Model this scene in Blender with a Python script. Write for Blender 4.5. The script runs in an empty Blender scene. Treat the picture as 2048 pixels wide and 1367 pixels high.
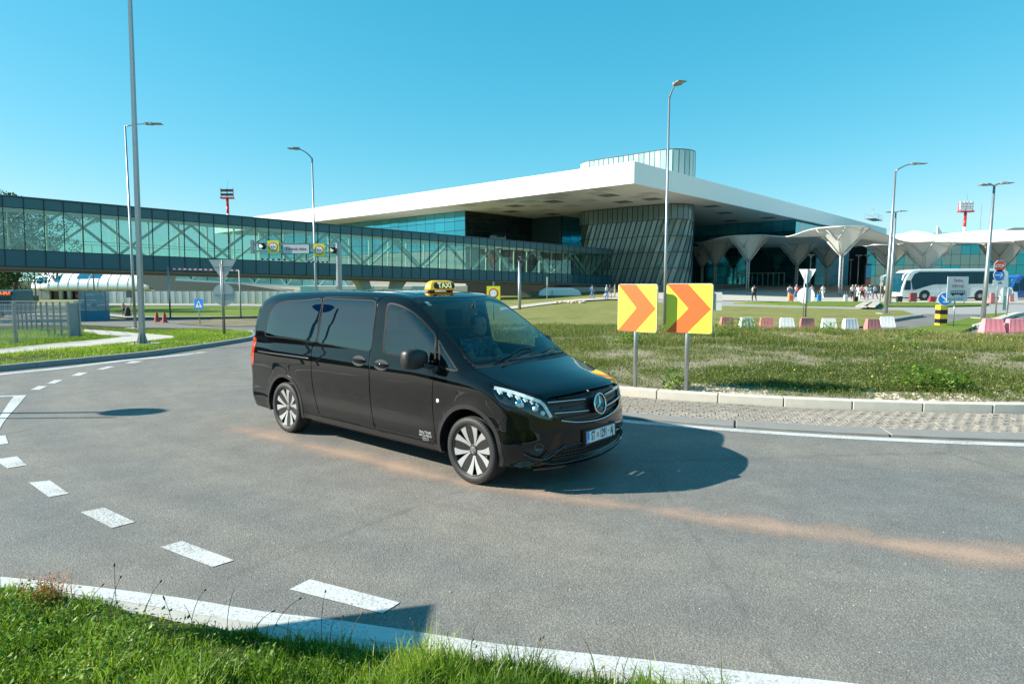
import bpy, bmesh, math, random
import numpy as np
from mathutils import Vector, Matrix
from mathutils.geometry import delaunay_2d_cdt
R = math.radians
random.seed(7); rng = np.random.default_rng(7)
sc = bpy.context.scene
C = sc.collection

# ---------------- camera ----------------
FPX, PIT, CH = 1271.0, 0.09307, 2.008        # focal length in px of the 2048 px wide photograph, pitch, height
cam_d = bpy.data.cameras.new('camera'); cam = bpy.data.objects.new('camera', cam_d); C.objects.link(cam)
cam_d.sensor_width = 36.0; cam_d.lens = FPX / 2048 * 36.0
cam_d.clip_start = 0.05; cam_d.clip_end = 6000
cam.location = (0, 0, CH); cam.rotation_euler = (math.pi/2 - PIT, 0, 0)
sc.camera = cam

# ---------------- light ----------------
SUN_EL, SUN_AZ = R(31), R(-93)              # azimuth from +Y towards +X: the sun stands to the left
world = bpy.data.worlds.new('World'); sc.world = world; world.use_nodes = True
wn = world.node_tree; wn.nodes.clear()
sky = wn.nodes.new('ShaderNodeTexSky'); sky.sky_type = 'NISHITA'; sky.sun_disc = False
sky.sun_elevation = SUN_EL; sky.sun_rotation = SUN_AZ
sky.air_density = 1.0; sky.dust_density = 0.1; sky.ozone_density = 1.0; sky.altitude = 0
# the photograph's cyan sky: each channel of the physical sky gets its own slope
sep = wn.nodes.new('ShaderNodeSeparateColor'); com = wn.nodes.new('ShaderNodeCombineColor')
wn.links.new(sky.outputs[0], sep.inputs[0])
for i, (k, g) in enumerate(((0.182, 1.52), (1.29, 0.59), (1.66, 0.52))):
    p = wn.nodes.new('ShaderNodeMath'); p.operation = 'POWER'; p.inputs[1].default_value = g
    q = wn.nodes.new('ShaderNodeMath'); q.operation = 'MULTIPLY'; q.inputs[1].default_value = k
    r_ = wn.nodes.new('ShaderNodeMath'); r_.operation = 'MINIMUM'; r_.inputs[1].default_value = (2.35, 5.0, 5.5)[i]
    wn.links.new(sep.outputs[i], p.inputs[0]); wn.links.new(p.outputs[0], q.inputs[0]); wn.links.new(q.outputs[0], r_.inputs[0])
    wn.links.new(r_.outputs[0], com.inputs[i])
bgn = wn.nodes.new('ShaderNodeBackground'); bgn.inputs[1].default_value = 0.10
wo = wn.nodes.new('ShaderNodeOutputWorld')
wn.links.new(com.outputs[0], bgn.inputs[0]); wn.links.new(bgn.outputs[0], wo.inputs[0])
sun_d = bpy.data.lights.new('sun', 'SUN'); sun_d.energy = 4.6; sun_d.angle = R(0.53); sun_d.color = (1.0, 0.93, 0.80)
sun = bpy.data.objects.new('sun', sun_d); C.objects.link(sun)
_d = Vector((math.sin(SUN_AZ)*math.cos(SUN_EL), math.cos(SUN_AZ)*math.cos(SUN_EL), math.sin(SUN_EL)))
sun.rotation_euler = _d.to_track_quat('Z', 'Y').to_euler()
sc.view_settings.view_transform = 'Standard'; sc.view_settings.look = 'None'
sc.view_settings.gamma = 1.0; sc.view_settings.use_curve_mapping = False
sc.view_settings.exposure = 1.2
sc.render.engine = 'CYCLES'
cy = sc.cycles
cy.max_bounces = 10; cy.transparent_max_bounces = 24; cy.glossy_bounces = 4; cy.diffuse_bounces = 3; cy.transmission_bounces = 6
cy.use_denoising = True; cy.sample_clamp_indirect = 6

# ---------------- view helpers (pixels of the photograph -> points of the place) ----------------
CP, SP = math.cos(PIT), math.sin(PIT)
def ray(px, py):
    u = (px - 1024) / FPX; v = (683.5 - py) / FPX
    return (u, CP + v*SP, -SP + v*CP)
def at(px, py, Y):
    r = ray(px, py); t = Y / r[1]; return Vector((r[0]*t, Y, CH + r[2]*t))
def atz(px, py, z):
    r = ray(px, py); t = (z - CH) / r[2]; return Vector((r[0]*t, r[1]*t, z))
def sm(a, b, x):
    t = min(1, max(0, (x - a) / (b - a))); return t*t*(3 - 2*t)
def hgt(X, Y):
    if Y < 18: return 0.0
    q = X / Y
    wl = 1 - sm(-0.30, -0.05, q); wr = sm(0.04, 0.12, q)
    return -wl*min(1.5, 0.03*(Y - 18)) + wr*min(1.35, max(0, 0.03*(Y - 76)))
def gd(px, py, off=0.0):
    """where the line of sight through a pixel meets the terrain"""
    r = ray(px, py); t = 1.0
    if r[2] >= -1e-4: r = (r[0], r[1], -1e-4)
    for _ in range(60):
        z = hgt(r[0]*t, r[1]*t) + off
        t2 = (z - CH) / r[2]
        if t2 <= 0: t2 = 900
        t = 0.5*t + 0.5*min(t2, 900)
    return Vector((r[0]*t, r[1]*t, hgt(r[0]*t, r[1]*t) + off))

# smooth curve through points
def catmull(pts, n=8, closed=True):
    P = np.array(pts, float); N = len(P); out = []
    rngi = range(N) if closed else range(N-1)
    for i in rngi:
        if closed: p0, p1, p2, p3 = P[(i-1) % N], P[i], P[(i+1) % N], P[(i+2) % N]
        else: p0, p1, p2, p3 = P[max(i-1, 0)], P[i], P[i+1], P[min(i+2, N-1)]
        # centripetal
        a = max(np.linalg.norm(p1-p0), 1e-6)**.5; b = max(np.linalg.norm(p2-p1), 1e-6)**.5; c = max(np.linalg.norm(p3-p2), 1e-6)**.5
        t0, t1, t2, t3 = 0, a, a+b, a+b+c
        for k in range(n):
            t = t1 + (t2-t1)*k/n
            A1 = (t1-t)/(t1-t0)*p0 + (t-t0)/(t1-t0)*p1; A2 = (t2-t)/(t2-t1)*p1 + (t-t1)/(t2-t1)*p2; A3 = (t3-t)/(t3-t2)*p2 + (t-t2)/(t3-t2)*p3
            B1 = (t2-t)/(t2-t0)*A1 + (t-t0)/(t2-t0)*A2; B2 = (t3-t)/(t3-t1)*A2 + (t-t1)/(t3-t1)*A3
            out.append((t2-t)/(t2-t1)*B1 + (t-t1)/(t2-t1)*B2)
    if not closed: out.append(P[-1])
    return np.array(out)
# ---------------- object helpers ----------------
def link(o, parent=None):
    C.objects.link(o)
    if parent is not None: o.parent = parent
    return o
def tag(o, label=None, cat=None, group=None, kind=None):
    if label: o['label'] = label
    if cat: o['category'] = cat
    if group: o['group'] = group
    if kind: o['kind'] = kind
    return o
def thing(name, label, cat, loc=(0, 0, 0), rz=0.0, group=None):
    o = bpy.data.objects.new(name, None); o.empty_display_size = 0.1
    C.objects.link(o); o.location = loc; o.rotation_euler = (0, 0, rz)
    return tag(o, label, cat, group)
def copy_tree(o, parent=None, top=True):
    c = o.copy(); C.objects.link(c)
    if parent is not None: c.parent = parent
    for ch in list(o.children): copy_tree(ch, c, False)
    return c
class MB:
    """collects simple shapes into one mesh"""
    def __init__(s): s.v = []; s.f = []; s.m = []; s.cur = 0
    def add(s, vs, fs):
        b = len(s.v); s.v += [tuple(v) for v in vs]; s.f += [tuple(i + b for i in f) for f in fs]; s.m += [s.cur]*len(fs)
    def box(s, x0, x1, y0, y1, z0, z1, M=None):
        vs = [Vector((x, y, z)) for z in (z0, z1) for y in (y0, y1) for x in (x0, x1)]
        if M is not None: vs = [M @ v for v in vs]
        s.add(vs, [(0, 2, 3, 1), (4, 5, 7, 6), (0, 1, 5, 4), (2, 6, 7, 3), (0, 4, 6, 2), (1, 3, 7, 5)])
    def bar(s, a, b, w, h=None, up=(0, 0, 1), w2=None, h2=None):
        a = Vector(a); b = Vector(b); h = w if h is None else h; w2 = w if w2 is None else w2; h2 = h if h2 is None else h2
        d = (b - a).normalized(); u = Vector(up)
        if abs(d.dot(u)) > 0.98: u = Vector((1, 0, 0)) if abs(d.x) < 0.9 else Vector((0, 1, 0))
        sx = d.cross(u).normalized(); sy = sx.cross(d).normalized()
        vs = [p + sx*i*ww/2 + sy*j*hh/2 for p, ww, hh in ((a, w, h), (b, w2, h2)) for i, j in ((-1, -1), (1, -1), (1, 1), (-1, 1))]
        s.add(vs, [(3, 2, 1, 0), (4, 5, 6, 7), (0, 1, 5, 4), (1, 2, 6, 5), (2, 3, 7, 6), (3, 0, 4, 7)])
    def tube(s, pts, r, n=10, caps=True):
        pts = [Vector(p) for p in pts]; rs = r if isinstance(r, (list, tuple)) else [r]*len(pts)
        prev = None; rings = []
        for i, p in enumerate(pts):
            d = (pts[min(i+1, len(pts)-1)] - pts[max(i-1, 0)]).normalized()
            if prev is None:
                u = Vector((0, 0, 1)) if abs(d.z) < 0.9 else Vector((1, 0, 0))
                prev = (u - d*u.dot(d)).normalized()
            else: prev = (prev - d*prev.dot(d)).normalized()
            q = d.cross(prev)
            rings.append([p + (prev*math.cos(2*math.pi*k/n) + q*math.sin(2*math.pi*k/n))*rs[i] for k in range(n)])
        vs = [v for rg in rings for v in rg]; fs = []
        for i in range(len(pts)-1):
            for k in range(n):
                a = i*n + k; b = i*n + (k+1) % n; fs.append((a, b, b + n, a + n))
        if caps: fs.append(tuple(range(n))[::-1]); fs.append(tuple((len(pts)-1)*n + k for k in range(n)))
        s.add(vs, fs)
    def lathe(s, prof, n=32, M=None, caps=False):
        """prof: (radius, z) pairs turned about z"""
        vs = []
        for r, z in prof:
            for k in range(n):
                v = Vector((r*math.cos(2*math.pi*k/n), r*math.sin(2*math.pi*k/n), z)); vs.append(M @ v if M is not None else v)
        fs = []
        for i in range(len(prof)-1):
            for k in range(n):
                a = i*n + k; b = i*n + (k+1) % n; fs.append((a, b, b+n, a+n))
        if caps: fs.append(tuple(range(n))[::-1]); fs.append(tuple((len(prof)-1)*n + k for k in range(n)))
        s.add(vs, fs)
    def prism(s, poly, z0, z1, M=None):
        n = len(poly)
        vs = [Vector((x, y, z)) for z in (z0, z1) for x, y in poly]
        if M is not None: vs = [M @ v for v in vs]
        s.add(vs, [tuple(range(n))[::-1], tuple(range(n, 2*n))] + [(i, (i+1) % n, (i+1) % n + n, i + n) for i in range(n)])
    def mesh(s, name, mats, smooth=False, angle=None):
        me = bpy.data.meshes.new(name); me.from_pydata([tuple(v) for v in s.v], [], s.f)
        mats = mats if isinstance(mats, (list, tuple)) else [mats]
        for m in mats: me.materials.append(m)
        if len(mats) > 1: me.polygons.foreach_set('material_index', s.m)
        if smooth or angle:
            me.polygons.foreach_set('use_smooth', [True]*len(me.polygons))
            if angle:
                bm = bmesh.new(); bm.from_mesh(me)
                for e in bm.edges:
                    e.smooth = not (len(e.link_faces) == 2 and e.calc_face_angle(0) > R(angle))
                bm.to_mesh(me); bm.free()
        me.update(); return me
    def build(s, name, mats, parent=None, smooth=False, angle=None, loc=None, rot=None):
        o = bpy.data.objects.new(name, s.mesh(name, mats, smooth, angle)); link(o, parent)
        if loc is not None: o.location = loc
        if rot is not None: o.rotation_euler = rot
        return o
def put(name, mesh, parent=None, loc=None, rot=None, scale=None):
    o = bpy.data.objects.new(name, mesh); link(o, parent)
    if loc is not None: o.location = loc
    if rot is not None: o.rotation_euler = rot
    if scale is not None: o.scale = scale
    return o
def bevel(o, w, seg=2, ang=35):
    me = o.data; bm = bmesh.new(); bm.from_mesh(me)
    bmesh.ops.remove_doubles(bm, verts=bm.verts, dist=1e-5)
    es = [e for e in bm.edges if len(e.link_faces) == 2 and e.calc_face_angle(0) > R(ang)]
    bmesh.ops.bevel(bm, geom=es, offset=w, segments=seg, profile=0.5, affect='EDGES', clamp_overlap=True)
    bm.to_mesh(me); bm.free()
    return o
def text_mesh(name, s, size, mat, depth=0.002, bold=0.0, align='CENTER', xs=1.0, space=1.0, lines=1.0):
    cu = bpy.data.curves.new(name, 'FONT'); cu.body = s; cu.size = size; cu.extrude = depth; cu.offset = bold
    cu.align_x = align; cu.align_y = 'CENTER'; cu.space_character = space; cu.space_line = lines; cu.resolution_u = 3
    o = bpy.data.objects.new(name, cu); C.objects.link(o)
    bpy.context.view_layer.update()
    me = bpy.data.meshes.new_from_object(o.evaluated_get(bpy.context.evaluated_depsgraph_get()))
    bpy.data.objects.remove(o); bpy.data.curves.remove(cu)
    if xs != 1.0: me.transform(Matrix.Diagonal((xs, 1, 1, 1)))
    me.materials.clear(); me.materials.append(mat); me.name = name
    return me

# ---------------- materials ----------------
class NT:
    def __init__(s, name):
        s.m = bpy.data.materials.new(name); s.m.use_nodes = True; s.t = s.m.node_tree; s.t.nodes.clear()
        s.out = s.t.nodes.new('ShaderNodeOutputMaterial')
    def n(s, typ, **kw):
        nd = s.t.nodes.new(typ)
        for k, v in kw.items(): setattr(nd, k, v)
        return nd
    def l(s, a, b): s.t.links.new(a, b)
    def coord(s, which='Object', scale=(1, 1, 1)):
        tc = s.n('ShaderNodeTexCoord'); mp = s.n('ShaderNodeMapping'); mp.inputs['Scale'].default_value = scale
        s.l(tc.outputs[which], mp.inputs[0]); return mp.outputs[0]
    def noise(s, vec, scale, detail=3, rough=0.55, dist=0.0):
        nd = s.n('ShaderNodeTexNoise'); nd.inputs['Scale'].default_value = scale; nd.inputs['Detail'].default_value = detail
        nd.inputs['Roughness'].default_value = rough; nd.inputs['Distortion'].default_value = dist
        if vec is not None: s.l(vec, nd.inputs['Vector'])
        return nd.outputs['Fac']
    def voro(s, vec, scale, feature='F1', out='Distance'):
        nd = s.n('ShaderNodeTexVoronoi', feature=feature); nd.inputs['Scale'].default_value = scale
        if vec is not None: s.l(vec, nd.inputs['Vector'])
        return nd.outputs[out]
    def ramp(s, fac, stops, interp='LINEAR'):
        nd = s.n('ShaderNodeValToRGB'); cr = nd.color_ramp; cr.interpolation = interp
        while len(cr.elements) < len(stops): cr.elements.new(0.5)
        for e, (p, c) in zip(cr.elements, stops):
            e.position = p; e.color = (*c, 1) if len(c) == 3 else c
        s.l(fac, nd.inputs[0]); return nd.outputs[0]
    def mix(s, fac, a, b, blend='MIX'):
        nd = s.n('ShaderNodeMix', data_type='RGBA', blend_type=blend)
        for v, i in ((fac, 0), (a, 6), (b, 7)):
            if hasattr(v, 'links'): s.l(v, nd.inputs[i])
            elif i == 0: nd.inputs[0].default_value = v
            else: nd.inputs[i].default_value = (*v, 1)
        return nd.outputs[2]
    def math(s, op, a, b=None, clamp=False):
        nd = s.n('ShaderNodeMath', operation=op); nd.use_clamp = clamp
        for v, i in ((a, 0), (b, 1)):
            if v is None: continue
            if hasattr(v, 'links'): s.l(v, nd.inputs[i])
            else: nd.inputs[i].default_value = v
        return nd.outputs[0]
    def bump(s, h, strength=0.4, dist=0.01):
        nd = s.n('ShaderNodeBump'); nd.inputs['Strength'].default_value = strength; nd.inputs['Distance'].default_value = dist
        s.l(h, nd.inputs['Height']); return nd.outputs[0]
    def bsdf(s, color, rough=0.6, metal=0.0, spec=0.5, normal=None, coat=0.0, coatr=0.03, alpha=None, sss=0.0):
        b = s.n('ShaderNodeBsdfPrincipled')
        if hasattr(color, 'links'): s.l(color, b.inputs['Base Color'])
        else: b.inputs['Base Color'].default_value = (*color, 1)
        if hasattr(rough, 'links'): s.l(rough, b.inputs['Roughness'])
        else: b.inputs['Roughness'].default_value = rough
        b.inputs['Metallic'].default_value = metal; b.inputs['Specular IOR Level'].default_value = spec
        b.inputs['Coat Weight'].default_value = coat; b.inputs['Coat Roughness'].default_value = coatr
        if normal is not None: s.l(normal, b.inputs['Normal'])
        if alpha is not None: s.l(alpha, b.inputs['Alpha'])
        return b.outputs[0]
    def done(s, sh): s.l(sh, s.out.inputs[0]); return s.m
def simple(name, col, rough=0.5, metal=0.0, var=0.12, scale=6.0, spec=0.5, coat=0.0, bump=0.0):
    t = NT(name); v = t.coord('Object')
    n = t.noise(v, scale, 4)
    c = t.mix(n, tuple(max(0, x*(1-var)) for x in col), tuple(min(1, x*(1+var)) for x in col))
    nm = t.bump(t.noise(v, scale*8, 3), bump, 0.004) if bump else None
    return t.done(t.bsdf(c, rough, metal, spec, nm, coat))
def glassy(name, trans, refl=1.0, rough=0.01, ior=1.5, body=None, bodyfac=0.0):
    """thin pane: see-through with a sky reflection that grows at grazing angles"""
    t = NT(name)
    tr = t.n('ShaderNodeBsdfTransparent'); tr.inputs[0].default_value = (*trans, 1)
    gl = t.n('ShaderNodeBsdfGlossy'); gl.inputs['Color'].default_value = (refl, refl, refl, 1); gl.inputs['Roughness'].default_value = rough
    f0 = ((ior-1)/(ior+1))**2; lw = t.n('ShaderNodeLayerWeight'); lw.inputs[0].default_value = .5
    frs = t.math('ADD', t.math('MULTIPLY', t.math('POWER', lw.outputs['Facing'], 5.0), 1-f0), f0, True)
    base = tr.outputs[0]
    if body:
        df = t.n('ShaderNodeBsdfDiffuse'); df.inputs[0].default_value = (*body, 1)
        mb = t.n('ShaderNodeMixShader'); mb.inputs[0].default_value = bodyfac
        t.l(base, mb.inputs[1]); t.l(df.outputs[0], mb.inputs[2]); base = mb.outputs[0]
    mx = t.n('ShaderNodeMixShader'); t.l(frs, mx.inputs[0]); t.l(base, mx.inputs[1]); t.l(gl.outputs[0], mx.inputs[2])
    return t.done(mx.outputs[0])

M = {}
M['galv'] = simple('galvanised_steel', (0.36, 0.38, 0.39), 0.42, 0.75, 0.15, 9)
M['galv_dull'] = simple('dull_zinc', (0.30, 0.32, 0.33), 0.6, 0.35, 0.15, 9)
M['dark'] = simple('dark_metal', (0.03, 0.032, 0.035), 0.5, 0.3, 0.2)
M['black_plastic'] = simple('black_plastic', (0.018, 0.018, 0.02), 0.45, 0, 0.2)
M['white_paint'] = simple('white_paint', (0.78, 0.79, 0.79), 0.45, 0, 0.04)
M['concrete'] = simple('concrete', (0.40, 0.385, 0.35), 0.85, 0, 0.2, 3, bump=0.3)
M['concrete_dark'] = simple('grey_concrete', (0.20, 0.20, 0.19), 0.85, 0, 0.2, 3, bump=0.3)
M['sign_back'] = simple('bare_aluminium', (0.46, 0.48, 0.49), 0.5, 0.35, 0.08, 4)
M['yellow'] = simple('yellow_film', (0.85, 0.55, 0.035), 0.4, 0, 0.04)
M['lemon'] = simple('fluorescent_lemon_film', (0.90, 0.82, 0.07), 0.4, 0, 0.03)
M['orange'] = simple('fluorescent_orange_film', (0.86, 0.145, 0.035), 0.4, 0, 0.03)
M['blue'] = simple('blue_film', (0.01, 0.22, 0.72), 0.4, 0, 0.04)
M['red'] = simple('red_film', (0.62, 0.03, 0.03), 0.4, 0, 0.06)
M['white_film'] = simple('white_film', (0.80, 0.81, 0.82), 0.4, 0, 0.03)
M['black_film'] = simple('black_film', (0.012, 0.012, 0.014), 0.4, 0, 0.1)
M['chrome'] = simple('chrome', (0.75, 0.77, 0.80), 0.12, 1.0, 0.03)
M['rubber'] = simple('tyre_rubber', (0.018, 0.018, 0.019), 0.62, 0, 0.3, 20, bump=0.2)
M['glass_clear'] = glassy('clear_glass', (0.80, 0.90, 0.88))
# ================= ground, roads, kerbs =================
def grid_fill(poly, step, off=0.0, hfun=None, extra=None):
    """polygon (x, y) -> triangulated sheet that follows the terrain"""
    hf = hfun or (lambda x, y: hgt(x, y) + off)
    P = [Vector(p) for p in poly]; n = len(P)
    pts = []; edges = []
    for i in range(n):
        a = P[i]; b = P[(i+1) % n]; L = (b-a).length; m = max(1, int(L/step)) if step else 1
        for k in range(m): pts.append(a + (b-a)*k/m)
    nb = len(pts); edges = [(i, (i+1) % nb) for i in range(nb)]
    if step:
        arr = np.array([(p.x, p.y) for p in pts]); x0, y0 = arr.min(0); x1, y1 = arr.max(0)
        gx, gy = np.meshgrid(np.arange(x0+step*.5, x1, step), np.arange(y0+step*.5, y1, step))
        q = np.stack([gx.ravel(), gy.ravel()], 1)
        ins = np.zeros(len(q), bool); dmin = np.full(len(q), 1e9)
        for i in range(nb):
            xa, ya = arr[i]; xb, yb = arr[(i+1) % nb]
            c = ((ya <= q[:, 1]) != (yb <= q[:, 1]))
            ins ^= c & (q[:, 0] < xa + (q[:, 1]-ya)/((yb-ya) or 1e-12)*(xb-xa))
            dmin = np.minimum(dmin, (q[:, 0]-xa)**2 + (q[:, 1]-ya)**2)
        for p in q[ins & (dmin > (step*.35)**2)]: pts.append(Vector((float(p[0]), float(p[1]))))
    vs, es, fs, *_ = delaunay_2d_cdt(pts, edges, [], 1, 1e-6)
    V = [(v.x, v.y, hf(v.x, v.y)) for v in vs]
    F = []
    for f in fs:
        a, b, c = [Vector(V[i]) for i in f[:3]]
        F.append(tuple(f) if (b-a).cross(c-a).z > 0 else tuple(reversed(f)))
    return V, F
def sheet(name, poly, mat, off=0.0, step=None, kind='structure', parent=None, skirt=0.0, hfun=None, smooth=True):
    V, F = grid_fill(poly, step, off, hfun); mb = MB(); mb.add(V, F)
    if skirt:
        n = len(poly); pp = [Vector(p) for p in poly]
        area = sum(pp[i].x*pp[(i+1) % n].y - pp[(i+1) % n].x*pp[i].y for i in range(n))
        if area < 0: pp.reverse()
        for i in range(n):
            a, b = pp[i], pp[(i+1) % n]; m = max(1, int((b-a).length/(step or 5)))
            for k in range(m):
                p = a + (b-a)*k/m; q = a + (b-a)*(k+1)/m
                hf = hfun or (lambda x, y: hgt(x, y) + off)
                zp, zq = hf(p.x, p.y), hf(q.x, q.y)
                mb.add([(p.x, p.y, zp-skirt), (q.x, q.y, zq-skirt), (q.x, q.y, zq), (p.x, p.y, zp)], [(0, 1, 2, 3)])
    o = mb.build(name, mat, parent)
    if smooth: o.data.polygons.foreach_set('use_smooth', [len(f) == 3 for f in mb.f])
    if kind and parent is None: o['kind'] = kind
    return o
def gp(pts, off=0.0): return [tuple(gd(x, y, off)[:2]) for x, y in pts]

# asphalt: grey binder with light and dark stones, dusty patches, reddish sand dragged along the bend
RC = (8.3, 23.4)
t = NT('asphalt'); v = t.coord('Object')
geo = t.n('ShaderNodeNewGeometry'); pos = geo.outputs['Position']
st = t.ramp(t.voro(pos, 105, out='Color'), [(0.0, (.130, .123, .113)), (.45, (.200, .190, .175)), (.8, (.252, .240, .221)), (1.0, (.36, .345, .32))])
fine = t.noise(pos, 120, 2, .6)
st = t.mix(t.ramp(fine, [(.34, (1,)*3), (.52, (0,)*3)]), st, (.115, .112, .108))
big = t.noise(pos, .28, 5, .55, .4)
cmix = t.mix(t.ramp(big, [(.35, (0,)*3), (.68, (1,)*3)]), (.86, .90, .93), (1.13, 1.07, 1.0))
st = t.mix(1.0, st, cmix, 'MULTIPLY')
mid = t.noise(pos, 2.3, 5, .65)
st = t.mix(1.0, st, t.ramp(mid, [(.3, (.86,)*3), (.7, (1.12,)*3)]), 'MULTIPLY')
# rings round the centre of the roundabout: wheel tracks and dust
cxyz = t.n('ShaderNodeVectorMath', operation='SUBTRACT'); t.l(pos, cxyz.inputs[0]); cxyz.inputs[1].default_value = (RC[0], RC[1], 0)
ln = t.n('ShaderNodeVectorMath', operation='LENGTH'); t.l(cxyz.outputs[0], ln.inputs[0]); rad = ln.outputs['Value']
wob = t.noise(pos, .5, 3)
rw = t.math('ADD', rad, t.math('MULTIPLY', wob, .5))
tc = t.n('ShaderNodeCombineXYZ'); t.l(rw, tc.inputs[0])
ringn = t.noise(tc.outputs[0], 1.1, 4, .5)
st = t.mix(1.0, st, t.ramp(ringn, [(.35, (.88, .90, .93)), (.65, (1.08, 1.06, 1.03))]), 'MULTIPLY')
# oil-darkened wheel tracks and a few tar seams
trk = t.ramp(t.noise(tc.outputs[0], 2.6, 3, .5), [(.52, (0,)*3), (.70, (1,)*3)])
st = t.mix(t.math('MULTIPLY', trk, t.math('MULTIPLY', t.noise(pos, 1.1, 4, .6), .45)), st, (.115, .112, .108))
vz = t.voro(t.coord('Object', (.16, .10, 1)), 1.0, 'DISTANCE_TO_EDGE'); crk = t.ramp(t.math('ADD', vz, t.math('MULTIPLY', t.noise(pos, 4, 4, .7), .035)), [(.0165, (1,)*3), (.0215, (0,)*3)])
st = t.mix(t.math('MULTIPLY', crk, .45), st, (.10, .098, .095))
sp_ = t.ramp(t.noise(pos, 9, 2, .5), [(.73, (0,)*3), (.78, (.5,)*3)]); st = t.mix(sp_, st, (.08, .078, .075))
nb_ = t.bump(t.math('ADD', t.math('MULTIPLY', t.voro(pos, 75), .8), fine), .55, .006)
M['asphalt'] = t.done(t.bsdf(st, .78, 0, .35, nb_))
def veil(name, colr, ramp_alpha, scale=60, rough=.9):
    """a thin broken film lying on the road"""
    t = NT(name); geo = t.n('ShaderNodeNewGeometry'); pos = geo.outputs['Position']
    return t, pos
# road paint, worn
t = NT('road_paint'); geo = t.n('ShaderNodeNewGeometry'); pos = geo.outputs['Position']
wear = t.ramp(t.math('ADD', t.math('MULTIPLY', t.noise(pos, 60, 3, .7), .75), t.math('MULTIPLY', t.noise(pos, 1.6, 3), .35)), [(.43, (.9,)*3), (.55, (0,)*3)])
c = t.mix(wear, t.mix(t.noise(pos, 12, 5, .7), (.44, .45, .45), (.60, .61, .61)), (.21, .205, .20))
M['paintline'] = t.done(t.bsdf(c, .7, 0, .3, t.bump(t.noise(pos, 90, 3), .5, .004)))
# pale roads and paving behind
t = NT('pale_asphalt'); geo = t.n('ShaderNodeNewGeometry'); pos = geo.outputs['Position']
c = t.mix(t.noise(pos, .15, 5), (.27, .265, .26), (.35, .34, .33)); c = t.mix(t.noise(pos, 3, 4), c, (.30, .295, .29))
M['pale_road'] = t.done(t.bsdf(c, .85, 0, .3))
t = NT('pale_paving'); geo = t.n('ShaderNodeNewGeometry'); pos = geo.outputs['Position']
br = t.n('ShaderNodeTexBrick'); br.inputs['Scale'].default_value = .5; br.inputs['Mortar Size'].default_value = .02
br.inputs['Color1'].default_value = (.50, .47, .42, 1); br.inputs['Color2'].default_value = (.45, .42, .38, 1); br.inputs['Mortar'].default_value = (.33, .31, .28, 1); t.l(pos, br.inputs[0])
M['paving'] = t.done(t.bsdf(t.mix(t.noise(pos, .4, 4), br.outputs[0], (.46, .43, .38)), .85, 0, .3))
def grass_mat(name, stops, scale=1.0, dry=(.30, .26, .12), dryamt=.35):
    t = NT(name); geo = t.n('ShaderNodeNewGeometry'); pos = geo.outputs['Position']
    n1 = t.noise(pos, .35*scale, 5, .6); n2 = t.noise(pos, 9*scale, 5, .75)
    c = t.ramp(n1, stops); c = t.mix(1.0, c, t.ramp(n2, [(.25, (.5,)*3), (.75, (1.45,)*3)]), 'MULTIPLY')
    d = t.ramp(t.noise(pos, .9*scale, 4, .6, .5), [(.50, (0,)*3), (.75, (dryamt,)*3)])
    c = t.mix(d, c, dry)
    return t.done(t.bsdf(c, .9, 0, .15, t.bump(n2, .7, .05)))
M['lawn'] = grass_mat('mown_lawn', [(.3, (.16, .18, .045)), (.55, (.21, .21, .065)), (.8, (.28, .25, .11))], 1.0, (.31, .26, .14), .6)
M['lawn_green'] = grass_mat('green_lawn', [(.3, (.10, .17, .020)), (.6, (.14, .20, .03)), (.8, (.20, .20, .06))])
M['soil'] = grass_mat('stony_soil', [(.3, (.16, .13, .08)), (.6, (.25, .21, .15)), (.8, (.38, .34, .27))], 2.0, (.10, .13, .03), .7)
M['isl_soil'] = grass_mat('island_soil', [(.3, (.24, .20, .13)), (.6, (.33, .28, .20)), (.8, (.46, .41, .33))], 2.0, (.13, .15, .05), .5)
M['verge_soil'] = grass_mat('verge_soil', [(.3, (.035, .05, .012)), (.6, (.06, .08, .018)), (.8, (.12, .10, .05))], 2.0)
M['kerb'] = simple('pale_kerb_stone', (.56, .52, .45), .85, 0, .14, 5, bump=.4)
M['kerb_grey'] = simple('grey_kerb_stone', (.24, .245, .25), .85, 0, .18, 5, bump=.4)
M['edge'] = simple('edging_concrete', (.22, .215, .205), .85, 0, .15, 4, bump=.4)
M['paver'] = simple('paver', (.255, .225, .19), .85, 0, .16, 3, bump=.4)
M['paver2'] = simple('worn_paver', (.30, .265, .225), .85, 0, .16, 3, bump=.4)
M['joint'] = simple('joint_sand', (.075, .068, .058), .95, 0, .3, 20)
M['sand'] = simple('sand', (.45, .33, .24), .95, 0, .2, 20)

# terrain, one sheet to the horizon
xs = np.unique(np.concatenate([np.arange(-120, 140, 4), [-3000, -1500, -700, -400, -260, -180, 180, 260, 400, 700, 1500, 3000]]))
ys = np.unique(np.concatenate([np.arange(-30, 200, 3), [-3000, -1200, -500, -200, -90, -50, 215, 240, 280, 340, 420, 550, 800, 1300, 2200, 4500]]))
vs = [(x, y, hgt(x, y) - .09) for y in ys for x in xs]; nx = len(xs)
mb = MB(); mb.add(vs, [(j*nx+i, j*nx+i+1, (j+1)*nx+i+1, (j+1)*nx+i) for j in range(len(ys)-1) for i in range(nx-1)])
mb.build('ground', M['lawn'], smooth=True)['kind'] = 'structure'
# main road surface (flat part) and the pale roads behind
sheet('road', [(-26, -9), (26, -9), (30, 10), (34, 40), (6, 43), (-9, 30), (-10.5, 26), (-15, 23), (-26, 20)], M['asphalt'], 0.0, 6)

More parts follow.
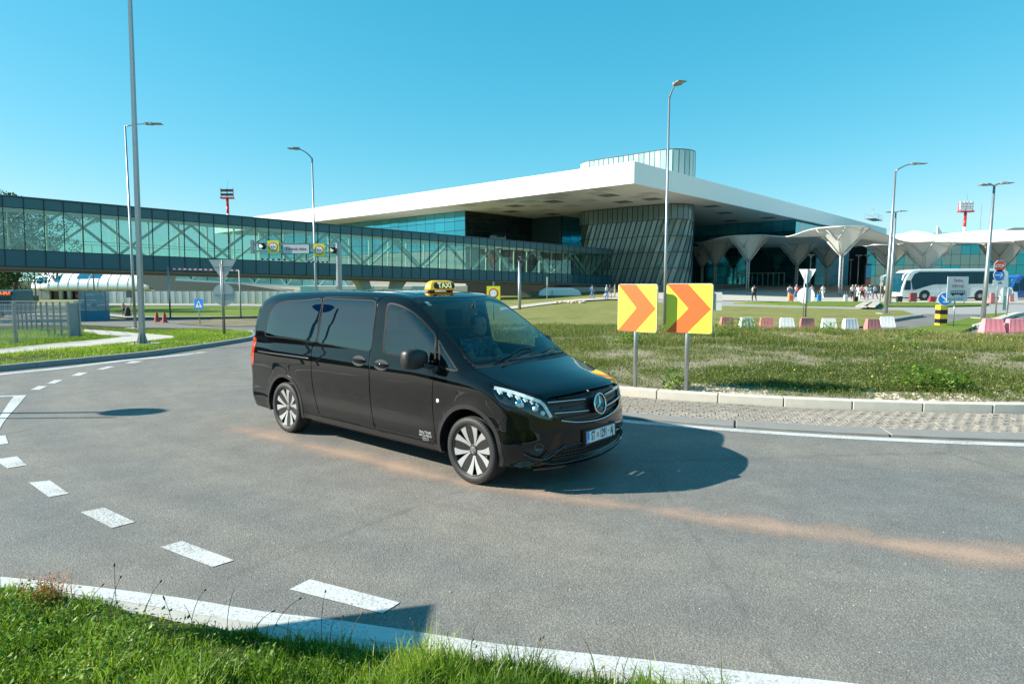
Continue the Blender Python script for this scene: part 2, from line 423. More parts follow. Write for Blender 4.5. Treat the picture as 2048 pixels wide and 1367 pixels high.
def ring(name, c, r0, r1, a0, a1, z0, z1, mat, n, parent=None, top_only=False, gap=0.0):
    mb = MB(); A = np.linspace(a0, a1, n+1); vs = []
    for a in A:
        for r, z in ((r0, z0), (r0, z1), (r1, z1), (r1, z0)): vs.append((c[0]+r*math.cos(a), c[1]+r*math.sin(a), z))
    fs = []
    for i in range(n):
        b = 4*i; js = (1,) if top_only else (0, 1, 2)
        for j in js: fs.append((b+j, b+j+1, b+j+5, b+j+4))
    if not top_only: fs += [(3, 2, 1, 0), (4*n, 4*n+1, 4*n+2, 4*n+3)]
    mb.add(vs, fs); return mb.build(name, mat, parent)
# white edge line on the island side
ring('edge_line', RC, 15.68, 15.86, R(176), R(364), 0, .004, M['paintline'], 100, top_only=True)['kind'] = 'structure'
# island: kerb stones, apron of interlocking pavers, flat edging slabs
kb = bpy.data.objects.new('kerb', None); link(kb); tag(kb, kind='structure')
KR, KW, KH = 13.9, .20, .17
sa = 1.0/KR; nst = int(2*math.pi/sa); sa = 2*math.pi/nst
KM = None
for k in range(nst):
    a = k*sa + .02
    deg = math.degrees(a) % 360
    if not (178 < deg < 362): continue
    dd = random.uniform(.004, .008)/13.9*1.6
    o = ring('kerb_stone', (0, 0), KR-KW, KR, dd/2, sa-dd, -.02, KH + random.uniform(-.004, .004), M['kerb'], 3, kb); o.location = (RC[0], RC[1], 0); o.rotation_euler = (0, 0, a)
    if 215 < deg < 330: bevel(o, .012, 2)
mb = MB()
for A0, A1 in ((345, 540),):
    pass

ring('apron_bed', RC, KR-.01, 15.60, R(176), R(364), 0, .018, M['joint'], 100, top_only=True)['kind'] = 'structure'
eb = bpy.data.objects.new('edging', None); link(eb); tag(eb, kind='structure')
es = 1.9/15.4
for k in range(int(2*math.pi/es)):
    a = k*es + .055; deg = math.degrees(a) % 360
    if not (180 < deg < 360): continue
    o = ring('edging_slab', (0, 0), 15.24, 15.60, 0.0004, es-.0012, -.02, .032 + random.uniform(0, .006), M['edge'], 3, eb); o.location = (RC[0], RC[1], 0); o.rotation_euler = (0, 0, a)
    if 225 < deg < 330: bevel(o, .010, 1)
# pavers: bone-shaped blocks laid in running rows, each row shifted by half
pb = bpy.data.objects.new('apron', None); link(pb); tag(pb, kind='structure')
def bone(L, Wd, z): return [(-L/2, -Wd*.5), (-L*.28, -Wd*.5), (-L*.16, -Wd*.36), (L*.16, -Wd*.36), (L*.28, -Wd*.5), (L/2, -Wd*.5), (L/2, Wd*.5), (L*.28, Wd*.5), (L*.16, Wd*.36), (-L*.16, Wd*.36), (-L*.28, Wd*.5), (-L/2, Wd*.5)]
PLn, PWd = .165, .108
mb = MB(); mb.prism(bone(PLn-.010, PWd-.006, 0), -.04, .0); pm1 = mb.mesh('paver', [M['paver']]); o_ = bpy.data.objects.new('t', pm1); bevel(o_, .006, 1); bpy.data.objects.remove(o_)
pm2 = pm1.copy(); pm2.materials[0] = M['paver2']
spots = []
rows = int((15.24-13.9)/PWd)
for i in range(rows):
    r = 13.9 + PWd*(i+.5) + .02; n = int(2*math.pi*r/PLn)
    for k in range(n):
        a = 2*math.pi*(k + .5*(i % 2))/n; deg = math.degrees(a) % 360
        if 200 < deg < 318: spots.append((r, a, random.uniform(.026, .036)))
def seen(r, a):
    X = RC[0] + r*math.cos(a); Y = RC[1] + r*math.sin(a); return (X/Y > .17) and (X/Y < .84), Y
sp2 = sorted(spots, key=lambda s: (not seen(s[0], s[1])[0], seen(s[0], s[1])[1]))
rest = MB()
for i, (r, a, z) in enumerate(sp2):
    Mx = Matrix.Translation((RC[0]+r*math.cos(a), RC[1]+r*math.sin(a), z)) @ Matrix.Rotation(a + math.pi/2 + random.uniform(-.02, .02), 4, 'Z') @ Matrix.Rotation(random.uniform(-.03, .03), 4, 'X') @ Matrix.Rotation(random.uniform(-.02, .02), 4, 'Y')
    if i < 295: o = put('paver', pm1 if random.random() < .6 else pm2, pb); o.matrix_local = Mx
    elif seen(r, a)[0] or i < 2600: rest.prism(bone(PLn-.010, PWd-.006, 0), -.03, .0, Mx)
rest.build('pavers_beyond', M['paver'], pb)['kind'] = 'stuff'
# island ground: rises a little inside the kerb
def island_h(x, y):
    d = math.hypot(x-RC[0], y-RC[1]); return .15 + .05*max(0, 1-(d/13.7)**2)
IB = [(22.6, 21.8), (16, 23.4), (11, 24.6), (5, 26.4), (0, 27.6), (-4, 27.0), (-5.3, 25.0)]
poly = [(RC[0]+13.71*math.cos(a), RC[1]+13.71*math.sin(a)) for a in np.linspace(R(179), R(354), 70)] + IB
sheet('island_ground', poly, M['isl_soil'], 0, 1.0, hfun=island_h, skirt=.3); island_poly = poly
# left verge with its grey kerb
LK = [(-260, 772), (-120, 752), (0, 742), (76, 734.5), (152, 727), (230, 719), (305, 711), (370, 702), (432, 692.5), (480, 684.5), (508, 678.5), (515, 674), (500, 667), (470, 663)]
LKw = catmull(gp(LK), 4, False)
def offset_line(P, d):
    P = np.array(P); T = np.gradient(P, axis=0); T /= np.maximum(np.linalg.norm(T, axis=1, keepdims=True), 1e-9)
    return P + np.stack([-T[:, 1], T[:, 0]], 1)*d
def strip(name, P, Q, z0, z1, mat, kind='structure', parent=None, hf=None):
    """solid band between two lines, top at terrain + z1"""
    hf = hf or hgt; mb = MB(); vs = []; n = len(P)
    for p, q in zip(P, Q):
        hp, hq = hf(p[0], p[1]), hf(q[0], q[1])
        vs += [(p[0], p[1], hp+z0), (p[0], p[1], hp+z1), (q[0], q[1], hq+z1), (q[0], q[1], hq+z0)]
    fs = [(4*i+j, 4*i+j+1, 4*i+j+5, 4*i+j+4) for i in range(n-1) for j in range(3)] + [(3, 2, 1, 0), (4*n-4, 4*n-3, 4*n-2, 4*n-1)]
    mb.add(vs, fs); o = mb.build(name, mat, parent)
    bm = bmesh.new(); bm.from_mesh(o.data); bmesh.ops.recalc_face_normals(bm, faces=bm.faces); bm.to_mesh(o.data); bm.free()
    if kind and parent is None: o['kind'] = kind
    return o
def line_px(name, top, bot, n=6, z=.004):
    A = catmull(gp(top), n, False); B_ = catmull(gp(bot), n, False)
    m = 40; f = lambda P: np.array([[np.interp(u, np.linspace(0, 1, len(P)), P[:, i]) for i in (0, 1)] for u in np.linspace(0, 1, m)])
    A, B_ = f(A), f(B_); mb = MB(); vs = [(*p, hgt(*p)+z) for p in A] + [(*p, hgt(*p)+z) for p in B_]
    mb.add(vs, [(m+i, m+i+1, i+1, i) for i in range(m-1)]); o = mb.build(name, M['paintline']); o['kind'] = 'structure'; return o
lk_in = offset_line(LKw, .16)
lkb = bpy.data.objects.new('verge_kerb', None); link(lkb); tag(lkb, kind='structure')
# one metre stones along the kerb line
d = np.r_[0, np.cumsum(np.linalg.norm(np.diff(LKw, axis=0), axis=1))]; tot = d[-1]; ns = int(tot/1.0)
for k in range(ns):
    u = np.linspace(k*tot/ns+.004, (k+1)*tot/ns-.004, 5)
    P = np.stack([np.interp(u, d, LKw[:, i]) for i in (0, 1)], 1); Q = np.stack([np.interp(u, d, lk_in[:, i]) for i in (0, 1)], 1)
    strip('kerb_stone', P, Q, -.02, .13, M['kerb_grey'], None, lkb)
path_px = [(-250, 745), (-100, 722), (0, 707), (130, 697), (250, 685), (350, 675.5), (346, 671), (230, 662), (168, 658), (166, 665), (242, 673.5), (190, 679), (110, 686), (0, 697), (-120, 706), (-300, 722)]
top_verge = [(470, 663), (400, 660.5), (300, 659), (165, 653), (120, 652), (0, 655), (-200, 660), (-420, 690)]
vp = [tuple(p) for p in lk_in] + gp(top_verge)
sheet('verge', vp, M['verge_soil'], .11, 1.5)
sheet('footpath', gp(path_px, .13), M['paving'], .13, 1.5)
# roads beyond the left verge (they lie in the shade of the bridge) and lawns around them
sheet('side_road', gp([(-500, 668), (-200, 660), (0, 655), (165, 653), (300, 659), (400, 661), (470, 664), (520, 672), (560, 690), (700, 690), (760, 660), (640, 647), (520, 641), (430, 639), (330, 637), (250, 638), (165, 634), (0, 630), (-500, 628)]), M['asphalt'], .0, 2.0)
line_px('give_way_line', [(405, 659.6), (450, 659.8), (505, 661)], [(405, 661.4), (450, 661.8), (505, 663.5)], z=.02)
sheet('side_pavement', gp([(-300, 628), (165, 631), (205, 631), (250, 636), (330, 635.5), (420, 634), (520, 632.6), (700, 633), (700, 631.4), (520, 631), (400, 632.4), (300, 633), (222, 627), (200, 624.5), (140, 624), (-300, 622)]), M['pale_road'], .05, 3.0)
sheet('dirt_patch', gp([(352, 648), (430, 638.5), (520, 636), (760, 636), (760, 652), (600, 653), (430, 653)]), M['soil'], .03, 2.0)
sheet('green_lawn', gp([(205, 631), (225, 627), (300, 632), (400, 631.5), (520, 630.5), (760, 631), (760, 613.5), (500, 613), (300, 612), (215, 612), (190, 616)]), M['lawn_green'], .02, 3.0)
sheet('access_road', gp([(-300, 606.8), (150, 606.8), (300, 607), (500, 608), (760, 609), (760, 613), (500, 612.6), (300, 611.6), (150, 611), (-300, 611)]), M['pale_road'], .06, 5.0)
# paint on the near road
line_px('edge_line', [(-500, 1130), (-200, 1138), (0, 1153), (176, 1172), (352, 1194), (527, 1222.6), (659, 1238), (826, 1262), (971, 1284), (1142, 1303), (1313, 1321.5), (1500, 1344), (1720, 1368), (2000, 1405)],
        [(-500, 1150), (-200, 1160), (0, 1175), (88, 1181), (220, 1198), (440, 1236), (549, 1251), (703, 1275), (900, 1302), (1022, 1320), (1142, 1335), (1278, 1350.5), (1415, 1365), (1700, 1400)])
line_px('edge_line', [(-250, 777), (0, 747), (127, 734.2), (254, 719), (381, 706.4), (508, 687.5)], [(-250, 780), (0, 750), (127, 736.8), (254, 721.5), (381, 708.6), (508, 690)])
DASH = [[(320, 1094), (425.5, 1134), (468, 1120.6), (364, 1082)], [(579, 1178.6), (765, 1227), (800, 1205), (619.7, 1158.5)], [(161, 1024), (224, 1056), (270, 1044), (208, 1015)],
        [(58, 965), (98, 994), (138, 987), (100, 961)], [(-12, 919), (15, 936.6), (54, 930), (34, 912.7)], [(-20, 872), (-15, 892), (17, 886.6), (11, 871)],
        [(61, 779.5), (79, 779.5), (95, 772), (77, 772)], [(94, 766.8), (110, 766.8), (126, 760), (109, 759.7)], [(142, 751.5), (160, 751.5), (176, 745), (157, 745)],
        [(192, 739), (207, 739), (230, 733), (216, 732.5)], [(250, 726.6), (269, 726), (287, 722), (264, 722)]]
dm = bpy.data.objects.new('lane_marking', None); link(dm); tag(dm, kind='structure')
for q in DASH:
    P = gp(q); mb = MB(); mb.add([(*p, .005) for p in P], [(0, 1, 2, 3)]); mb.build('dash', M['paintline'], dm)
line_px('stop_band', [(-60, 930), (-10, 848), (30, 791), (31, 790.8)], [(-30, 930), (5, 848), (40, 806), (53, 790)], z=.005)
line_px('thin_line', [(-200, 795), (0, 792), (31, 790.5)], [(-200, 797.5), (0, 794), (31, 792.5)], z=.006)
# reddish sand dragged along the bend: a broken film on the road
TRL = gp([(440, 848), (480, 858), (560, 878), (700, 910), (900, 958), (1080, 987), (1250, 1012), (1400, 1034), (1560, 1056), (1700, 1075), (1860, 1097), (2048, 1120), (2300, 1150), (2700, 1195)])
TRL = catmull(TRL, 8, False); W_T = np.interp(np.linspace(0, 1, len(TRL)), [0, .11, .37, .65, 1], [.30, .30, .17, .26, .38])
mb = MB(); T_ = np.gradient(TRL, axis=0); T_ /= np.linalg.norm(T_, axis=1, keepdims=True); Nn = np.stack([-T_[:, 1], T_[:, 0]], 1); K = 9; ev = []
for i, p in enumerate(TRL):
    for k in range(K):
        u = -1 + 2*k/(K-1); q = p + Nn[i]*u*W_T[i]*1.5; mb.v.append((q[0], q[1], .0035)); ev.append((1-abs(u))*min(1, i/8, (len(TRL)-1-i)/10) - (0 if 0 < i < len(TRL)-1 else .9))
mb.f = [(i*K+k, (i+1)*K+k, (i+1)*K+k+1, i*K+k+1) for i in range(len(TRL)-1) for k in range(K-1)]; mb.m = [0]*len(mb.f)
t = NT('red_sand_film'); geo = t.n('ShaderNodeNewGeometry'); pos = geo.outputs['Position']; at_ = t.n('ShaderNodeAttribute'); at_.attribute_name = 'edge'
fac = t.math('ADD', t.math('MULTIPLY', at_.outputs['Fac'], 1.0), t.math('MULTIPLY', t.math('SUBTRACT', t.noise(pos, 1.2, 5, .6), .62), 1.9))
gr_n = t.math('MULTIPLY', t.math('SUBTRACT', t.noise(pos, 70, 3, .7), .5), 1.6)
al = t.math('MULTIPLY', t.ramp(t.math('ADD', fac, gr_n), [(.12, (0,)*3), (.95, (1,)*3)]), .60)
M['sandfilm'] = t.done(t.bsdf(t.mix(t.noise(pos, 30, 3), (.50, .33, .24), (.58, .42, .33)), .95, 0, .2, None, alpha=al))
o = mb.build('sand_trail', M['sandfilm']); o['kind'] = 'stuff'; aa = o.data.attributes.new('edge', 'FLOAT', 'POINT'); aa.data.foreach_set('value', ev)
# gutter slab and near verge
GE = [(-700, 1200), (-300, 1180), (0, 1190), (150, 1204), (300, 1240), (430, 1262), (560, 1287), (700, 1304), (800, 1315), (900, 1326), (1000, 1342), (1100, 1356), (1250, 1382), (1400, 1412), (1600, 1470)]
line_lo = [(-500, 1150), (-200, 1160), (0, 1175), (88, 1181), (220, 1198), (440, 1236), (549, 1251), (703, 1275), (900, 1302), (1022, 1320), (1142, 1335), (1278, 1350.5), (1415, 1365), (1700, 1400)]
gl = gp(line_lo); ge = gp(GE)
sheet('gutter', gl + [(2.5, 1.2), (1.0, -3), (-9, -3)], M['concrete'], .003, None)
vg = list(catmull(ge, 4, False)); 
def near_h(x, y):
    e = min(math.hypot(x-p[0], y-p[1]) for p in vg[::3]); return .02 + .10*sm(0, .6, e)
NV = [tuple(p) for p in vg] + [(1.0, 0.5), (0, -4), (-14, -4), (-14, 4)]
sheet('near_verge', NV, M['verge_soil'], 0, .25, hfun=near_h)
# right side: road between island and lawn, lawns, plaza
sheet('back_road', gp([(600, 655), (900, 648), (1300, 642), (1700, 645), (1790, 640), (1836, 633.5), (1806, 622), (1640, 617.5), (1440, 612.5), (1367, 607), (1300, 604.5), (1232, 603), (1217, 602), (1300, 597), (1700, 597), (2400, 600), (2600, 640), (2300, 700), (1900, 700), (1400, 700), (700, 690)]), M['pale_road'], -.03, 2.5)
sheet('mown_lawn', gp([(620, 662), (900, 670), (1300, 680), (1560, 690), (1690, 662), (1789, 640.5), (1836, 633.5), (1806, 622), (1640, 617.5), (1440, 612.5), (1367, 607.5), (1232, 603), (1217, 602.5), (1150, 605), (1080, 613), (1000, 624), (800, 630)]), M['lawn'], .06, 2.0)
sheet('strip_lawn', gp([(1466, 606.8), (1500, 605.6), (1640, 604.2), (1724, 604.5), (1840, 606.4), (1958, 607.6), (1978, 610), (1962, 612), (1880, 613.8), (1723, 613.2), (1600, 611), (1540, 609.3)]), M['lawn_green'], .10, 2.5, skirt=.12)
sheet('wedge_lawn', gp([(1800, 663), (1850, 656), (1889, 650), (1958, 634), (1972, 630.5), (2024, 628), (2029, 630), (1985, 643), (1952, 656), (1920, 668)]), M['lawn_green'], .10, 1.5, skirt=.1)
wk = np.array(gp([(2040, 629.2), (2024, 632), (1990, 644), (1955, 657)])); strip('wedge_kerb', offset_line(wk, -.2), offset_line(wk, .2), -.1, .16, M['kerb'])
lkk = np.array(gp([(1838, 632.5), (1836, 634.2), (1812, 637), (1789, 641), (1750, 647)])); strip('lawn_kerb', offset_line(lkk, -.2), offset_line(lkk, .2), -.1, .14, M['kerb_grey'])
PZ = [(12.0, 84.0), (18, 76), (30, 66), (42, 61), (90, 66), (170, 90), (170, 240), (60, 240), (0, 120), (14, 96)]
sheet('plaza', PZ, M['paving'], .03, 4.0)
sheet('terminal_walk', gp([(1000, 622), (1080, 611), (1150, 602.5), (1217, 599), (1300, 598), (1300, 593), (1215, 594.5), (1150, 598.5), (1080, 606), (1000, 616)]), M['paving'], .05, 3.0)

# ---------------- grass ----------------
def blade_mat(name, stops, trans=.35, rough=.6):
    t = NT(name); at_ = t.n('ShaderNodeAttribute'); at_.attribute_name = 'shade'
    c = t.ramp(at_.outputs['Fac'], stops)
    df = t.n('ShaderNodeBsdfDiffuse'); t.l(c, df.inputs[0]); tl = t.n('ShaderNodeBsdfTranslucent'); t.l(t.mix(1.0, c, (1.15, 1.25, .5), 'MULTIPLY'), tl.inputs[0])
    mx = t.n('ShaderNodeMixShader'); mx.inputs[0].default_value = trans; t.l(df.outputs[0], mx.inputs[1]); t.l(tl.outputs[0], mx.inputs[2])
    gl = t.n('ShaderNodeBsdfGlossy'); gl.inputs['Roughness'].default_value = .45; gl.inputs[0].default_value = (.5, .5, .5, 1)
    m2 = t.n('ShaderNodeMixShader'); m2.inputs[0].default_value = .035; t.l(mx.outputs[0], m2.inputs[1]); t.l(gl.outputs[0], m2.inputs[2])
    return t.done(m2.outputs[0])
M['blade'] = blade_mat('grass_blade', [(0, (.04, .075, .014)), (.3, (.09, .14, .027)), (.6, (.165, .20, .05)), (.8, (.27, .26, .095)), (1, (.36, .28, .14))])
M['blade_near'] = blade_mat('lush_blade', [(0, (.035, .085, .012)), (.35, (.11, .20, .022)), (.65, (.22, .33, .045)), (.88, (.36, .43, .10)), (1, (.48, .42, .18))], .45)
M['stalk'] = blade_mat('dry_stalk', [(0, (.20, .16, .08)), (.5, (.34, .27, .14)), (1, (.50, .43, .26))], .2)
M['leaf'] = blade_mat('weed_leaf', [(0, (.05, .12, .015)), (.5, (.13, .24, .03)), (1, (.26, .36, .07))], .4)
M['leaf_olive'] = blade_mat('olive_leaf', [(0, (.06, .085, .02)), (.5, (.13, .165, .04)), (.8, (.22, .24, .075)), (1, (.36, .32, .16))], .25)
M['petal'] = simple('yellow_petal', (.85, .62, .04), .6, 0, .1)
M['redstem'] = blade_mat('reddish_stem', [(0, (.25, .08, .04)), (.5, (.42, .16, .08)), (1, (.55, .30, .16))], .2)
def blades(name, xy, hfun, h, w, mat, seg=2, lean=.5, shade=None, parent=None, kind='stuff', label=None):
    n = len(xy); x, y = xy[:, 0], xy[:, 1]; z = hfun(x, y)
    az = rng.uniform(0, 2*np.pi, n); fa = rng.uniform(0, 2*np.pi, n); ln = rng.uniform(.1, 1, n)*lean*h
    dx, dy = np.cos(az)*ln, np.sin(az)*ln; sx, sy = np.cos(fa)*w/2, np.sin(fa)*w/2
    rows = []
    for i in range(seg):
        u = i/seg; k = 1 - .55*u*u
        cx = x + dx*u**1.8; cyy = y + dy*u**1.8; cz = z + h*u
        rows += [np.stack([cx-sx*k, cyy-sy*k, cz], 1), np.stack([cx+sx*k, cyy+sy*k, cz], 1)]
    rows.append(np.stack([x+dx, y+dy, z+h*(1-.15*lean)], 1))
    nv = len(rows); V = np.stack(rows, 1).reshape(-1, 3).astype(np.float32)
    b = (np.arange(n)*nv)[:, None]; loops = []; tot = []
    tri = []
    for i in range(seg-1):
        q = 2*i; tri += [[q, q+1, q+3], [q, q+3, q+2]]
    q = 2*(seg-1); tri.append([q, q+1, q+2]); tri = np.array(tri)
    F = (b[:, :, None] + tri[None]).reshape(-1, 3)
    me = bpy.data.meshes.new(name); me.vertices.add(len(V)); me.vertices.foreach_set('co', V.ravel())
    me.loops.add(F.size); me.loops.foreach_set('vertex_index', F.ravel().astype(np.int32))
    me.polygons.add(len(F)); me.polygons.foreach_set('loop_start', (np.arange(len(F))*3).astype(np.int32)); me.polygons.foreach_set('loop_total', np.full(len(F), 3, np.int32))
    s = rng.uniform(0, 1, n) if shade is None else np.clip(shade + rng.normal(0, .16, n), 0, 1)
    a = me.attributes.new('shade', 'FLOAT', 'POINT'); a.data.foreach_set('value', np.repeat(s, nv).astype(np.float32))
    me.materials.append(mat); me.update(calc_edges=True)
    o = put(name, me, parent)
    if kind and parent is None: o['kind'] = kind
    if label: o['label'] = label
    return o
def inpoly(poly, P):
    poly = np.array(poly); ins = np.zeros(len(P), bool); n = len(poly)
    for i in range(n):
        xa, ya = poly[i]; xb, yb = poly[(i+1) % n]; c = ((ya <= P[:, 1]) != (yb <= P[:, 1]))
        ins ^= c & (P[:, 0] < xa + (P[:, 1]-ya)/((yb-ya) or 1e-12)*(xb-xa))
    return ins
def vn(P, s, seed=0):
    """cheap value noise, 0..1"""
    r = np.random.default_rng(seed); g = r.uniform(0, 1, (64, 64)); x = P[:, 0]/s + 100; y = P[:, 1]/s + 100
    xi = np.floor(x).astype(int); yi = np.floor(y).astype(int); fx = x-xi; fy = y-yi; fx = fx*fx*(3-2*fx); fy = fy*fy*(3-2*fy)
    G = lambda a, b: g[a % 64, b % 64]
    return (G(xi, yi)*(1-fx)+G(xi+1, yi)*fx)*(1-fy) + (G(xi, yi+1)*(1-fx)+G(xi+1, yi+1)*fx)*fy
# island weeds
def isl_h(x, y):
    d = np.hypot(x-RC[0], y-RC[1]); return .15 + .05*np.maximum(0, 1-(d/13.7)**2) - .01
N_ = 900000
Yr = 9.6 + (27.8-9.6)*rng.uniform(0, 1, N_)**1.25; Xr = Yr*rng.uniform(-.30, .90, N_); P = np.stack([Xr, Yr], 1)
dC = np.hypot(P[:, 0]-RC[0], P[:, 1]-RC[1]); P = P[(dC < 13.62) & inpoly(island_poly, P)]; dC = np.hypot(P[:, 0]-RC[0], P[:, 1]-RC[1])
n1 = vn(P, 1.6, 1)*.6 + vn(P, .55, 2)*.4
keep = rng.uniform(0, 1, len(P)) < np.clip((n1-.22)*2.2, .04, 1)*np.where(dC > 12.8, np.clip((13.75-dC)*(.5+1.4*vn(P, 1.3, 21)*0+.3), .03, 1)*np.where(vn(P, 1.3, 21) > .48, .35, 1), 1)*.46
P = P[keep]; n1 = n1[keep]; n2 = vn(P, 3.5, 5)
back = np.clip((P[:, 1]-13)/10, 0, 1)
green = vn(P, 2.6, 9)
shade = .35 + .25*back + .35*(n2-.5) - .25*(green-.5)
h = (.05 + .16*n1**1.5 + .07*back)*rng.uniform(.5, 1.3, len(P)); wd = (.006 + .0006*P[:, 1])*rng.uniform(.7, 1.4, len(P))
blades('island_grass', P, isl_h, h, wd, M['blade'], 1, 1.3, shade)
Q = P[rng.uniform(0, 1, len(P)) < .02*np.clip(1.3-back, .2, 1)]
leaves_later = Q
Q = P[rng.uniform(0, 1, len(P)) < .075*(.15+back[...])]; blades('dry_stalks', Q, isl_h, rng.uniform(.10, .32, len(Q)), (.003 + .0003*Q[:, 1]), M['stalk'], 1, .35)
Q = P[rng.uniform(0, 1, len(P)) < .0007]; Qh = isl_h(Q[:, 0], Q[:, 1])
def dots(name, Q, zz, r, mat):
    mb = MB()
    for (x, y), z in zip(Q, zz):
        s = r*random.uniform(.6, 1.4)
        mb.add([(x-s, y, z), (x, y-s, z+s*.3), (x+s, y, z), (x, y+s, z+s*.5), (x, y, z+s*.9)], [(0, 1, 4), (1, 2, 4), (2, 3, 4), (3, 0, 4)])
    o = mb.build(name, mat); o['kind'] = 'stuff'; return o
dots('yellow_flowers', Q, Qh + rng.uniform(.12, .28, len(Q)), .017, M['petal'])
# pale stones along the kerb edge and gravel on the road
M['stone'] = simple('limestone', (.46, .39, .30), .9, 0, .2, 30)
def pebbles(name, X, Y, Z, S, mat):
    mb = MB(); ico = [(0, 0, 1), (.9, 0, .3), (.28, .85, .35), (-.73, .5, .3), (-.7, -.55, .35), (.3, -.85, .3)]
    for x, y, z, s in zip(X, Y, Z, S):
        a = random.uniform(0, 6.28); ca, sa_ = math.cos(a), math.sin(a); k = random.uniform(.5, .8)
        vs = [(x + s*(p[0]*ca - p[1]*sa_)*random.uniform(.8, 1.2), y + s*(p[0]*sa_ + p[1]*ca), z + s*p[2]*k) for p in ico] + [(x + s*1.05*(p[0]*ca-p[1]*sa_), y + s*1.05*(p[0]*sa_+p[1]*ca), z - s*.2) for p in ico[1:]]
        mb.add(vs, [(0, 1+i, 1+(i+1) % 5) for i in range(5)] + [(1+i, 6+i, 6+(i+1) % 5, 1+(i+1) % 5) for i in range(5)])
    o = mb.build(name, mat); o['kind'] = 'stuff'; return o
n = 6500; a = rng.uniform(R(215), R(325), n); rr = 13.68 - np.abs(rng.normal(0, .48, n)) - .02
X = RC[0]+rr*np.cos(a); Y = RC[1]+rr*np.sin(a)
cl = vn(np.stack([X, Y], 1), 1.3, 21) > .48; X, Y = X[cl], Y[cl]
pebbles('limestone_rubble', X, Y, isl_h(X, Y)+.005, np.clip(rng.lognormal(-4.15, .6, len(X)), .005, .075), M['stone'])
# loose grit lying on the road
M['grit'] = simple('grit', (.36, .34, .30), .9, 0, .35, 40)
n = 3600; px_ = np.concatenate([rng.uniform(60, 330, n//2), rng.uniform(250, 1900, n//4), rng.uniform(0, 2048, n//4)])
py_ = np.concatenate([rng.normal(868, 34, n//2), rng.normal(1165, 45, n//4) + (px_[n//2:n//2+n//4]-900)*.03, rng.uniform(720, 1340, n//4)])
G = np.array([atz(x, min(max(y, 700), 1360), 0)[:2] for x, y in zip(px_, py_)])
pebbles('road_grit', G[:, 0], G[:, 1], np.zeros(len(G)) + .001, np.clip(rng.lognormal(-6.0, .42, len(G)), .0014, .010), M['grit'])
# left verge grass
P = np.stack([rng.uniform(-26, -6, 260000), rng.uniform(12.5, 30, 260000)], 1); P = P[inpoly(vp, P)]; P = P[~inpoly(gp(path_px, .13), P)]
P = P[(P[:, 0]/P[:, 1] > -.86)]
nn = vn(P, 1.1, 4); keep = rng.uniform(0, 1, len(P)) < np.clip(nn*1.6, .2, 1); P = P[keep]; nn = nn[keep]
hz = np.vectorize(hgt)
blades('verge_grass', P, lambda x, y: hz(x, y)+.10, (.05 + .12*nn)*rng.uniform(.5, 1.2, len(P)), rng.uniform(.012, .024, len(P)), M['blade_near'], 1, .9, .35 + .45*vn(P, 2.0, 8))
# near verge: long blades, clover-like leaves, seed heads
vgp = np.array(NV)
def nh(x, y):
    e = np.full(len(x), 1e9)
    for p in vg[::3]: e = np.minimum(e, np.hypot(x-p[0], y-p[1]))
    t_ = np.clip(e/.6, 0, 1); return .015 + .10*t_*t_*(3-2*t_)
P = np.stack([rng.uniform(-4.2, .95, 200000), rng.uniform(1.9, 4.1, 200000)], 1); P = P[inpoly(vgp, P)]
P = P[(P[:, 0]/P[:, 1] > -1.05)]
nn = vn(P, .45, 14)*.6 + vn(P, .16, 15)*.4
keep = rng.uniform(0, 1, len(P)) < np.clip((nn-.15)*2, .15, 1); P = P[keep]; nn = nn[keep]
e_ = np.full(len(P), 1e9)
for p in vg[::2]: e_ = np.minimum(e_, np.hypot(P[:, 0]-p[0], P[:, 1]-p[1]))
hh = (.04 + .17*nn**1.6*np.clip(e_/.35 + .25, .3, 1))*rng.uniform(.5, 1.25, len(P))
right = np.clip((P[:, 0]+2.0)/2, 0, 1)
tall = np.where(rng.uniform(0, 1, len(P)) < .14, 1.75, 1.0)
blades('near_grass', P, nh, hh*(.65+.6*right)*tall, rng.uniform(.0030, .0072, len(P)), M['blade_near'], 3, .75, .25 + .55*vn(P, .5, 18))
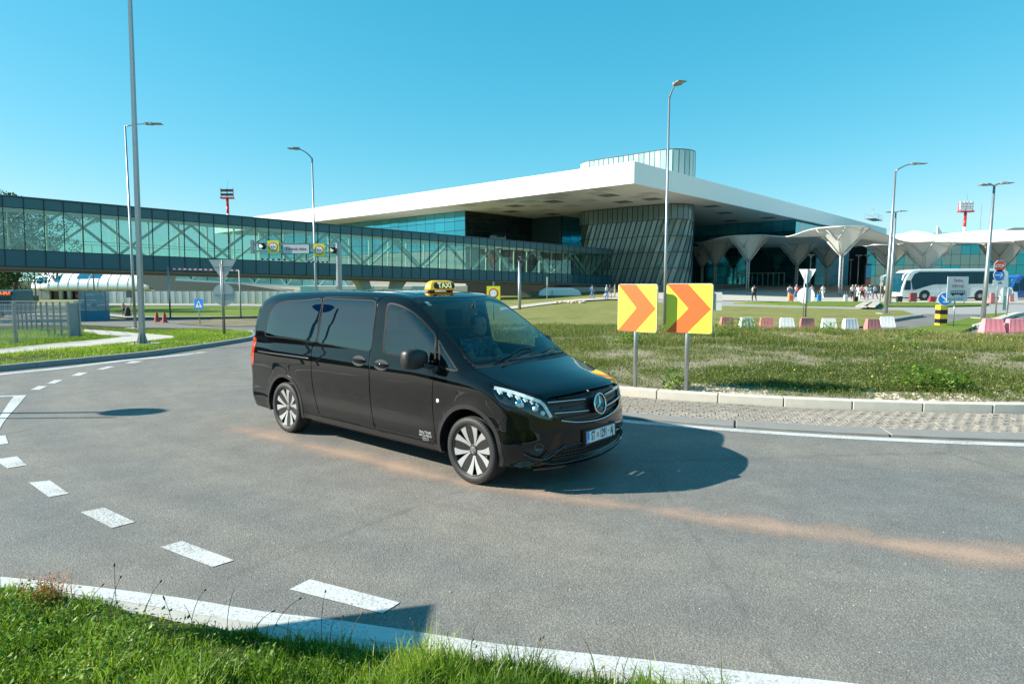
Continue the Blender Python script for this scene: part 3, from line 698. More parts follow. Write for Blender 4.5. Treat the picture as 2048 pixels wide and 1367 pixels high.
def leaves(name, C0, n, spread, size, mat, hfun, zr=(.02, .16), parent=None, kind=None, clip=None):
    """little folded leaves at all angles"""
    mb_v = []; k = len(C0)
    ctr = C0[rng.integers(0, k, n)] + rng.normal(0, spread, (n, 2))
    if clip is not None: ctr = ctr[inpoly(clip, ctr)]; n = len(ctr)
    n = len(ctr); z = hfun(ctr[:, 0], ctr[:, 1]) + rng.uniform(*zr, n)
    s = size*rng.uniform(.6, 1.4, n); az = rng.uniform(0, 2*np.pi, n); ti = rng.uniform(-.2, .9, n)
    d = np.stack([np.cos(az)*np.cos(ti), np.sin(az)*np.cos(ti), np.sin(ti)], 1); sd_ = np.stack([-np.sin(az), np.cos(az), 0*az], 1)
    c = np.stack([ctr[:, 0], ctr[:, 1], z], 1); up = np.cross(d, sd_)
    V = np.stack([c, c + d*s[:, None]*.5 + sd_*s[:, None]*.34 - up*s[:, None]*.08, c + d*s[:, None], c + d*s[:, None]*.5 - sd_*s[:, None]*.34 - up*s[:, None]*.08], 1).reshape(-1, 3).astype(np.float32)
    b = (np.arange(n)*4)[:, None]; F = np.concatenate([b + [0, 1, 2], b + [0, 2, 3]])
    me = bpy.data.meshes.new(name); me.vertices.add(len(V)); me.vertices.foreach_set('co', V.ravel()); me.loops.add(F.size); me.loops.foreach_set('vertex_index', F.ravel().astype(np.int32))
    me.polygons.add(len(F)); me.polygons.foreach_set('loop_start', (np.arange(len(F))*3).astype(np.int32)); me.polygons.foreach_set('loop_total', np.full(len(F), 3, np.int32))
    a = me.attributes.new('shade', 'FLOAT', 'POINT'); a.data.foreach_set('value', np.repeat(rng.uniform(0, 1, n), 4).astype(np.float32)); me.materials.append(mat); me.update(calc_edges=True)
    o = put(name, me, parent)
    if kind: o['kind'] = kind
    return o
NVin = [(p[0], p[1]-.07) for p in vg] + NV[len(vg):]
Cc = P[(rng.uniform(0, 1, len(P)) < .004) & (e_ > .12)]
leaves('clover', Cc, 11000, .06, .015, M['leaf'], nh, (.02, .10), kind='stuff', clip=NVin)
CL = P[(rng.uniform(0, 1, len(P)) < .006) & (P[:, 0] < -1.2) & (e_ > .15)]
leaves('broad_weeds', CL, 3200, .05, .024, M['leaf'], nh, (.04, .15), kind='stuff', clip=NVin)
Q = np.array(gp([(1350, 752), (1480, 652), (1655, 655), (1900, 660)]))
# tall seed heads over the white line
M['seed'] = simple('seed_head', (.10, .085, .04), .8, 0, .3)
def seedstem(px, py_top, py_base, bend, head, flower=None):
    b = gd(px, py_base); b = Vector((b.x, b.y, .05)); tpt = at(px + bend, py_top, b.y)
    mb = MB(); c = b.lerp(tpt, .62) + Vector((-.35*(tpt.x-b.x) - .012, 0, .02))
    pts = [b*(1-u)*(1-u) + c*2*u*(1-u) + tpt*u*u for u in np.linspace(0, 1, 8)]
    mb.tube(pts, [.0018]*6+[.0013]*2, 5); mat = M['leaf']
    o = mb.build('grass_stem', M['stalk'], smooth=True)
    if head:
        mb = MB(); dd = (pts[-1]-pts[-2]).normalized(); L = head
        mb.tube([pts[-1], pts[-1]+dd*L*.3, pts[-1]+dd*L*.7, pts[-1]+dd*L], [.0015, .0048, .0045, .0008], 6); mb.build('seed_head', M['seed'], o, smooth=True)
    if flower:
        mb = MB(); p = pts[-1]
        for k in range(8):
            a = 2*math.pi*k/8; mb.add([p, p+Vector((.006*math.cos(a-.3), .004*math.sin(a-.3), .006*math.sin(a))), p+Vector((.014*math.cos(a), .006*math.sin(a), .013*math.sin(a)+.004)), p+Vector((.006*math.cos(a+.3), .004*math.sin(a+.3), .006*math.sin(a)))], [(0, 1, 2, 3)])
        mb.build('petals', M['petal'], o)
    return o
stems = [(176, 1172, 1265, 26, .03, 0, 'dark seed head leaning over the white edge line, leftmost of the tall stems'), (222, 1156, 1290, 18, .02, 0, 'thin stem with a small dark head, second from the left by the line'),
         (241, 1133, 1300, -12, .022, 0, 'tallest thin grass stem rising over the white edge line'), (285, 1165, 1290, 34, .025, 0, 'grass stem with a drooping brown tip over the gutter'),
         (455, 1178, 1300, 14, .0, 0, 'bare grass stem with side shoots over the white line'), (506, 1224, 1300, 36, .03, 0, 'seed head with short dark tip above the gutter shadow'),
         (645, 1185, 1320, 5, .02, 0, 'lone upright stem in front of the white dash'), (1213, 1325, 1385, -3, .0, 1, 'yellow flower on a thin stem in front of the white line'),
         (360, 1200, 1320, -30, .03, 0, 'slanting seed head beside the grey gutter slab')]
for px, pt, pb_, bd, hd_, fl, lb in stems: tag(seedstem(px, pt, pb_, bd, hd_, fl), lb, 'grass stem', 'tall stems on the near verge')
for k in range(46):
    px = rng.uniform(120, 1260); yb = 1250 + px*.10 + rng.uniform(0, 40); pt = yb - rng.uniform(50, 110); bd = rng.normal(0, 22)
    o_ = seedstem(px, pt, yb, bd, .018 if k % 3 == 0 else 0, 0); _j = o_.data
    if k == 0: stem0 = o_; tag(o_, 'loose thin grass stems nodding over the gutter slab', None, None, 'stuff')
    else:
        o_['kind'] = 'stuff'
# reddish weed at the edge of the near verge
rw_ = gd(95, 1215); Rr = np.array([[rw_.x + .05*math.cos(i), rw_.y + .03*math.sin(i)] for i in range(9)])
o = blades('red_stemmed_weed', np.repeat(Rr, 16, 0) + rng.normal(0, .05, (144, 2)), nh, rng.uniform(.06, .22, 144), np.full(144, .004), M['redstem'], 3, .8, kind=None)
tag(o, 'reddish dry weed at the edge of the near verge', 'weed')
leaves('red_leaf', Rr, 260, .06, .014, M['redstem'], nh, (.03, .20), parent=o, kind='stuff')
# leafy plants on the island
leaves('island_clover', leaves_later, 80000, .10, .030, M['leaf_olive'], isl_h, (.01, .13), kind='stuff')
def plant(px, py, r, hgt_, n, label, Y=None):
    b = gd(px, py, .15); o = blades('leafy_plant', np.tile([[b.x, b.y]], (14, 1)) + rng.normal(0, r*.3, (14, 2)), isl_h, rng.uniform(.5, 1, 14)*hgt_, np.full(14, .012), M['blade_near'], 2, .6, kind=None)
    tag(o, label, 'plant', 'leafy plants among the island weeds')
    leaves('foliage', np.array([[b.x, b.y]]), n, r*.45, .075, M['leaf'], isl_h, (.02, hgt_), parent=o, kind='stuff')
for a in [(1350, 778, .26, .34, 150, 'pale green leafy plant just left of the right chevron post'), (1822, 778, .40, .42, 260, 'large leafy plant by the kerb, left one of two'),
          (1880, 782, .36, .34, 220, 'leafy plant by the kerb to the right of a taller one'), (1925, 782, .22, .25, 120, 'small dark leafed plant at the right end of a row'),
          (1470, 668, .9, .50, 500, 'broad bushy weed in front of the second red barrier'), (1440, 676, .6, .4, 300, 'bushy weed right behind the right chevron board'),
          (1500, 665, .6, .45, 320, 'bushy weed in front of the white barrier'), (1655, 672, .5, .45, 300, 'round bush in front of the white barrier by the twin sign posts'),
          (1822, 700, .5, .5, 260, 'upright leafy weed left of the striped bollard'), (1255, 690, .6, .3, 260, 'low weed clump behind the left chevron board')]: plant(*a)
# ================= airport terminal =================
def facade_glass(name, col, rough=.04, spec=.9, ior=1.6, var=.25):
    t = NT(name); oi = t.n('ShaderNodeObjectInfo'); v = t.coord('Object')
    c = t.mix(oi.outputs['Random'], tuple(x*(1-var) for x in col), tuple(x*(1+var) for x in col))
    b = t.n('ShaderNodeBsdfPrincipled'); t.l(c, b.inputs['Base Color']); b.inputs['Roughness'].default_value = rough
    b.inputs['IOR'].default_value = ior; b.inputs['Specular IOR Level'].default_value = spec
    t.l(t.bump(t.noise(v, .6, 2), .012, .05), b.inputs['Normal']); return t.done(b.outputs[0])
M['tower_glass'] = facade_glass('tower_glass', (.12, .175, .165), .06, .6, 1.5, .08)
M['tower_pale'] = facade_glass('tower_pale_glass', (.21, .27, .25), .08, .6, 1.5, .08)
M['drum_glass'] = facade_glass('drum_glass', (.30, .48, .47), .08, .8, 1.6, .2)
M['drum_pale'] = facade_glass('drum_pale_glass', (.42, .56, .55), .12, .6, 1.5, .15)
def tinted_mirror(name, col, rough=.05, metal=.85, var=.12):
    m = facade_glass(name, col, rough, .8, 1.6, var); [n for n in m.node_tree.nodes if n.type == 'BSDF_PRINCIPLED'][0].inputs['Metallic'].default_value = metal; return m
M['cyan_glass'] = tinted_mirror('cyan_glass', (.10, .42, .50), .04)
M['teal_glass'] = tinted_mirror('teal_glass', (.045, .30, .36), .05, .8, .2)
M['blue_glass'] = tinted_mirror('blue_glass', (.10, .60, .80), .05)
M['dark_glass'] = facade_glass('dark_glass', (.008, .020, .024), .03, .6, 1.5, .5)
M['entrance_glass'] = facade_glass('entrance_glass', (.022, .13, .155), .04, .9, 2.1, .3)
M['mullion'] = simple('mullion', (.02, .035, .04), .5, .2, .1)
M['fascia'] = simple('white_fascia', (.80, .80, .79), .5, 0, .02, 1)
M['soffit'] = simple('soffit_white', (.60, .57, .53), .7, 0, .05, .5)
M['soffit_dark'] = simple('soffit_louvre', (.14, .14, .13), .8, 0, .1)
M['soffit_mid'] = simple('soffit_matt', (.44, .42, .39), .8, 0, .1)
M['plinth'] = simple('plinth_stone', (.20, .20, .195), .8, 0, .12, 1)
TO = Vector((14.76, 78.4, 0)); TV = Vector((.670, .742, 0)); TU = Vector((-.742, .670, 0)); TA = math.atan2(.742, .670)
term = thing('airport_terminal', 'long airport terminal with a thin white slab roof and slanted glass tower', 'terminal', TO, TA)
def tl(p):   # world -> terminal frame
    d = Vector(p) - TO; return Vector((d.dot(TV), d.dot(TU), p[2]))
mb = MB(); mb.box(.03, 130, .03, 118, 14.0, 14.3); mb.box(2, 128, 2, 116, 14.3, 16.3); mb.build('roof', M['fascia'], term)
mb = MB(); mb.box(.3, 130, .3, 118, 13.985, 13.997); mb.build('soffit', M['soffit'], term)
mb = MB(); mb.box(0, .28, 0, 118, 13.98, 16.6); mb.build('fascia', M['fascia'], term)
mb = MB(); mb.box(.285, 130, 0, .28, 13.98, 16.6); mb.build('fascia', M['fascia'], term)
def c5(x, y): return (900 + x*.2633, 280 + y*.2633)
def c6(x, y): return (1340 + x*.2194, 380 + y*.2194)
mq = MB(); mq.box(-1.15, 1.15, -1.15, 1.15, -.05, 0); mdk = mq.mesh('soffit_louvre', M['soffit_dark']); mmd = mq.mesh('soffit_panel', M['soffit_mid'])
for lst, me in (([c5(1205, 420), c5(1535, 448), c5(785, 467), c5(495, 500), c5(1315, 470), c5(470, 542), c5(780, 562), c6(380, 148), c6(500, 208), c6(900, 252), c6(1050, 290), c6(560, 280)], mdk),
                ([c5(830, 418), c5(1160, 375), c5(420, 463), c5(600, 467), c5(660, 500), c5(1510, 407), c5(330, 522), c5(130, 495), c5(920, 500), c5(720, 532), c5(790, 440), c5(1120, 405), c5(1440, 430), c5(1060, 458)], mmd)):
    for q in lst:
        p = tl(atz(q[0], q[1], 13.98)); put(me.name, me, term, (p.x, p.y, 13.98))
# glass boxes under the roof
def pane_mesh(name, w, h, mat, shear=0.0, th=.04):
    mb = MB(); a = [(-w/2, -h/2), (w/2, -h/2), (w/2 + shear, h/2), (-w/2 + shear, h/2)]
    mb.add([(x, -th, z) for x, z in a] + [(x, 0, z) for x, z in a], [(0, 1, 2, 3), (7, 6, 5, 4), (0, 4, 5, 1), (1, 5, 6, 2), (2, 6, 7, 3), (3, 7, 4, 0)])
    return mb.mesh(name, mat)
def facade(parent, a, b, z0, z1, nc, nr, mats, name='pane', mull=.07, jit=True):
    """flat curtain wall from a to b in the parent's frame; outward side is to the right of a->b"""
    a = Vector((a[0], a[1], 0)); b = Vector((b[0], b[1], 0)); L = (b-a).length; ang = math.atan2((b-a).y, (b-a).x)
    w = L/nc; h = (z1-z0)/nr; ms = [pane_mesh(name, w-mull, h-mull, m) for m in mats]
    for i in range(nc):
        for j in range(nr):
            p = a + (b-a)*((i+.5)/nc); put(name, random.choice(ms), parent, (p.x, p.y, z0 + (j+.5)*h), (random.uniform(-.004, .004), 0, ang + random.uniform(-.004, .004)))
    mb = MB()
    for i in range(nc+1): p = a + (b-a)*(i/nc); mb.bar((p.x, p.y, z0), (p.x, p.y, z1), mull, .14, (b-a).normalized())
    for j in range(nr+1): mb.bar((a.x, a.y, z0+j*h), (b.x, b.y, z0+j*h), .14, mull)
    o = mb.build('mullion_grid', M['mullion'], parent)
    return o
facade(term, (6.8, 108), (6.8, 36.6), 7.6, 13.95, 28, 4, [M['cyan_glass']], 'west_pane')
facade(term, (6.9, 36.6), (24.0, 36.6), 7.6, 13.95, 9, 4, [M['dark_glass']], 'hall_pane')
mb = MB(); mb.box(7.0, 60, 36.8, 108, 0.2, 13.9); mb.build('inner_wall', M['dark'], term)
mb = MB(); mb.box(6.75, 24, 36.5, 37, .2, 7.5); mb.box(6.75, 7.2, 37, 108, .2, 7.5); mb.build('lower_wall', M['plinth'], term)
facade(term, (60, 30), (60, .8), 1.1, 11.8, 13, 5, [M['teal_glass']], 'entrance_pane'); facade(term, (60, 30), (60, .8), 11.85, 13.95, 13, 1, [M['blue_glass']], 'top_pane')
mb = MB(); mb.box(60.2, 129, 1.1, 36, .5, 13.9); mb.build('hall_wall', simple('hall_wall', (.035, .05, .055), .5), term)
mb = MB(); mb.box(24, 60.2, 29.9, 36.5, .5, 13.9); mb.build('hall_side', simple('hall_side', (.02, .05, .06), .3), term)
facade(term, (24.5, 29.8), (60, 29.8), 1.1, 13.95, 14, 6, [M['teal_glass']], 'court_pane')
facade(term, (60.4, 1.0), (128, 1.0), .9, 13.9, 24, 5, [M['teal_glass'], M['entrance_glass']], 'street_pane')
for k in range(10):
    mb = MB(); mb.box(59.78, 59.86, 2.4+k*1.05, 2.5+k*1.05, 1.05, 3.9); mb.build('door_frame', M['drum_pale'], term)
mb = MB(); mb.box(59.76, 59.86, 2.4, 11.95, 3.8, 3.95); mb.build('door_header', M['drum_pale'], term)
# stadium-shaped glass tower
TX, TY0, TY1, TR = 24.0, 8.0, 21.0, 3.6
def stad(s, r=TR):
    Ls = TY1-TY0; Pm = 2*Ls + 2*math.pi*TR; s %= Pm
    if s < Ls: return Vector((TX - r, TY1 - s, 0)), -math.pi/2          # front wall, running towards the rounded end
    s -= Ls
    if s < math.pi*TR: a = math.pi + s/TR; return Vector((TX + r*math.cos(a), TY0 + r*math.sin(a), 0)), a + math.pi/2
    s -= math.pi*TR
    if s < Ls: return Vector((TX + r, TY0 + s, 0)), math.pi/2
    s -= Ls; a = s/TR; return Vector((TX + r*math.cos(a), TY1 + r*math.sin(a), 0)), a + math.pi/2
PER = 2*(TY1-TY0) + 2*math.pi*TR; NC = 52; cw = PER/NC
Z0, ZB, RH = 1.75, 11.6, 2.46
pb_ = [pane_mesh('band_pane', cw-.07, 13.95-ZB, m) for m in (M['tower_glass'], M['tower_pale'])]
pd_ = [pane_mesh('drum_pane', cw-.06, 22.0-16.55, m) for m in (M['drum_glass'], M['drum_pale'])]
sh = .80
ps_ = [pane_mesh('slant_pane', cw-.06, RH-.06, m, sh) for m in (M['tower_glass'], M['tower_pale'], M['tower_glass'])]
for k in range(NC):
    p, a = stad((k+.5)*cw); put('band_pane', pb_[0], term, (p.x, p.y, (ZB+13.95)/2), (0, 0, a))
    put('drum_pane', pd_[k % 2], term, (p.x, p.y, (22.0+16.55)/2), (0, 0, a))
for k in range(-1, 33):
    for j in range(4):
        z = Z0 + j*RH + .03; z2 = Z0 + (j+1)*RH - .03; s0 = k*cw + (j-3)*sh; g_ = .03; rr_t = TR + (.0 if j else .0)
        q = [stad(s0+g_, TR)[0], stad(s0+cw-g_, TR)[0], stad(s0+cw+sh-g_, TR)[0], stad(s0+sh+g_, TR)[0]]
        qi = [stad(s0+g_, TR-.05)[0], stad(s0+cw-g_, TR-.05)[0], stad(s0+cw+sh-g_, TR-.05)[0], stad(s0+sh+g_, TR-.05)[0]]
        zs4 = (z, z, z2, z2); ctr = sum(q, Vector())/4 + Vector((0, 0, (z+z2)/2)); mb = MB()
        vs = [Vector((p.x, p.y, zz_)) - ctr for p, zz_ in zip(q, zs4)] + [Vector((p.x, p.y, zz_)) - ctr for p, zz_ in zip(qi, zs4)]
        mb.add(vs, [(0, 1, 2), (0, 2, 3), (7, 6, 5, 4), (0, 4, 5, 1), (1, 5, 6, 2), (2, 6, 7, 3), (3, 7, 4, 0)])
        put('slant_pane', mb.mesh('slant_pane', M['tower_glass'] if k % 2 else M['tower_pale']), term, ctr)
mb = MB()
for k in range(NC):
    p, a = stad(k*cw, TR+.03); mb.bar((p.x, p.y, ZB), (p.x, p.y, 13.97), .10, .12, (-math.sin(a), math.cos(a), 0)); mb.bar((p.x, p.y, 16.5), (p.x, p.y, 22.0), .10, .10, (-math.sin(a), math.cos(a), 0))
mb.build('tower_mullion', M['mullion'], term)['kind'] = 'stuff'
mb = MB()
for k in range(-1, 34):
    for j in range(4):
        p, a = stad(k*cw + (j-3)*sh, TR+.03); q, a2 = stad(k*cw + (j-2)*sh, TR+.03)
        mb.bar((p.x, p.y, Z0+j*RH), (q.x, q.y, Z0+(j+1)*RH), .12, .12, (-math.sin(a), math.cos(a), 0))
mb.build('slant_mullion', M['mullion'], term)['kind'] = 'stuff'
def stad_band(mb, r, z0, z1, n=96):
    P = [stad(PER*i/n, r)[0] for i in range(n)]; b = [(p.x, p.y, z) for z in (z0, z1) for p in P]
    mb.add(b, [(i, (i+1) % n, (i+1) % n + n, i + n) for i in range(n)] + [tuple(range(n))[::-1], tuple(range(n, 2*n))])
mb = MB()
for z in (Z0, Z0+RH, Z0+2*RH, Z0+3*RH, ZB, 13.9): stad_band(mb, TR+.07, z-.045, z+.045)
stad_band(mb, TR+.06, 21.95, 22.08); mb.build('tower_transom', M['mullion'], term)
mb = MB(); stad_band(mb, TR-.22, 1.6, 21.9); mb.build('tower_core', simple('tower_core', (.05, .07, .07), .6), term)
mb = MB(); stad_band(mb, TR+.25, -.2, Z0-.02); mb.box(TX-TR-.25, TX+30, TY0, TY1+6, -.2, Z0-.05); mb.build('tower_plinth', M['plinth'], term)
# roof plant
rp = thing('rooftop_plant', 'rooftop steel platform and antenna at the right end of the white roof', 'rooftop platform', (84, 150, 16.6), TA)
mb = MB(); mb.box(-3, 5, -1, 1, 0, .15); mb.build('platform', M['galv'], rp)
mb = MB()
for x in (-3, -1, 1, 3, 5): mb.bar((x, -1, 0), (x, -1, 1.1), .06); mb.bar((x, 1, 0), (x, 1, 1.1), .06)
mb.bar((-3, -1, 1.1), (5, -1, 1.1), .05); mb.bar((-3, -1, .6), (5, -1, .6), .05); mb.bar((-3, 1, 1.1), (5, 1, 1.1), .05); mb.build('railing', M['galv'], rp)
mb = MB(); mb.bar((0, 0, 0), (0, 0, 3.2), .10); mb.bar((-1.4, 0, 2.2), (1.4, 0, 2.5), .06); mb.bar((2, .5, 0), (2, .5, 2.6), .06); mb.build('mast', M['galv'], rp)

# ================= glass footbridge =================
BO = Vector((-41.1, 51.9, 3.33)); BA = math.atan2(.676, .737); BSL = math.atan(.0208)
M['br_glass'] = glassy('footbridge_glass', (.66, .81, .79), 1.0, .02, 1.75)
M['br_glass_back'] = glassy('footbridge_back_glass', (.82, .91, .88), 1.0, .03, 1.4)
M['br_panel'] = facade_glass('footbridge_spandrel', (.080, .165, .190), .25, .3, 1.45, .05)
M['br_panel_low'] = facade_glass('footbridge_lower_spandrel', (.020, .115, .155), .15, .4, 1.5, .05)
M['br_steel'] = simple('footbridge_steel', (.46, .54, .52), .5, 0, .05)
M['br_in'] = simple('footbridge_lining', (.36, .44, .40), .7, 0, .05)
M['br_soffit'] = simple('footbridge_soffit', (.30, .24, .19), .7, 0, .1)
br = bpy.data.objects.new('footbridge', None); C.objects.link(br); br.location = BO; br.rotation_euler = (0, BSL, BA); br.rotation_mode = 'XYZ'
tag(br, 'long glazed footbridge with steel diagonals running to the terminal tower', 'footbridge')
SP_ = 1.345; N0, N1 = -10, 59
zr = [0, 1.355, 4.745, 5.60]; DEP = 4.2
pm_ = [pane_mesh(n, SP_-.05, zr[i+1]-zr[i]-.05, m) for i, (n, m) in enumerate((('lower_panel', M['br_panel_low']), ('glass_pane', M['br_glass']), ('upper_panel', M['br_panel'])))]
pbk = pane_mesh('back_pane', SP_*2-.08, zr[2]-zr[1]-.05, M['br_glass_back'])
for k in range(N0, N1):
    for i, me in enumerate(pm_): put(me.name, me, br, ((k+.5)*SP_, 0, (zr[i]+zr[i+1])/2), (random.uniform(-.003, .003), 0, random.uniform(-.003, .003)))
    if k % 2 == 0: put('back_pane', pbk, br, ((k+1)*SP_, DEP, (zr[1]+zr[2])/2))
mm = MB(); mm.box(-.03, .03, -.09, .03, 0, 5.6); mmu = mm.mesh('mullion', M['mullion'])
for k in range(N0, N1+1): put('mullion', mmu, br, (k*SP_, 0, 0))
mb = MB()
for z in zr: mb.bar((N0*SP_, -.03, z), (N1*SP_, -.03, z), .12, .05)
mb.build('transom', M['mullion'], br)
mb = MB(); mb.box(N0*SP_, N1*SP_, .05, DEP-.05, -.20, -.02); mb.box(N0*SP_, N1*SP_, .9, DEP-.9, -.42, -.20); mb.build('deck', M['br_soffit'], br)
mb = MB(); mb.box(N0*SP_, N1*SP_, .05, DEP-.05, 1.0, 1.3); mb.box(N0*SP_, N1*SP_, .05, DEP-.05, 4.75, 5.55); mb.build('lining', M['br_in'], br)
mb = MB(); mb.box(N0*SP_, N1*SP_, DEP-.04, DEP+.02, 0, zr[1]); mb.box(N0*SP_, N1*SP_, DEP-.04, DEP+.02, zr[2], 5.6); mb.build('back_wall', M['br_panel'], br)
mb = MB(); mb.box(N0*SP_, N1*SP_, -.02, DEP, 5.6, 5.72); mb.build('roof', M['br_panel'], br)
prd = 6*SP_
for side, off, ph in ((.35, 0, 0), (DEP-.35, 1, .38)):
    k = -2
    while (k*prd/2 + ph*prd) < N1*SP_:
        x0 = k*prd/2 + ph*prd; x1 = x0 + prd/2
        if x0 >= N0*SP_:
            mb = MB(); a, b = ((x0, side, 1.3), (x1, side, 4.75)) if k % 2 == 0 else ((x0, side, 4.75), (x1, side, 1.3)); mb.bar(a, b, .22, .26, (0, 1, 0)); mb.build('diagonal', M['br_steel'], br)
        k += 1
pmsh = MB(); pmsh.box(-.07, .07, -.07, .07, 1.3, 4.75); pmh = pmsh.mesh('post', simple('back_post', (.66, .68, .52), .6))
for k in range(N0, N1, 2): put('post', pmh, br, (k*SP_+.6, DEP-.15, 0))
mb = MB()
for z in (2.1, 2.35): mb.bar((N0*SP_, .55, z), (N1*SP_, .55, z), .05, .04)
mb.build('handrail', M['br_steel'], br)
# raking concrete legs
def br_pt(px, z):   # point below the bridge at pixel column px
    r = (px-1024)/FPX; s = (r*BO.y - BO.x)/(.737 - .676*r); return Vector((BO.x + .737*s, BO.y + .676*s, z)), s
for i, (pa, pb2, ya, yb) in enumerate(((738, 757, 2.6, .2), (817, 799, 2.5, .2))):
    a, s_ = br_pt(pa, ya); b, s2 = br_pt(pb2, yb); n_ = Vector((-.676, .737, 0))*2.0
    mb = MB(); mb.bar(a+n_, b+n_, 1.5, 1.5, (0, 0, 1), .8, .8)
    mb.bar(b+n_+Vector((0, 0, .2)), Vector((b.x, b.y, -1.6))+n_, .8, .8); o = mb.build('bridge_leg', M['concrete']); 
    tag(o, ('raking concrete leg under the footbridge leaning to the right' if i == 0 else 'raking concrete leg under the footbridge leaning to the left'), 'bridge leg', 'raking legs of the footbridge')

# ================= membrane canopies =================
M['membrane'] = None
t = NT('membrane'); v = t.coord('Object')
df = t.n('ShaderNodeBsdfDiffuse'); df.inputs[0].default_value = (.66, .64, .60, 1); tl_ = t.n('ShaderNodeBsdfTranslucent'); tl_.inputs[0].default_value = (.60, .57, .50, 1)
mx = t.n('ShaderNodeMixShader'); mx.inputs[0].default_value = .12; t.l(df.outputs[0], mx.inputs[1]); t.l(tl_.outputs[0], mx.inputs[2]); M['membrane'] = t.done(mx.outputs[0])
M['can_steel'] = simple('canopy_steel', (.50, .50, .48), .45, 0, .05)
def ws(px, Y): return ((px-1024)/FPX*Y, Y)
FUN = [  # px, depth, neck z, rim z, rim radius, label
 (1678, 82, 5.7, 8.85, 3.0, 'tallest tree-like canopy column with a pale funnel nearest the pedestrians'),
 (1493, 100, 5.6, 9.1, 2.9, 'pale funnel column in front of the terminal entrance doors'),
 (1590, 112, 5.3, 8.6, 3.0, 'shaded funnel column between two brighter canopy columns'),
 (1650, 126, 5.2, 8.6, 3.0, 'far funnel column dimly seen beneath the canopy'),
 (1428, 118, 5.4, 9.3, 3.0, 'shaded funnel column beside the glass tower'),
 (1846, 88, 3.9, 7.3, 3.4, 'pale funnel column rising behind the white coach'),
 (1772, 102, 4.4, 7.8, 3.3, 'shaded funnel column behind the tall street lamp'),
 (1995, 102, 4.2, 8.0, 3.0, 'funnel column above the roof of the white coach rear'),
 (2082, 86, 4.4, 7.6, 3.4, 'funnel column cut by the edge of the view behind the stop sign'),
 (1402, 128, 5.4, 9.0, 2.6, 'dark far canopy column next to the glass tower')]
for px, Y, nz, rz_, rr, lb in FUN:
    x, y = ws(px, Y); g = hgt(x, y) + .03
    cc = thing('canopy_column', lb, 'canopy column', (x, y, g), 0, 'tree-like columns carrying the membrane roof')
    mb = MB(); prof = [(.22 + (rr-.22)*u, (nz-g) + (rz_-nz)*(1-(1-u)**1.18)) for u in np.linspace(0, 1, 9)]
    mb.lathe(prof, 28); mb.build('funnel', M['membrane'], cc, smooth=True)
    mb = MB(); mb.lathe([(rr+.07*math.cos(a), rz_-g+.07*math.sin(a)) for a in np.linspace(0, 2*math.pi, 7)], 32); mb.build('rim', M['can_steel'], cc, smooth=True)
    for sx in (-.16, .16):
        mb = MB(); mb.tube([(sx, 0, 0), (sx, 0, nz-g)], .11, 8); mb.build('post', M['can_steel'], cc, smooth=True)
    mb = MB()
    for z in np.arange(.6, nz-g-.3, .55): mb.bar((-.16, 0, z), (.16, 0, z), .05, .12)
    mb.build('lacing', M['can_steel'], cc)
    for k in range(4):
        a = math.pi/4 + k*math.pi/2; ca, sa_ = math.cos(a), math.sin(a); H_ = rz_-nz
        knee = Vector((rr*.60*ca, rr*.60*sa_, nz-g+H_*.50))
        mb = MB(); mb.tube([(0.22*ca, .22*sa_, nz-g-.25), knee], [.13, .11], 8)
        for da in (-.42, .42): mb.tube([knee, (rr*1.03*math.cos(a+da), rr*1.03*math.sin(a+da), rz_-g)], [.10, .08], 8)
        mb.build('branch', M['can_steel'], cc, smooth=True)
# connecting sheets
ctrl = [(*ws(px, Y), rz_, rr) for px, Y, nz, rz_, rr, lb in FUN]
extra = [(1585, 90, 8.3), (1760, 80, 7.9), (1540, 108, 8.9), (1620, 104, 9.2), (1700, 100, 9.6), (1812, 104, 10.4), (1850, 112, 10.3), (1905, 96, 7.9), (1965, 110, 10.9), (2030, 110, 10.9), (2100, 105, 10.6), (1745, 112, 10.0),
         (1390, 108, 8.6), (1450, 125, 9.2), (1600, 135, 9.4), (1700, 135, 10), (1850, 135, 9.6), (2000, 135, 10), (1925, 90, 7.4)]
ctrl += [(*ws(px, Y), z, 0) for px, Y, z in extra]
CT = np.array(ctrl)
_s = []
for a_ in CT:
    if a_[3] > 0: _s += [(a_[0]+a_[3]*math.cos(q), a_[1]+a_[3]*math.sin(q), a_[2]) for q in np.linspace(0, 2*math.pi, 9)[:-1]]
    else: _s.append(tuple(a_[:3]))
_s = np.array(_s); _D = np.hypot(_s[:, None, 0]-_s[None, :, 0], _s[:, None, 1]-_s[None, :, 1]); _z0 = _s[:, 2].mean()
_ker = lambda d: (d+.5)**1.5
_cf = np.linalg.solve(np.block([[_ker(_D)+np.eye(len(_s))*.05, np.ones((len(_s), 1))], [np.ones((1, len(_s))), np.zeros((1, 1))]]), np.r_[_s[:, 2]-_z0, 0])
def memb_z(x, y):
    return float((_cf[:-1]*_ker(np.hypot(_s[:, 0]-x, _s[:, 1]-y))).sum() + _cf[-1] + _z0)
def front_pt(px, Y): return ws(px, Y)
MP = [ws(1385, 112), ws(1420, 104), ws(1466, 98.5), ws(1510, 96.8), ws(1570, 90), ws(1632, 81.5), ws(1678, 79), ws(1724, 81), ws(1765, 82.5), ws(1800, 86), ws(1846, 84.7), ws(1890, 86), ws(1950, 88), ws(2030, 84), ws(2082, 82.6), ws(2200, 84), ws(2200, 128), ws(1750, 138), ws(1400, 138)]
V, F = grid_fill(MP, 1.6, 0, lambda x, y: memb_z(x, y))
keepF = []
for f in F:
    c = sum((Vector(V[i]) for i in f), Vector())/3
    if all(math.hypot(c.x-a[0], c.y-a[1]) > a[3]*.93 for a in CT if a[3] > 0): keepF.append(f)
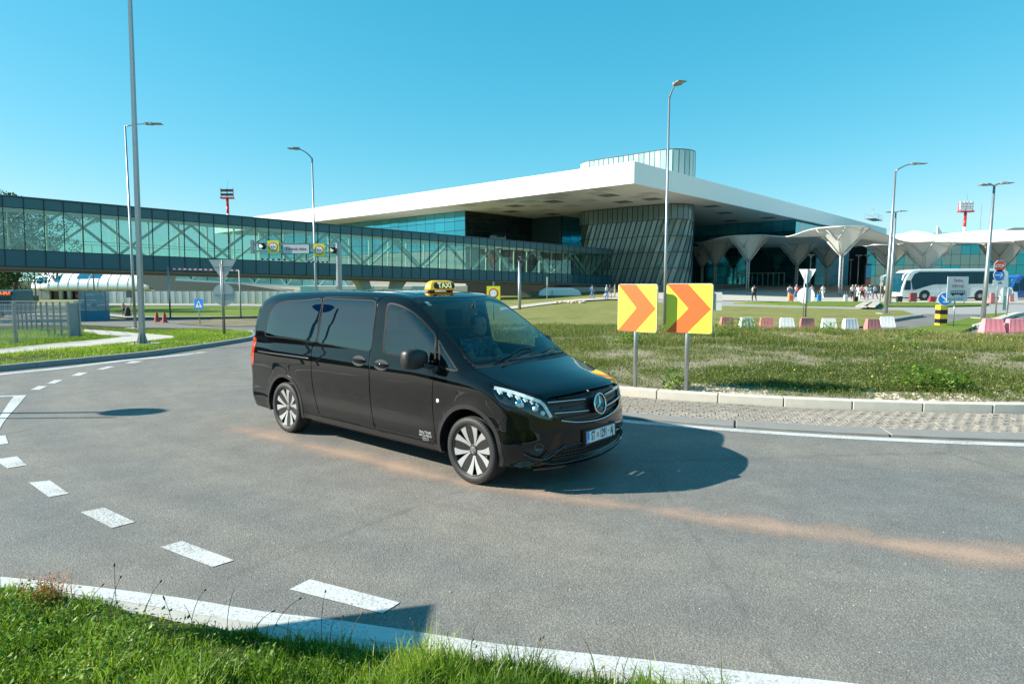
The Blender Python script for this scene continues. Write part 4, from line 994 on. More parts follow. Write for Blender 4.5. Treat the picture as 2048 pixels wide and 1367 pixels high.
mb = MB(); mb.add(V, keepF); o = mb.build('membrane_canopy', M['membrane'], smooth=True); tag(o, 'white stretched membrane roof swooping between the funnel columns', 'canopy')
mb = MB()
edge_ = catmull(MP[:15], 4, False); mb.tube([(p[0], p[1], memb_z(p[0], p[1])+.02) for p in edge_], .11, 6); e_o = mb.build('edge_cable', M['can_steel'], o, smooth=True)
# plaza lamps
ln_ = MB(); ln_.tube([(0, 0, 0), (0, 0, 5.1)], .07, 8); lpm = ln_.mesh('pole', M['galv'], True)
lh = MB(); lh.lathe([(.07, 5.0), (.16, 5.25), (.50, 5.42), (.50, 5.48), (.001, 5.48)], 16); lhm = lh.mesh('lamp_head', M['galv'], angle=30)
for px, Y, k, lb in ((1617, 92, 1, 'plaza lamp with a flared head behind the twin sign posts'), (1712, 96, 1, 'plaza lamp left of two close together near the crowd'), (1729, 94, 1, 'plaza lamp beside the tall advertising panel'), (1697, 108, .9, 'dim far plaza lamp under the canopy')):
    x, y = ws(px, Y); L_ = thing('plaza_lamp', lb, 'lamp', (x, y, hgt(x, y)+.03), 0, 'flared plaza lamps'); L_.scale = (k, k, k); put('pole', lpm, L_); put('lamp_head', lhm, L_)
# advertising totem
x, y = ws(1731, 92); tt_ = thing('totem', 'narrow tall advertising panel with a bright blue upper half', 'totem', (x, y, hgt(x, y)))
mb = MB(); mb.box(-.45, .45, -.12, .12, .2, 4.2); mb.build('panel', M['dark'], tt_); mb = MB(); mb.box(-.30, .42, -.14, -.125, 2.2, 4.0); mb.build('poster', simple('poster_blue', (.05, .35, .62), .4), tt_)
mb = MB(); mb.box(-.30, .42, -.14, -.125, .9, 2.1); mb.build('poster', simple('poster_mixed', (.40, .16, .12), .4), tt_)

# ================= buildings behind and to the left =================
M['shell'] = simple('white_metal_shell', (.80, .80, .79), .35, .0, .03, 2)
YT = 135
sh_ = thing('old_terminal', 'white tube-shaped building with teal skylights behind the footbridge', 'building', (0, 0, 0))
mb = MB(); xl = (25-1024)/FPX*YT; xr = (300-1024)/FPX*YT; n_ = 22; rows = []
for i, x in enumerate(list(np.linspace(0, 1, 8)**.5*6)[0:] ):
    pass
xs_ = [xl + .02, xl+.5, xl+1.3, xl+2.6, xl+4.5, xl+7] + list(np.linspace(xl+9, xr, 14))
def shell_r(x): u = min(1, (x-xl)/8.0); return max(.02, math.sqrt(1-(1-u)**2))
def shell_pt(x, a, d=0): k = shell_r(x); return Vector((x, YT + 9 - (9+d)*k*math.sin(a), .9 + (4.7*k+d)*math.cos(a) if math.cos(a) > 0 else .9 + 1.3*k*math.cos(a)))
for x in xs_: rows.append([shell_pt(x, a) for a in np.linspace(-.3, 2.3, n_)])
vs = [v for r_ in rows for v in r_]; mb.add(vs, [(i*n_+j, (i+1)*n_+j, (i+1)*n_+j+1, i*n_+j+1) for i in range(len(rows)-1) for j in range(n_-1)]); mb.build('shell', M['shell'], sh_, smooth=True)
for x in np.arange(xl+1.5, xr, 2.1):
    mb = MB(); mb.tube([shell_pt(x, a, .03) for a in np.linspace(.3, 2.25, 12)], .045, 4); mb.build('seam', M['galv_dull'], sh_)
for p0, p1, a0, a1 in ((57, 93, 1.05, 1.35), (110, 120, 1.0, 1.3), (152, 175, .85, 1.15), (177, 199, .85, 1.12)):
    for u in (0, .5):
        x0 = (p0-1024)/FPX*YT + (p1-p0)/FPX*YT*u; x1 = x0 + (p1-p0)/FPX*YT*.48; mb = MB()
        vs = [shell_pt(x, a, .06) for x in (x0, x1) for a in np.linspace(a0, a1, 5)]; mb.add(vs, [(j, 5+j, 6+j, j+1) for j in range(4)]); mb.build('skylight', M['cyan_glass'], sh_)
mb = MB(); mb.box(xl+4, xr, YT+1.5, YT+12, -1.5, .2); mb.build('ground_floor', M['dark_glass'], sh_)
mb = MB(); mb.box(-1, 1, -.3, .3, -1.5, .3); cm = mb.mesh('column', M['concrete'])
for px in (60, 72, 88, 118, 135, 168, 188, 208, 234, 258, 285): put('column', cm, sh_, ((px-1024)/FPX*YT, YT+1.1, 0), None, (.35 if px % 4 else .8, 1, 1))
# concrete ramp block and second glazed walkway
cb = thing('concrete_ramp', 'grey concrete ramp block joining the white tube building', 'building', (0, 0, 0)); Yc = 122
def wq(px, py, Y): p = at(px, py, Y); return p
mb = MB(); P_ = [wq(283, 549, Yc), wq(350, 549, Yc), wq(378, 562, Yc), wq(470, 566, Yc), wq(560, 580, Yc), wq(560, 583, Yc), wq(310, 583, Yc), wq(305, 573, Yc), wq(287, 568, Yc)]
mb.prism([(p.x, p.z) for p in P_], 0, 8, Matrix.Translation((0, Yc+8, 0)) @ Matrix.Rotation(math.pi/2, 4, 'X')); mb.build('block', M['concrete_dark'], cb)
mb = MB(); mb.box(wq(283, 0, Yc).x, wq(560, 0, Yc).x, Yc+.5, Yc+8, -1.6, .4); mb.build('base', M['concrete'], cb)
gw = thing('glass_walkway', 'lower pale glass walkway with white lattice behind the footbridge', 'walkway', (0, 0, 0)); Yw = 112
t0, t1, b0, b1 = wq(352, 536, Yw), wq(700, 536, Yw), wq(352, 558, Yw), wq(700, 577, Yw)
nW = 11
M['wk_glass'] = facade_glass('walkway_glass', (.20, .42, .40), .1, .6, 1.5, .15)
for i in range(nW):
    u, u2 = i/nW, (i+.94)/nW; q = [b0.lerp(b1, u), b0.lerp(b1, u2), t0.lerp(t1, u2), t0.lerp(t1, u)]
    mb = MB(); mb.add([tuple(p) for p in q] + [tuple(p + Vector((0, 3, 0))) for p in q], [(0, 1, 2, 3), (7, 6, 5, 4), (0, 4, 5, 1), (2, 6, 7, 3), (1, 5, 6, 2), (3, 7, 4, 0)]); mb.build('glass_panel', M['wk_glass'], gw)
for i in range(nW):
    mb = MB(); a = b0.lerp(b1, i/nW); b = t0.lerp(t1, (i+1)/nW); c = b0.lerp(b1, (i+1)/nW); d = Vector((0, -.12, 0))
    (mb.bar(a+d, b+d, .16, .2) if i % 2 else mb.bar(t0.lerp(t1, i/nW)+d, c+d, .16, .2)); mb.build('lattice_bar', M['drum_pale'], gw)
mb = MB(); mb.bar(b0+Vector((0, -.1, -.1)), b1+Vector((0, -.1, -.1)), .3, .35, (0, 1, 0)); mb.build('bottom_chord', M['drum_pale'], gw)
wb = thing('white_shed', 'low white and grey clad building seen under the footbridge', 'building', (0, 0, 0)); Yb = 106
mb = MB(); a, b = wq(600, 571, Yb), wq(935, 571, Yb); z0 = wq(600, 590, Yb).z; mb.box(a.x, b.x, Yb, Yb+8, -1.7, a.z); mb.build('wall', M['white_paint'], wb)
for k in range(9):
    x = a.x + (b.x-a.x)*k/9; mb = MB(); mb.box(x+.05, x+(b.x-a.x)/9-.05, Yb-.06, Yb, a.z-1.0, a.z-.1); mb.build('cladding_panel', M['soffit'] if k % 3 else M['wk_glass'], wb)
# dark recessed service level on the right below the bridge
sv = thing('service_level', 'dark recessed service entrance below the footbridge end', 'building', (0, 0, 0)); Ys = 101
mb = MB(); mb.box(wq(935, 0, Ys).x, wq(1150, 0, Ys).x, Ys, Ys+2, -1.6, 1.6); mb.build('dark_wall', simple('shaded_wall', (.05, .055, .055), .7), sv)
mb = MB(); a = wq(1117, 578, 98); b = wq(1238, 578, 98)
mb.prism([(wq(1120, 0, 98).x, 1.3), (wq(1240, 0, 98).x, 1.3), (wq(1240, 0, 98).x, -.8), (wq(1110, 0, 98).x, -.8)], 0, 3, Matrix.Translation((0, 101, 0)) @ Matrix.Rotation(math.pi/2, 4, 'X')); mb.build('pale_wall', M['concrete'], sv)
for k in range(7):
    x = wq(1040, 0, 95).x + k*1.25; mb = MB(); mb.box(x, x+1.2, 95, 95.1, -1.0, .75); mb.build('parapet_panel', M['concrete_dark'], sv)
# hidden garage building on the other side of the road: only mirrored in the van and the glazing
gr = thing('parking_garage', 'dark long low parking building left of the view, mirrored in the van windows', 'building', (0, 0, 0))
for j in range(2):
    mb = MB(); mb.box(-50.5, -47, -60, 34, .9+j*2.4, 1.8+j*2.4); mb.build('parapet', M['concrete_dark'], gr)
mb = MB(); mb.box(-58, -50, -60, 34, 0, 5.0); mb.build('wall', M['dark'], gr); mb = MB(); mb.box(-58.5, -46.6, -60.5, 34.5, 5.0, 5.35); mb.build('roof', M['plinth'], gr)
for k in range(12):
    mb = MB(); mb.box(-47.6, -47.05, -58+k*8, -57.5+k*8, 0, 5.0); mb.build('pillar', M['concrete_dark'], gr)
# distant fence
fn = thing('far_fence', 'long pale mesh security fence standing beyond the lawns', 'fence', (0, 0, 0)); Yf = 108
pmf = MB(); pmf.box(-.04, .04, -.04, .04, -1.6, .72); fpm = pmf.mesh('post', M['galv_dull'])
M['mesh_far'] = simple('pale_mesh', (.74, .73, .68), .8, 0, .05)
x0 = wq(168, 0, Yf).x; x1 = wq(900, 0, Yf).x; nn_ = 48; w_ = (x1-x0)/nn_
fpn = MB(); fpn.box(.06, w_-.06, -.01, .01, -1.5, .55); fpl = fpn.mesh('mesh_panel', M['mesh_far'])
for k in range(nn_+1):
    put('post', fpm, fn, (x0+k*w_, Yf, 0))
    if k < nn_: put('mesh_panel', fpl, fn, (x0+k*w_, Yf, 0))
# far buildings right, behind the canopies
fb = thing('far_hall', 'long low building with a blue glass band above the membrane roof', 'building', (0, 0, 0)); Yh = 175
mb = MB(); a = wq(1862, 466, Yh); b = wq(2400, 454, Yh); mb.box(a.x, b.x, Yh, Yh+25, 0, a.z); mb.build('wall', simple('blue_band', (.07, .22, .26), .4), fb)
ch = thing('arrivals_hall', 'dark glazed hall running behind the membrane canopies', 'building', (0, 0, 0)); a2 = wq(1735, 480, 133); b2 = wq(2300, 480, 133)
mb = MB(); mb.box(a2.x, b2.x, 133.1, 140, .5, 10.2); mb.build('inner_wall', M['dark'], ch); facade(ch, (a2.x, 133), (b2.x, 133), 1.1, 10.1, 30, 4, [M['teal_glass'], M['entrance_glass']], 'hall_pane')
mb = MB(); P_ = [(wq(1990, 458, Yh).x, a.z), (wq(2040, 445, Yh).x, a.z+1.6), (wq(2400, 445, Yh).x, a.z+2), (wq(2400, 458, Yh).x, a.z)]; mb.prism(P_, 0, 20, Matrix.Translation((0, Yh+22, 0)) @ Matrix.Rotation(math.pi/2, 4, 'X')); mb.build('roof', M['concrete'], fb)
ft = MB(); p = wq(1873, 452, 150); ft.prism([(p.x, 12), (p.x+2.2, 12), (p.x+.1, wq(0, 452, 150).z), (p.x, wq(0, 452, 150).z)], 0, .4, Matrix.Translation((0, 150, 0)) @ Matrix.Rotation(math.pi/2, 4, 'X')); o = ft.build('aircraft_tail', M['white_film']); tag(o, 'white aircraft tail fin poking above the canopy', 'tail fin')
# floodlight masts
def flood(px, Y, ytop, ybase_z, rows_, cols_, label, bank_w, ladder):
    x = (px-1024)/FPX*Y; zt = at(px, ytop, Y).z; F_ = thing('floodlight_mast', label, 'floodlight mast', (x, Y, 0), 0, 'red and white floodlight masts')
    segs = 9; 
    for k in range(segs):
        z0, z1 = zt-3 - (segs-k)*2.2, zt-3 - (segs-k-1)*2.2
        if z1 < 0: continue
        mb = MB(); mb.tube([(0, 0, max(z0, 0)), (0, 0, z1)], .38, 10); mb.build('mast_section', M['red'] if (segs-k) in (1, 2, 5, 6) else M['white_film'], F_, smooth=True)
    mb = MB(); mb.box(-bank_w/2, bank_w/2, -.8, .8, zt-3.1, zt-2.7)
    for sx in (-bank_w/2, 0, bank_w/2): mb.bar((sx, 0, zt-3), (sx, 0, zt), .15)
    for j in range(rows_): mb.bar((-bank_w/2, 0, zt-2.3+j*2.4/rows_), (bank_w/2, 0, zt-2.3+j*2.4/rows_), .1)
    mb.build('frame', M['red'], F_)
    for i in range(cols_):
        for j in range(rows_):
            xx = -bank_w/2 + (i+.5)*bank_w/cols_; zz = zt-2.2 + j*2.4/rows_; mb = MB(); mb.box(xx-.38, xx+.38, -.5, -.1, zz, zz+.6, None); mb.build('floodlight', M['dark'] if not ladder else M['white_film'], F_)
    mb = MB(); mb.bar((.3, 0, zt), (.3, 0, zt+2.2), .05); mb.build('lightning_rod', M['galv'], F_)
flood(464, 190, 376, 0, 2, 4, 'floodlight mast with dark lamps rising behind the footbridge', 3.6, False)
flood(1918, 190, 403, 0, 3, 4, 'floodlight mast with pale lamp bank above the membrane roof', 4.2, True)
ant = MB(); x = (1949-1024)/FPX*170; ant.tube([(x, 170, 8), (x, 170, at(0, 408, 170).z)], .05, 5); ant.bar((x-.4, 170, 15), (x+.4, 170, 15.6), .25); o = ant.build('antenna', M['galv']); tag(o, 'thin antenna rod beside the right floodlight mast', 'antenna')
# trees behind the bridge at the far left
M['bark'] = simple('bark', (.10, .07, .05), .9, 0, .3)
M['pine'] = blade_mat('pine_foliage', [(0, (.012, .035, .012)), (.5, (.03, .07, .02)), (1, (.08, .13, .035))], .15)
def tree(x, y, h0, h1, r, label, n=5200, top=()):
    T_ = thing('pine_tree', label, 'tree', (x, y, hgt(x, y)), 0, 'trees behind the footbridge')
    mb = MB(); mb.tube([(-3.2, 0, 0), (-2.4, 0, h1*.3), (-.1, .1, h1*.85)], [.32, .24, .08], 8); mb.build('trunk', M['bark'], T_, smooth=True)
    lob = [(rng.normal(0, r*.45), rng.normal(0, r*.45), rng.uniform(h0, h1)) for _ in range(16)]
    for i_, q_ in enumerate(top): lob[i_] = q_
    mb = MB()
    for l in lob: mb.tube([(0, 0, h1*.4), (l[0]*.5, l[1]*.5, (h1*.4+l[2])/2+.3), l], [.10, .06, .02], 5)
    mb.build('limbs', M['bark'], T_, smooth=True)
    L0 = np.array(lob)[rng.integers(0, 16, n)]; d = rng.normal(0, 1, (n, 3)); d /= np.linalg.norm(d, axis=1, keepdims=True); rad_ = r*.42*rng.uniform(.55, 1.0, n)**.5
    c = L0 + d*rad_[:, None]*np.array([1, 1, .62]); s = rng.uniform(.10, .24, n); a1 = rng.normal(0, 1, (n, 3)); a1 /= np.linalg.norm(a1, axis=1, keepdims=True); a2 = np.cross(a1, rng.normal(0, 1, (n, 3))); a2 /= np.linalg.norm(a2, axis=1, keepdims=True)
    V = np.stack([c-a1*s[:, None], c+a2*s[:, None]*.45, c+a1*s[:, None], c-a2*s[:, None]*.45], 1).reshape(-1, 3).astype(np.float32)
    b = (np.arange(n)*4)[:, None]; F = np.concatenate([b+[0, 1, 2], b+[0, 2, 3]]); me = bpy.data.meshes.new('crown'); me.from_pydata(V.tolist(), [], F.tolist())
    at2 = me.attributes.new('shade', 'FLOAT', 'POINT'); at2.data.foreach_set('value', np.repeat(rng.uniform(0, 1, n), 4).astype(np.float32)); me.materials.append(M['pine']); put('crown', me, T_)
tree(-61.5, 75, 2.6, 12.6, 6.0, 'dark pine whose crown tops the footbridge at the far left', 9000, [(-.6, 0, 12.9), (1.4, .5, 12.8), (3.0, 0, 12.3), (4.4, .3, 11.4), (-2.4, 0, 12.8)])
tree(-60.5, 81, 4.0, 12.4, 5.6, 'smaller pine with rounded top beside a darker one', 5000)
tree(-72, 88, 2.5, 10.5, 5.0, 'pine further back at the far left edge', 5000)
hl = MB(); 
for i in range(40):
    pass
P_ = [(-260 + i*13, 320 + 0, 2 + 3.0*math.sin(i*.7)*.4 + 2.0*(i % 3 == 0)) for i in range(20)]
vs = [(x, y, -2) for x, y, z in P_] + [(x, y, z) for x, y, z in P_] + [(x, y+60, -2) for x, y, z in P_]; n_ = 20
hl.add(vs, [(i, i+1, n_+i+1, n_+i) for i in range(n_-1)] + [(n_+i, n_+i+1, 2*n_+i+1, 2*n_+i) for i in range(n_-1)]); o = hl.build('wooded_hill', simple('distant_wood', (.05, .075, .04), .9, 0, .4, .3), smooth=True); o['kind'] = 'structure'
# ================= the black van =================
# van frame: x forward from the front axle, y left, z up
VTH, VX, VY = 0.698746, 0.194, 6.935
VC, VS = math.cos(VTH), math.sin(VTH)
SIL = catmull([(0.72, .20), (.86, .25), (.905, .34), (.915, .46), (.912, .58), (.90, .68), (.885, .78), (.855, .875), (.80, .945), (.70, .995),
    (.52, 1.05), (.33, 1.10), (.16, 1.145), (.04, 1.185), (-.12, 1.29), (-.40, 1.475), (-.70, 1.655), (-.93, 1.775), (-1.10, 1.845), (-1.35, 1.893),
    (-1.8, 1.915), (-2.4, 1.92), (-3.1, 1.912), (-3.7, 1.892), (-4.05, 1.865), (-4.27, 1.80), (-4.385, 1.66), (-4.425, 1.45), (-4.445, 1.2), (-4.46, .95),
    (-4.475, .72), (-4.48, .52), (-4.46, .36), (-4.38, .25), (-4.2, .20), (-2.5, .20), (-.8, .20)], 4)
def sdpoly(px, pz, poly):
    """signed distance to a closed polygon, negative inside"""
    d = np.full(px.shape, 1e9); ins = np.zeros(px.shape, bool); n = len(poly)
    for i in range(n):
        x0, z0 = poly[i]; x1, z1 = poly[(i+1) % n]; ex, ez = x1-x0, z1-z0
        L = ex*ex + ez*ez
        if L < 1e-14: continue
        wx, wz = px-x0, pz-z0; t = np.clip((wx*ex + wz*ez)/L, 0, 1)
        d = np.minimum(d, (wx-t*ex)**2 + (wz-t*ez)**2)
        c = ((z0 <= pz) & (pz < z1)) | ((z1 <= pz) & (pz < z0))
        if c.any():
            xi = x0 + (pz-z0)/(z1-z0 if abs(z1-z0) > 1e-12 else 1e-12)*ex
            ins ^= c & (px < xi)
    d = np.sqrt(d); return np.where(ins, -d, d)
WZ = np.array([.15, .25, .36, .46, .58, .72, .84, .95, 1.03, 1.10, 1.18, 1.30, 1.50, 1.70, 1.85, 2.0])
WY = np.array([.900, .925, .945, .950, .944, .946, .955, .961, .958, .945, .926, .906, .868, .826, .79, .75])
_wz = np.linspace(.15, 2.0, 200); _wy = np.interp(_wz, WZ, WY)
for _ in range(3): _wy[1:-1] = (_wy[:-2] + 2*_wy[1:-1] + _wy[2:])/4
def ss(a, b, x): t = np.clip((x-a)/(b-a), 0, 1); return t*t*(3-2*t)
# silhouette distance tabulated once on a fine grid, read with a smooth cubic kernel
_gx = np.arange(-4.9, 1.4, .02); _gz = np.arange(-.2, 2.5, .02)
_GX, _GZ = np.meshgrid(_gx, _gz, indexing='ij'); _SD = sdpoly(_GX, _GZ, SIL)
def _cub(t): return ((1-t)**3/6, (3*t**3-6*t**2+4)/6, (-3*t**3+3*t**2+3*t+1)/6, t**3/6)
def sil(x, z):
    fx = (x+4.9)/.02; fz = (z+.2)/.02
    ix = np.clip(np.floor(fx).astype(int), 1, len(_gx)-3); iz = np.clip(np.floor(fz).astype(int), 1, len(_gz)-3)
    wx = _cub(np.clip(fx-ix, 0, 1)); wz = _cub(np.clip(fz-iz, 0, 1)); r = 0
    for i in range(4):
        for j in range(4): r = r + wx[i]*wz[j]*_SD[ix+i-1, iz+j-1]
    return r
def vf(P):
    x, y, z = P[..., 0], P[..., 1], P[..., 2]; ay = np.abs(y)
    # plan curvature: nose and screen sweep back towards the sides
    a = .30*ss(-.1, .6, x) + .17*ss(-1.6, -.7, x)*(1-ss(-.1, .5, x)) - .04*(1-ss(-4.3, -3.6, x))
    crown = .045*(1-ss(-.05, .45, x)) + .075*ss(-.05, .45, x)*(1-ss(.5, .95, x))
    fs = sil(x + a*y*y, z + crown*y*y*ss(.85, 1.1, z))
    W = np.interp(z, _wz, _wy)
    W = W - .03*ss(-3.7, -4.45, x) - .012*ss(.1, .8, x)
    W = W - .10*ss(.95, 1.25, z)*ss(-.9, .3, x)*0.55
    for cx, rr in ((0.0, .40), (-3.43, .40)):
        dd = np.sqrt((x-cx)**2 + (z-.345)**2); W = W + .014*np.exp(-((dd-rr)/.09)**2)*(z < 1.0)
    W = W - .010*np.exp(-((z-.60)/.13)**2)*ss(-3.0, -2.7, x)*(1-ss(-.75, -.45, x))
    fw = ay - W
    r = .12 + .02*ss(-4.0, -4.4, x)*0 + (.26-.12)*ss(.15, .55, x)
    r = np.where(z < .35, .05 + (r-.05)*ss(.22, .35, z), r)
    A = fs + r; B = fw + r
    return np.minimum(np.maximum(A, B), 0) + np.sqrt(np.maximum(A, 0)**2 + np.maximum(B, 0)**2) - r
def vgrad(P, e=.012):
    G = np.zeros(P.shape)
    for i in range(3):
        D = np.zeros(3); D[i] = e; G[..., i] = vf(P+D) - vf(P-D)
    return G/np.maximum(np.linalg.norm(G, axis=-1, keepdims=True), 1e-9)
def vcast(O, D, far=3.0):
    lo = np.zeros(O.shape[0]); hi = np.full(O.shape[0], far)
    for _ in range(26):
        m = (lo+hi)/2; s = vf(O + D*m[:, None]) < 0; lo = np.where(s, m, lo); hi = np.where(s, hi, m)
    return O + D*((lo+hi)/2)[:, None]
def surfx(y, z):
    return vcast(np.array([[0.2, y, z]]), np.array([[1., 0, 0]]))[0]
def surfy(x, z, sgn=-1):
    return vcast(np.array([[x, 0., z]]), np.array([[0., sgn, 0]]))[0]
def surfys(x, z, sgn=-1):
    x = np.asarray(x, float); z = np.zeros_like(x) + z
    return vcast(np.stack([x, 0*x, z], 1), np.stack([0*x, 0*x+sgn, 0*x], 1))
def vpix(P):
    """van-frame points of the near side as seen in the photograph (2048 px frame), other side mirrored"""
    y = -np.abs(P[:, 1]) if True else P[:, 1]
    X = VX + P[:, 0]*VC + y*VS; Y = VY - P[:, 0]*VS + y*VC; Z = P[:, 2]-CH
    fw = Y*CP - Z*SP; up = Y*SP + Z*CP
    return np.stack([1024 + FPX*X/fw, 683.5 - FPX*up/fw], 1)
def van_base():
    th = np.linspace(0, 2*np.pi, 193)[:-1]
    us = []
    for p in np.linspace(-math.pi/2*0.985, 0, 26)[:-1]: us.append((-3.85, p))
    for x in np.linspace(-3.85, .2, 150)[:-1]: us.append((x, 0))
    for p in np.linspace(0, math.pi/2*0.985, 44): us.append((.2, p))
    us = np.array(us); nu, nt = len(us), len(th)
    U, T = np.meshgrid(np.arange(nu), np.arange(nt), indexing='ij')
    ox = us[U, 0]; ph = us[U, 1]; t = th[T]
    zc = .80
    O = np.stack([ox, 0*ox, 0*ox+zc], -1).reshape(-1, 3)
    D = np.stack([np.sin(ph), np.cos(ph)*np.cos(t), np.cos(ph)*np.sin(t)], -1).reshape(-1, 3)
    V = vcast(O, D)
    idx = (U*nt + T)
    a = idx[:-1, :]; b = idx[1:, :]; a2 = np.roll(a, -1, 1); b2 = np.roll(b, -1, 1)
    q = np.stack([a, b, b2, a2], -1).reshape(-1, 4)
    tri = np.concatenate([q[:, [0, 1, 2]], q[:, [0, 2, 3]]])
    # close the poles
    for row, xx, flip in ((0, -5., True), (nu-1, 1.5, False)):
        c = vcast(np.array([[us[row, 0], 0, zc]]), np.array([[-1. if flip else 1., 0, 0]]))
        V = np.concatenate([V, c]); ci = len(V)-1
        r = idx[row]; r2 = np.roll(r, -1)
        f = np.stack([r, r2, np.full_like(r, ci)], -1)
        if flip: f = f[:, [1, 0, 2]]
        tri = np.concatenate([tri, f])
    return V, tri
def split(V, T, lab, gfun, mask, lev=0.0, proj=True):
    """cut the triangles of mask along g = lev"""
    g = gfun(V) - lev
    g = np.where(np.abs(g) < 1e-7, 1e-7, g)
    s = g[T] > 0; cr = (s.any(1) & ~s.all(1)) & mask
    keepT = T[~cr]; keepL = lab[~cr]; X = T[cr]; L = lab[cr]
    if len(X) == 0: return V, T, lab
    sx = s[cr]; n1 = sx.sum(1); lone = np.where(n1 == 1, np.argmax(sx, 1), np.argmin(sx, 1))
    ar = np.arange(len(X)); i0 = X[ar, lone]; i1 = X[ar, (lone+1) % 3]; i2 = X[ar, (lone+2) % 3]
    def cutp(a, b):
        lo = np.minimum(a, b); hi = np.maximum(a, b); key = lo.astype(np.int64)*10_000_000 + hi
        return key, lo, hi
    k1, l1, h1 = cutp(i0, i1); k2, l2, h2 = cutp(i0, i2)
    keys = np.concatenate([k1, k2]); lo = np.concatenate([l1, l2]); hi = np.concatenate([h1, h2])
    uq, first, inv = np.unique(keys, return_index=True, return_inverse=True)
    a = lo[first]; b = hi[first]; t = g[a]/(g[a]-g[b])
    # one refinement on the curve itself
    P = V[a] + (V[b]-V[a])*t[:, None]
    gm = gfun(P) - lev
    same = np.sign(gm) == np.sign(g[a])
    ta = np.where(same, t, 0); tb = np.where(same, 1, t); ga = np.where(same, gm, g[a]); gb = np.where(same, g[b], gm)
    t = np.clip(ta + (tb-ta)*ga/np.where(np.abs(ga-gb) < 1e-12, 1e-12, ga-gb), 0.0, 1.0)
    P = V[a] + (V[b]-V[a])*t[:, None]
    if proj:
        N = vgrad(P); P = P - N*vf(P)[:, None]
    base = len(V); V = np.concatenate([V, P]); m1 = base + inv[:len(X)]; m2 = base + inv[len(X):]
    nt = np.concatenate([np.stack([i0, m1, m2], 1), np.stack([m1, i1, i2], 1), np.stack([m1, i2, m2], 1)])
    return V, np.concatenate([keepT, nt]), np.concatenate([keepL, L, L, L])
VV, VT = van_base()
_fn = np.cross(VV[VT[:, 1]]-VV[VT[:, 0]], VV[VT[:, 2]]-VV[VT[:, 0]]); _w = (_fn*vgrad(VV[VT].mean(1))).sum(1) < 0
VT[_w] = VT[_w][:, ::-1]; VL = np.zeros(len(VT), int)
(L_BODY, L_GLASSR, L_GLASSF, L_WS, L_RUB, L_GAP, L_LAMP, L_GRILLE, L_INTAKE, L_PLASTIC, L_CUT, L_TAIL, L_SILL, L_FOG, L_FRAME) = range(15)
def cen(): return VV[VT].mean(1)
def pg(poly, sx=1.0):
    P = np.array(poly, float)
    return lambda V: (lambda q: sdpoly(q[:, 0], q[:, 1], P))(vpix(V))*sx
def c1(pts, f=.2633, ox=480, oy=540): return [(ox+a*f, oy+b*f) for a, b in pts]
def c2(pts): return c1(pts, .3366, 820, 540)
def cut(gf, mask, levs):
    global VV, VT, VL
    for lv in levs:
        VV, VT, VL = split(VV, VT, VL, gf, mask(cen()), lv)
def label(gf, mask, lo, hi, lab, only=None):
    global VL
    c = cen(); g = gf(c); s = (g > lo) & (g < hi) & mask(c)
    if only is not None: s &= np.isin(VL, only)
    VL = np.where(s, lab, VL)
side = lambda c: (np.abs(c[:, 1]) > .55) & (c[:, 0] < .55)
# windows: pixel outlines of the near side
PXM = 165.0   # pixels per metre about there
WIN = {
 'rear': catmull(c1([(190, 497), (196, 440), (225, 330), (262, 268), (330, 238), (430, 229), (530, 223), (622, 219), (598, 380), (570, 545), (470, 533), (330, 516), (205, 503)]), 3),
 'mid': catmull(c1([(645, 214), (740, 216), (900, 223), (1020, 232), (1034, 250), (1017, 430), (993, 605), (978, 616), (850, 595), (700, 570), (600, 553), (588, 540), (612, 400), (635, 228)]), 3),
 'front': catmull(c1([(1133, 250), (1180, 252), (1270, 287), (1360, 350), (1440, 432), (1490, 500), (1486, 600), (1480, 700), (1390, 684), (1215, 655), (1092, 628), (1084, 615), (1097, 440), (1120, 262)]), 3),
 'quarter': catmull(c1([(1508, 524), (1560, 610), (1640, 735), (1652, 762), (1630, 768), (1560, 752), (1516, 738), (1508, 640)]), 3)}
for k in WIN:
    gf = pg(WIN[k]); mk = side
    cut(gf, mk, (0, -1.6, -3.2) if k in ('front', 'quarter') else (0, -1.4))
    if k in ('front', 'quarter'):
        label(gf, mk, -1e9, 0, L_RUB); label(gf, mk, -1e9, -3.2, L_GLASSF)
    else:
        label(gf, mk, -1e9, 0, L_RUB); label(gf, mk, -1e9, -1.4, L_GLASSR)
# doors: front door and sliding door outlines, tailgate edge
DOOR = {
 'front_door': catmull(c1([(1082, 208), (1180, 216), (1290, 250), (1390, 312), (1470, 398), (1499, 470), (1500, 620), (1478, 760), (1461, 900), (1462, 1040), (1475, 1200), (1484, 1318), (1380, 1293), (1200, 1247), (1032, 1206), (1008, 1110), (990, 960), (982, 800), (985, 690), (992, 615), (1020, 430), (1047, 250)]), 3),
 'slide_door': catmull(c1([(636, 205), (760, 203), (900, 206), (1040, 212), (1040, 250), (1018, 430), (990, 615), (981, 700), (980, 800), (987, 960), (1005, 1110), (1028, 1202), (900, 1170), (700, 1122), (610, 1096), (580, 1010), (552, 880), (540, 740), (545, 600), (566, 545), (600, 370), (630, 215)]), 3)}
for k in DOOR:
    gf = pg(DOOR[k]); mk = side
    cut(gf, mk, (0, -.62, .62)); label(gf, mk, -.62, .62, L_GAP, [L_BODY])
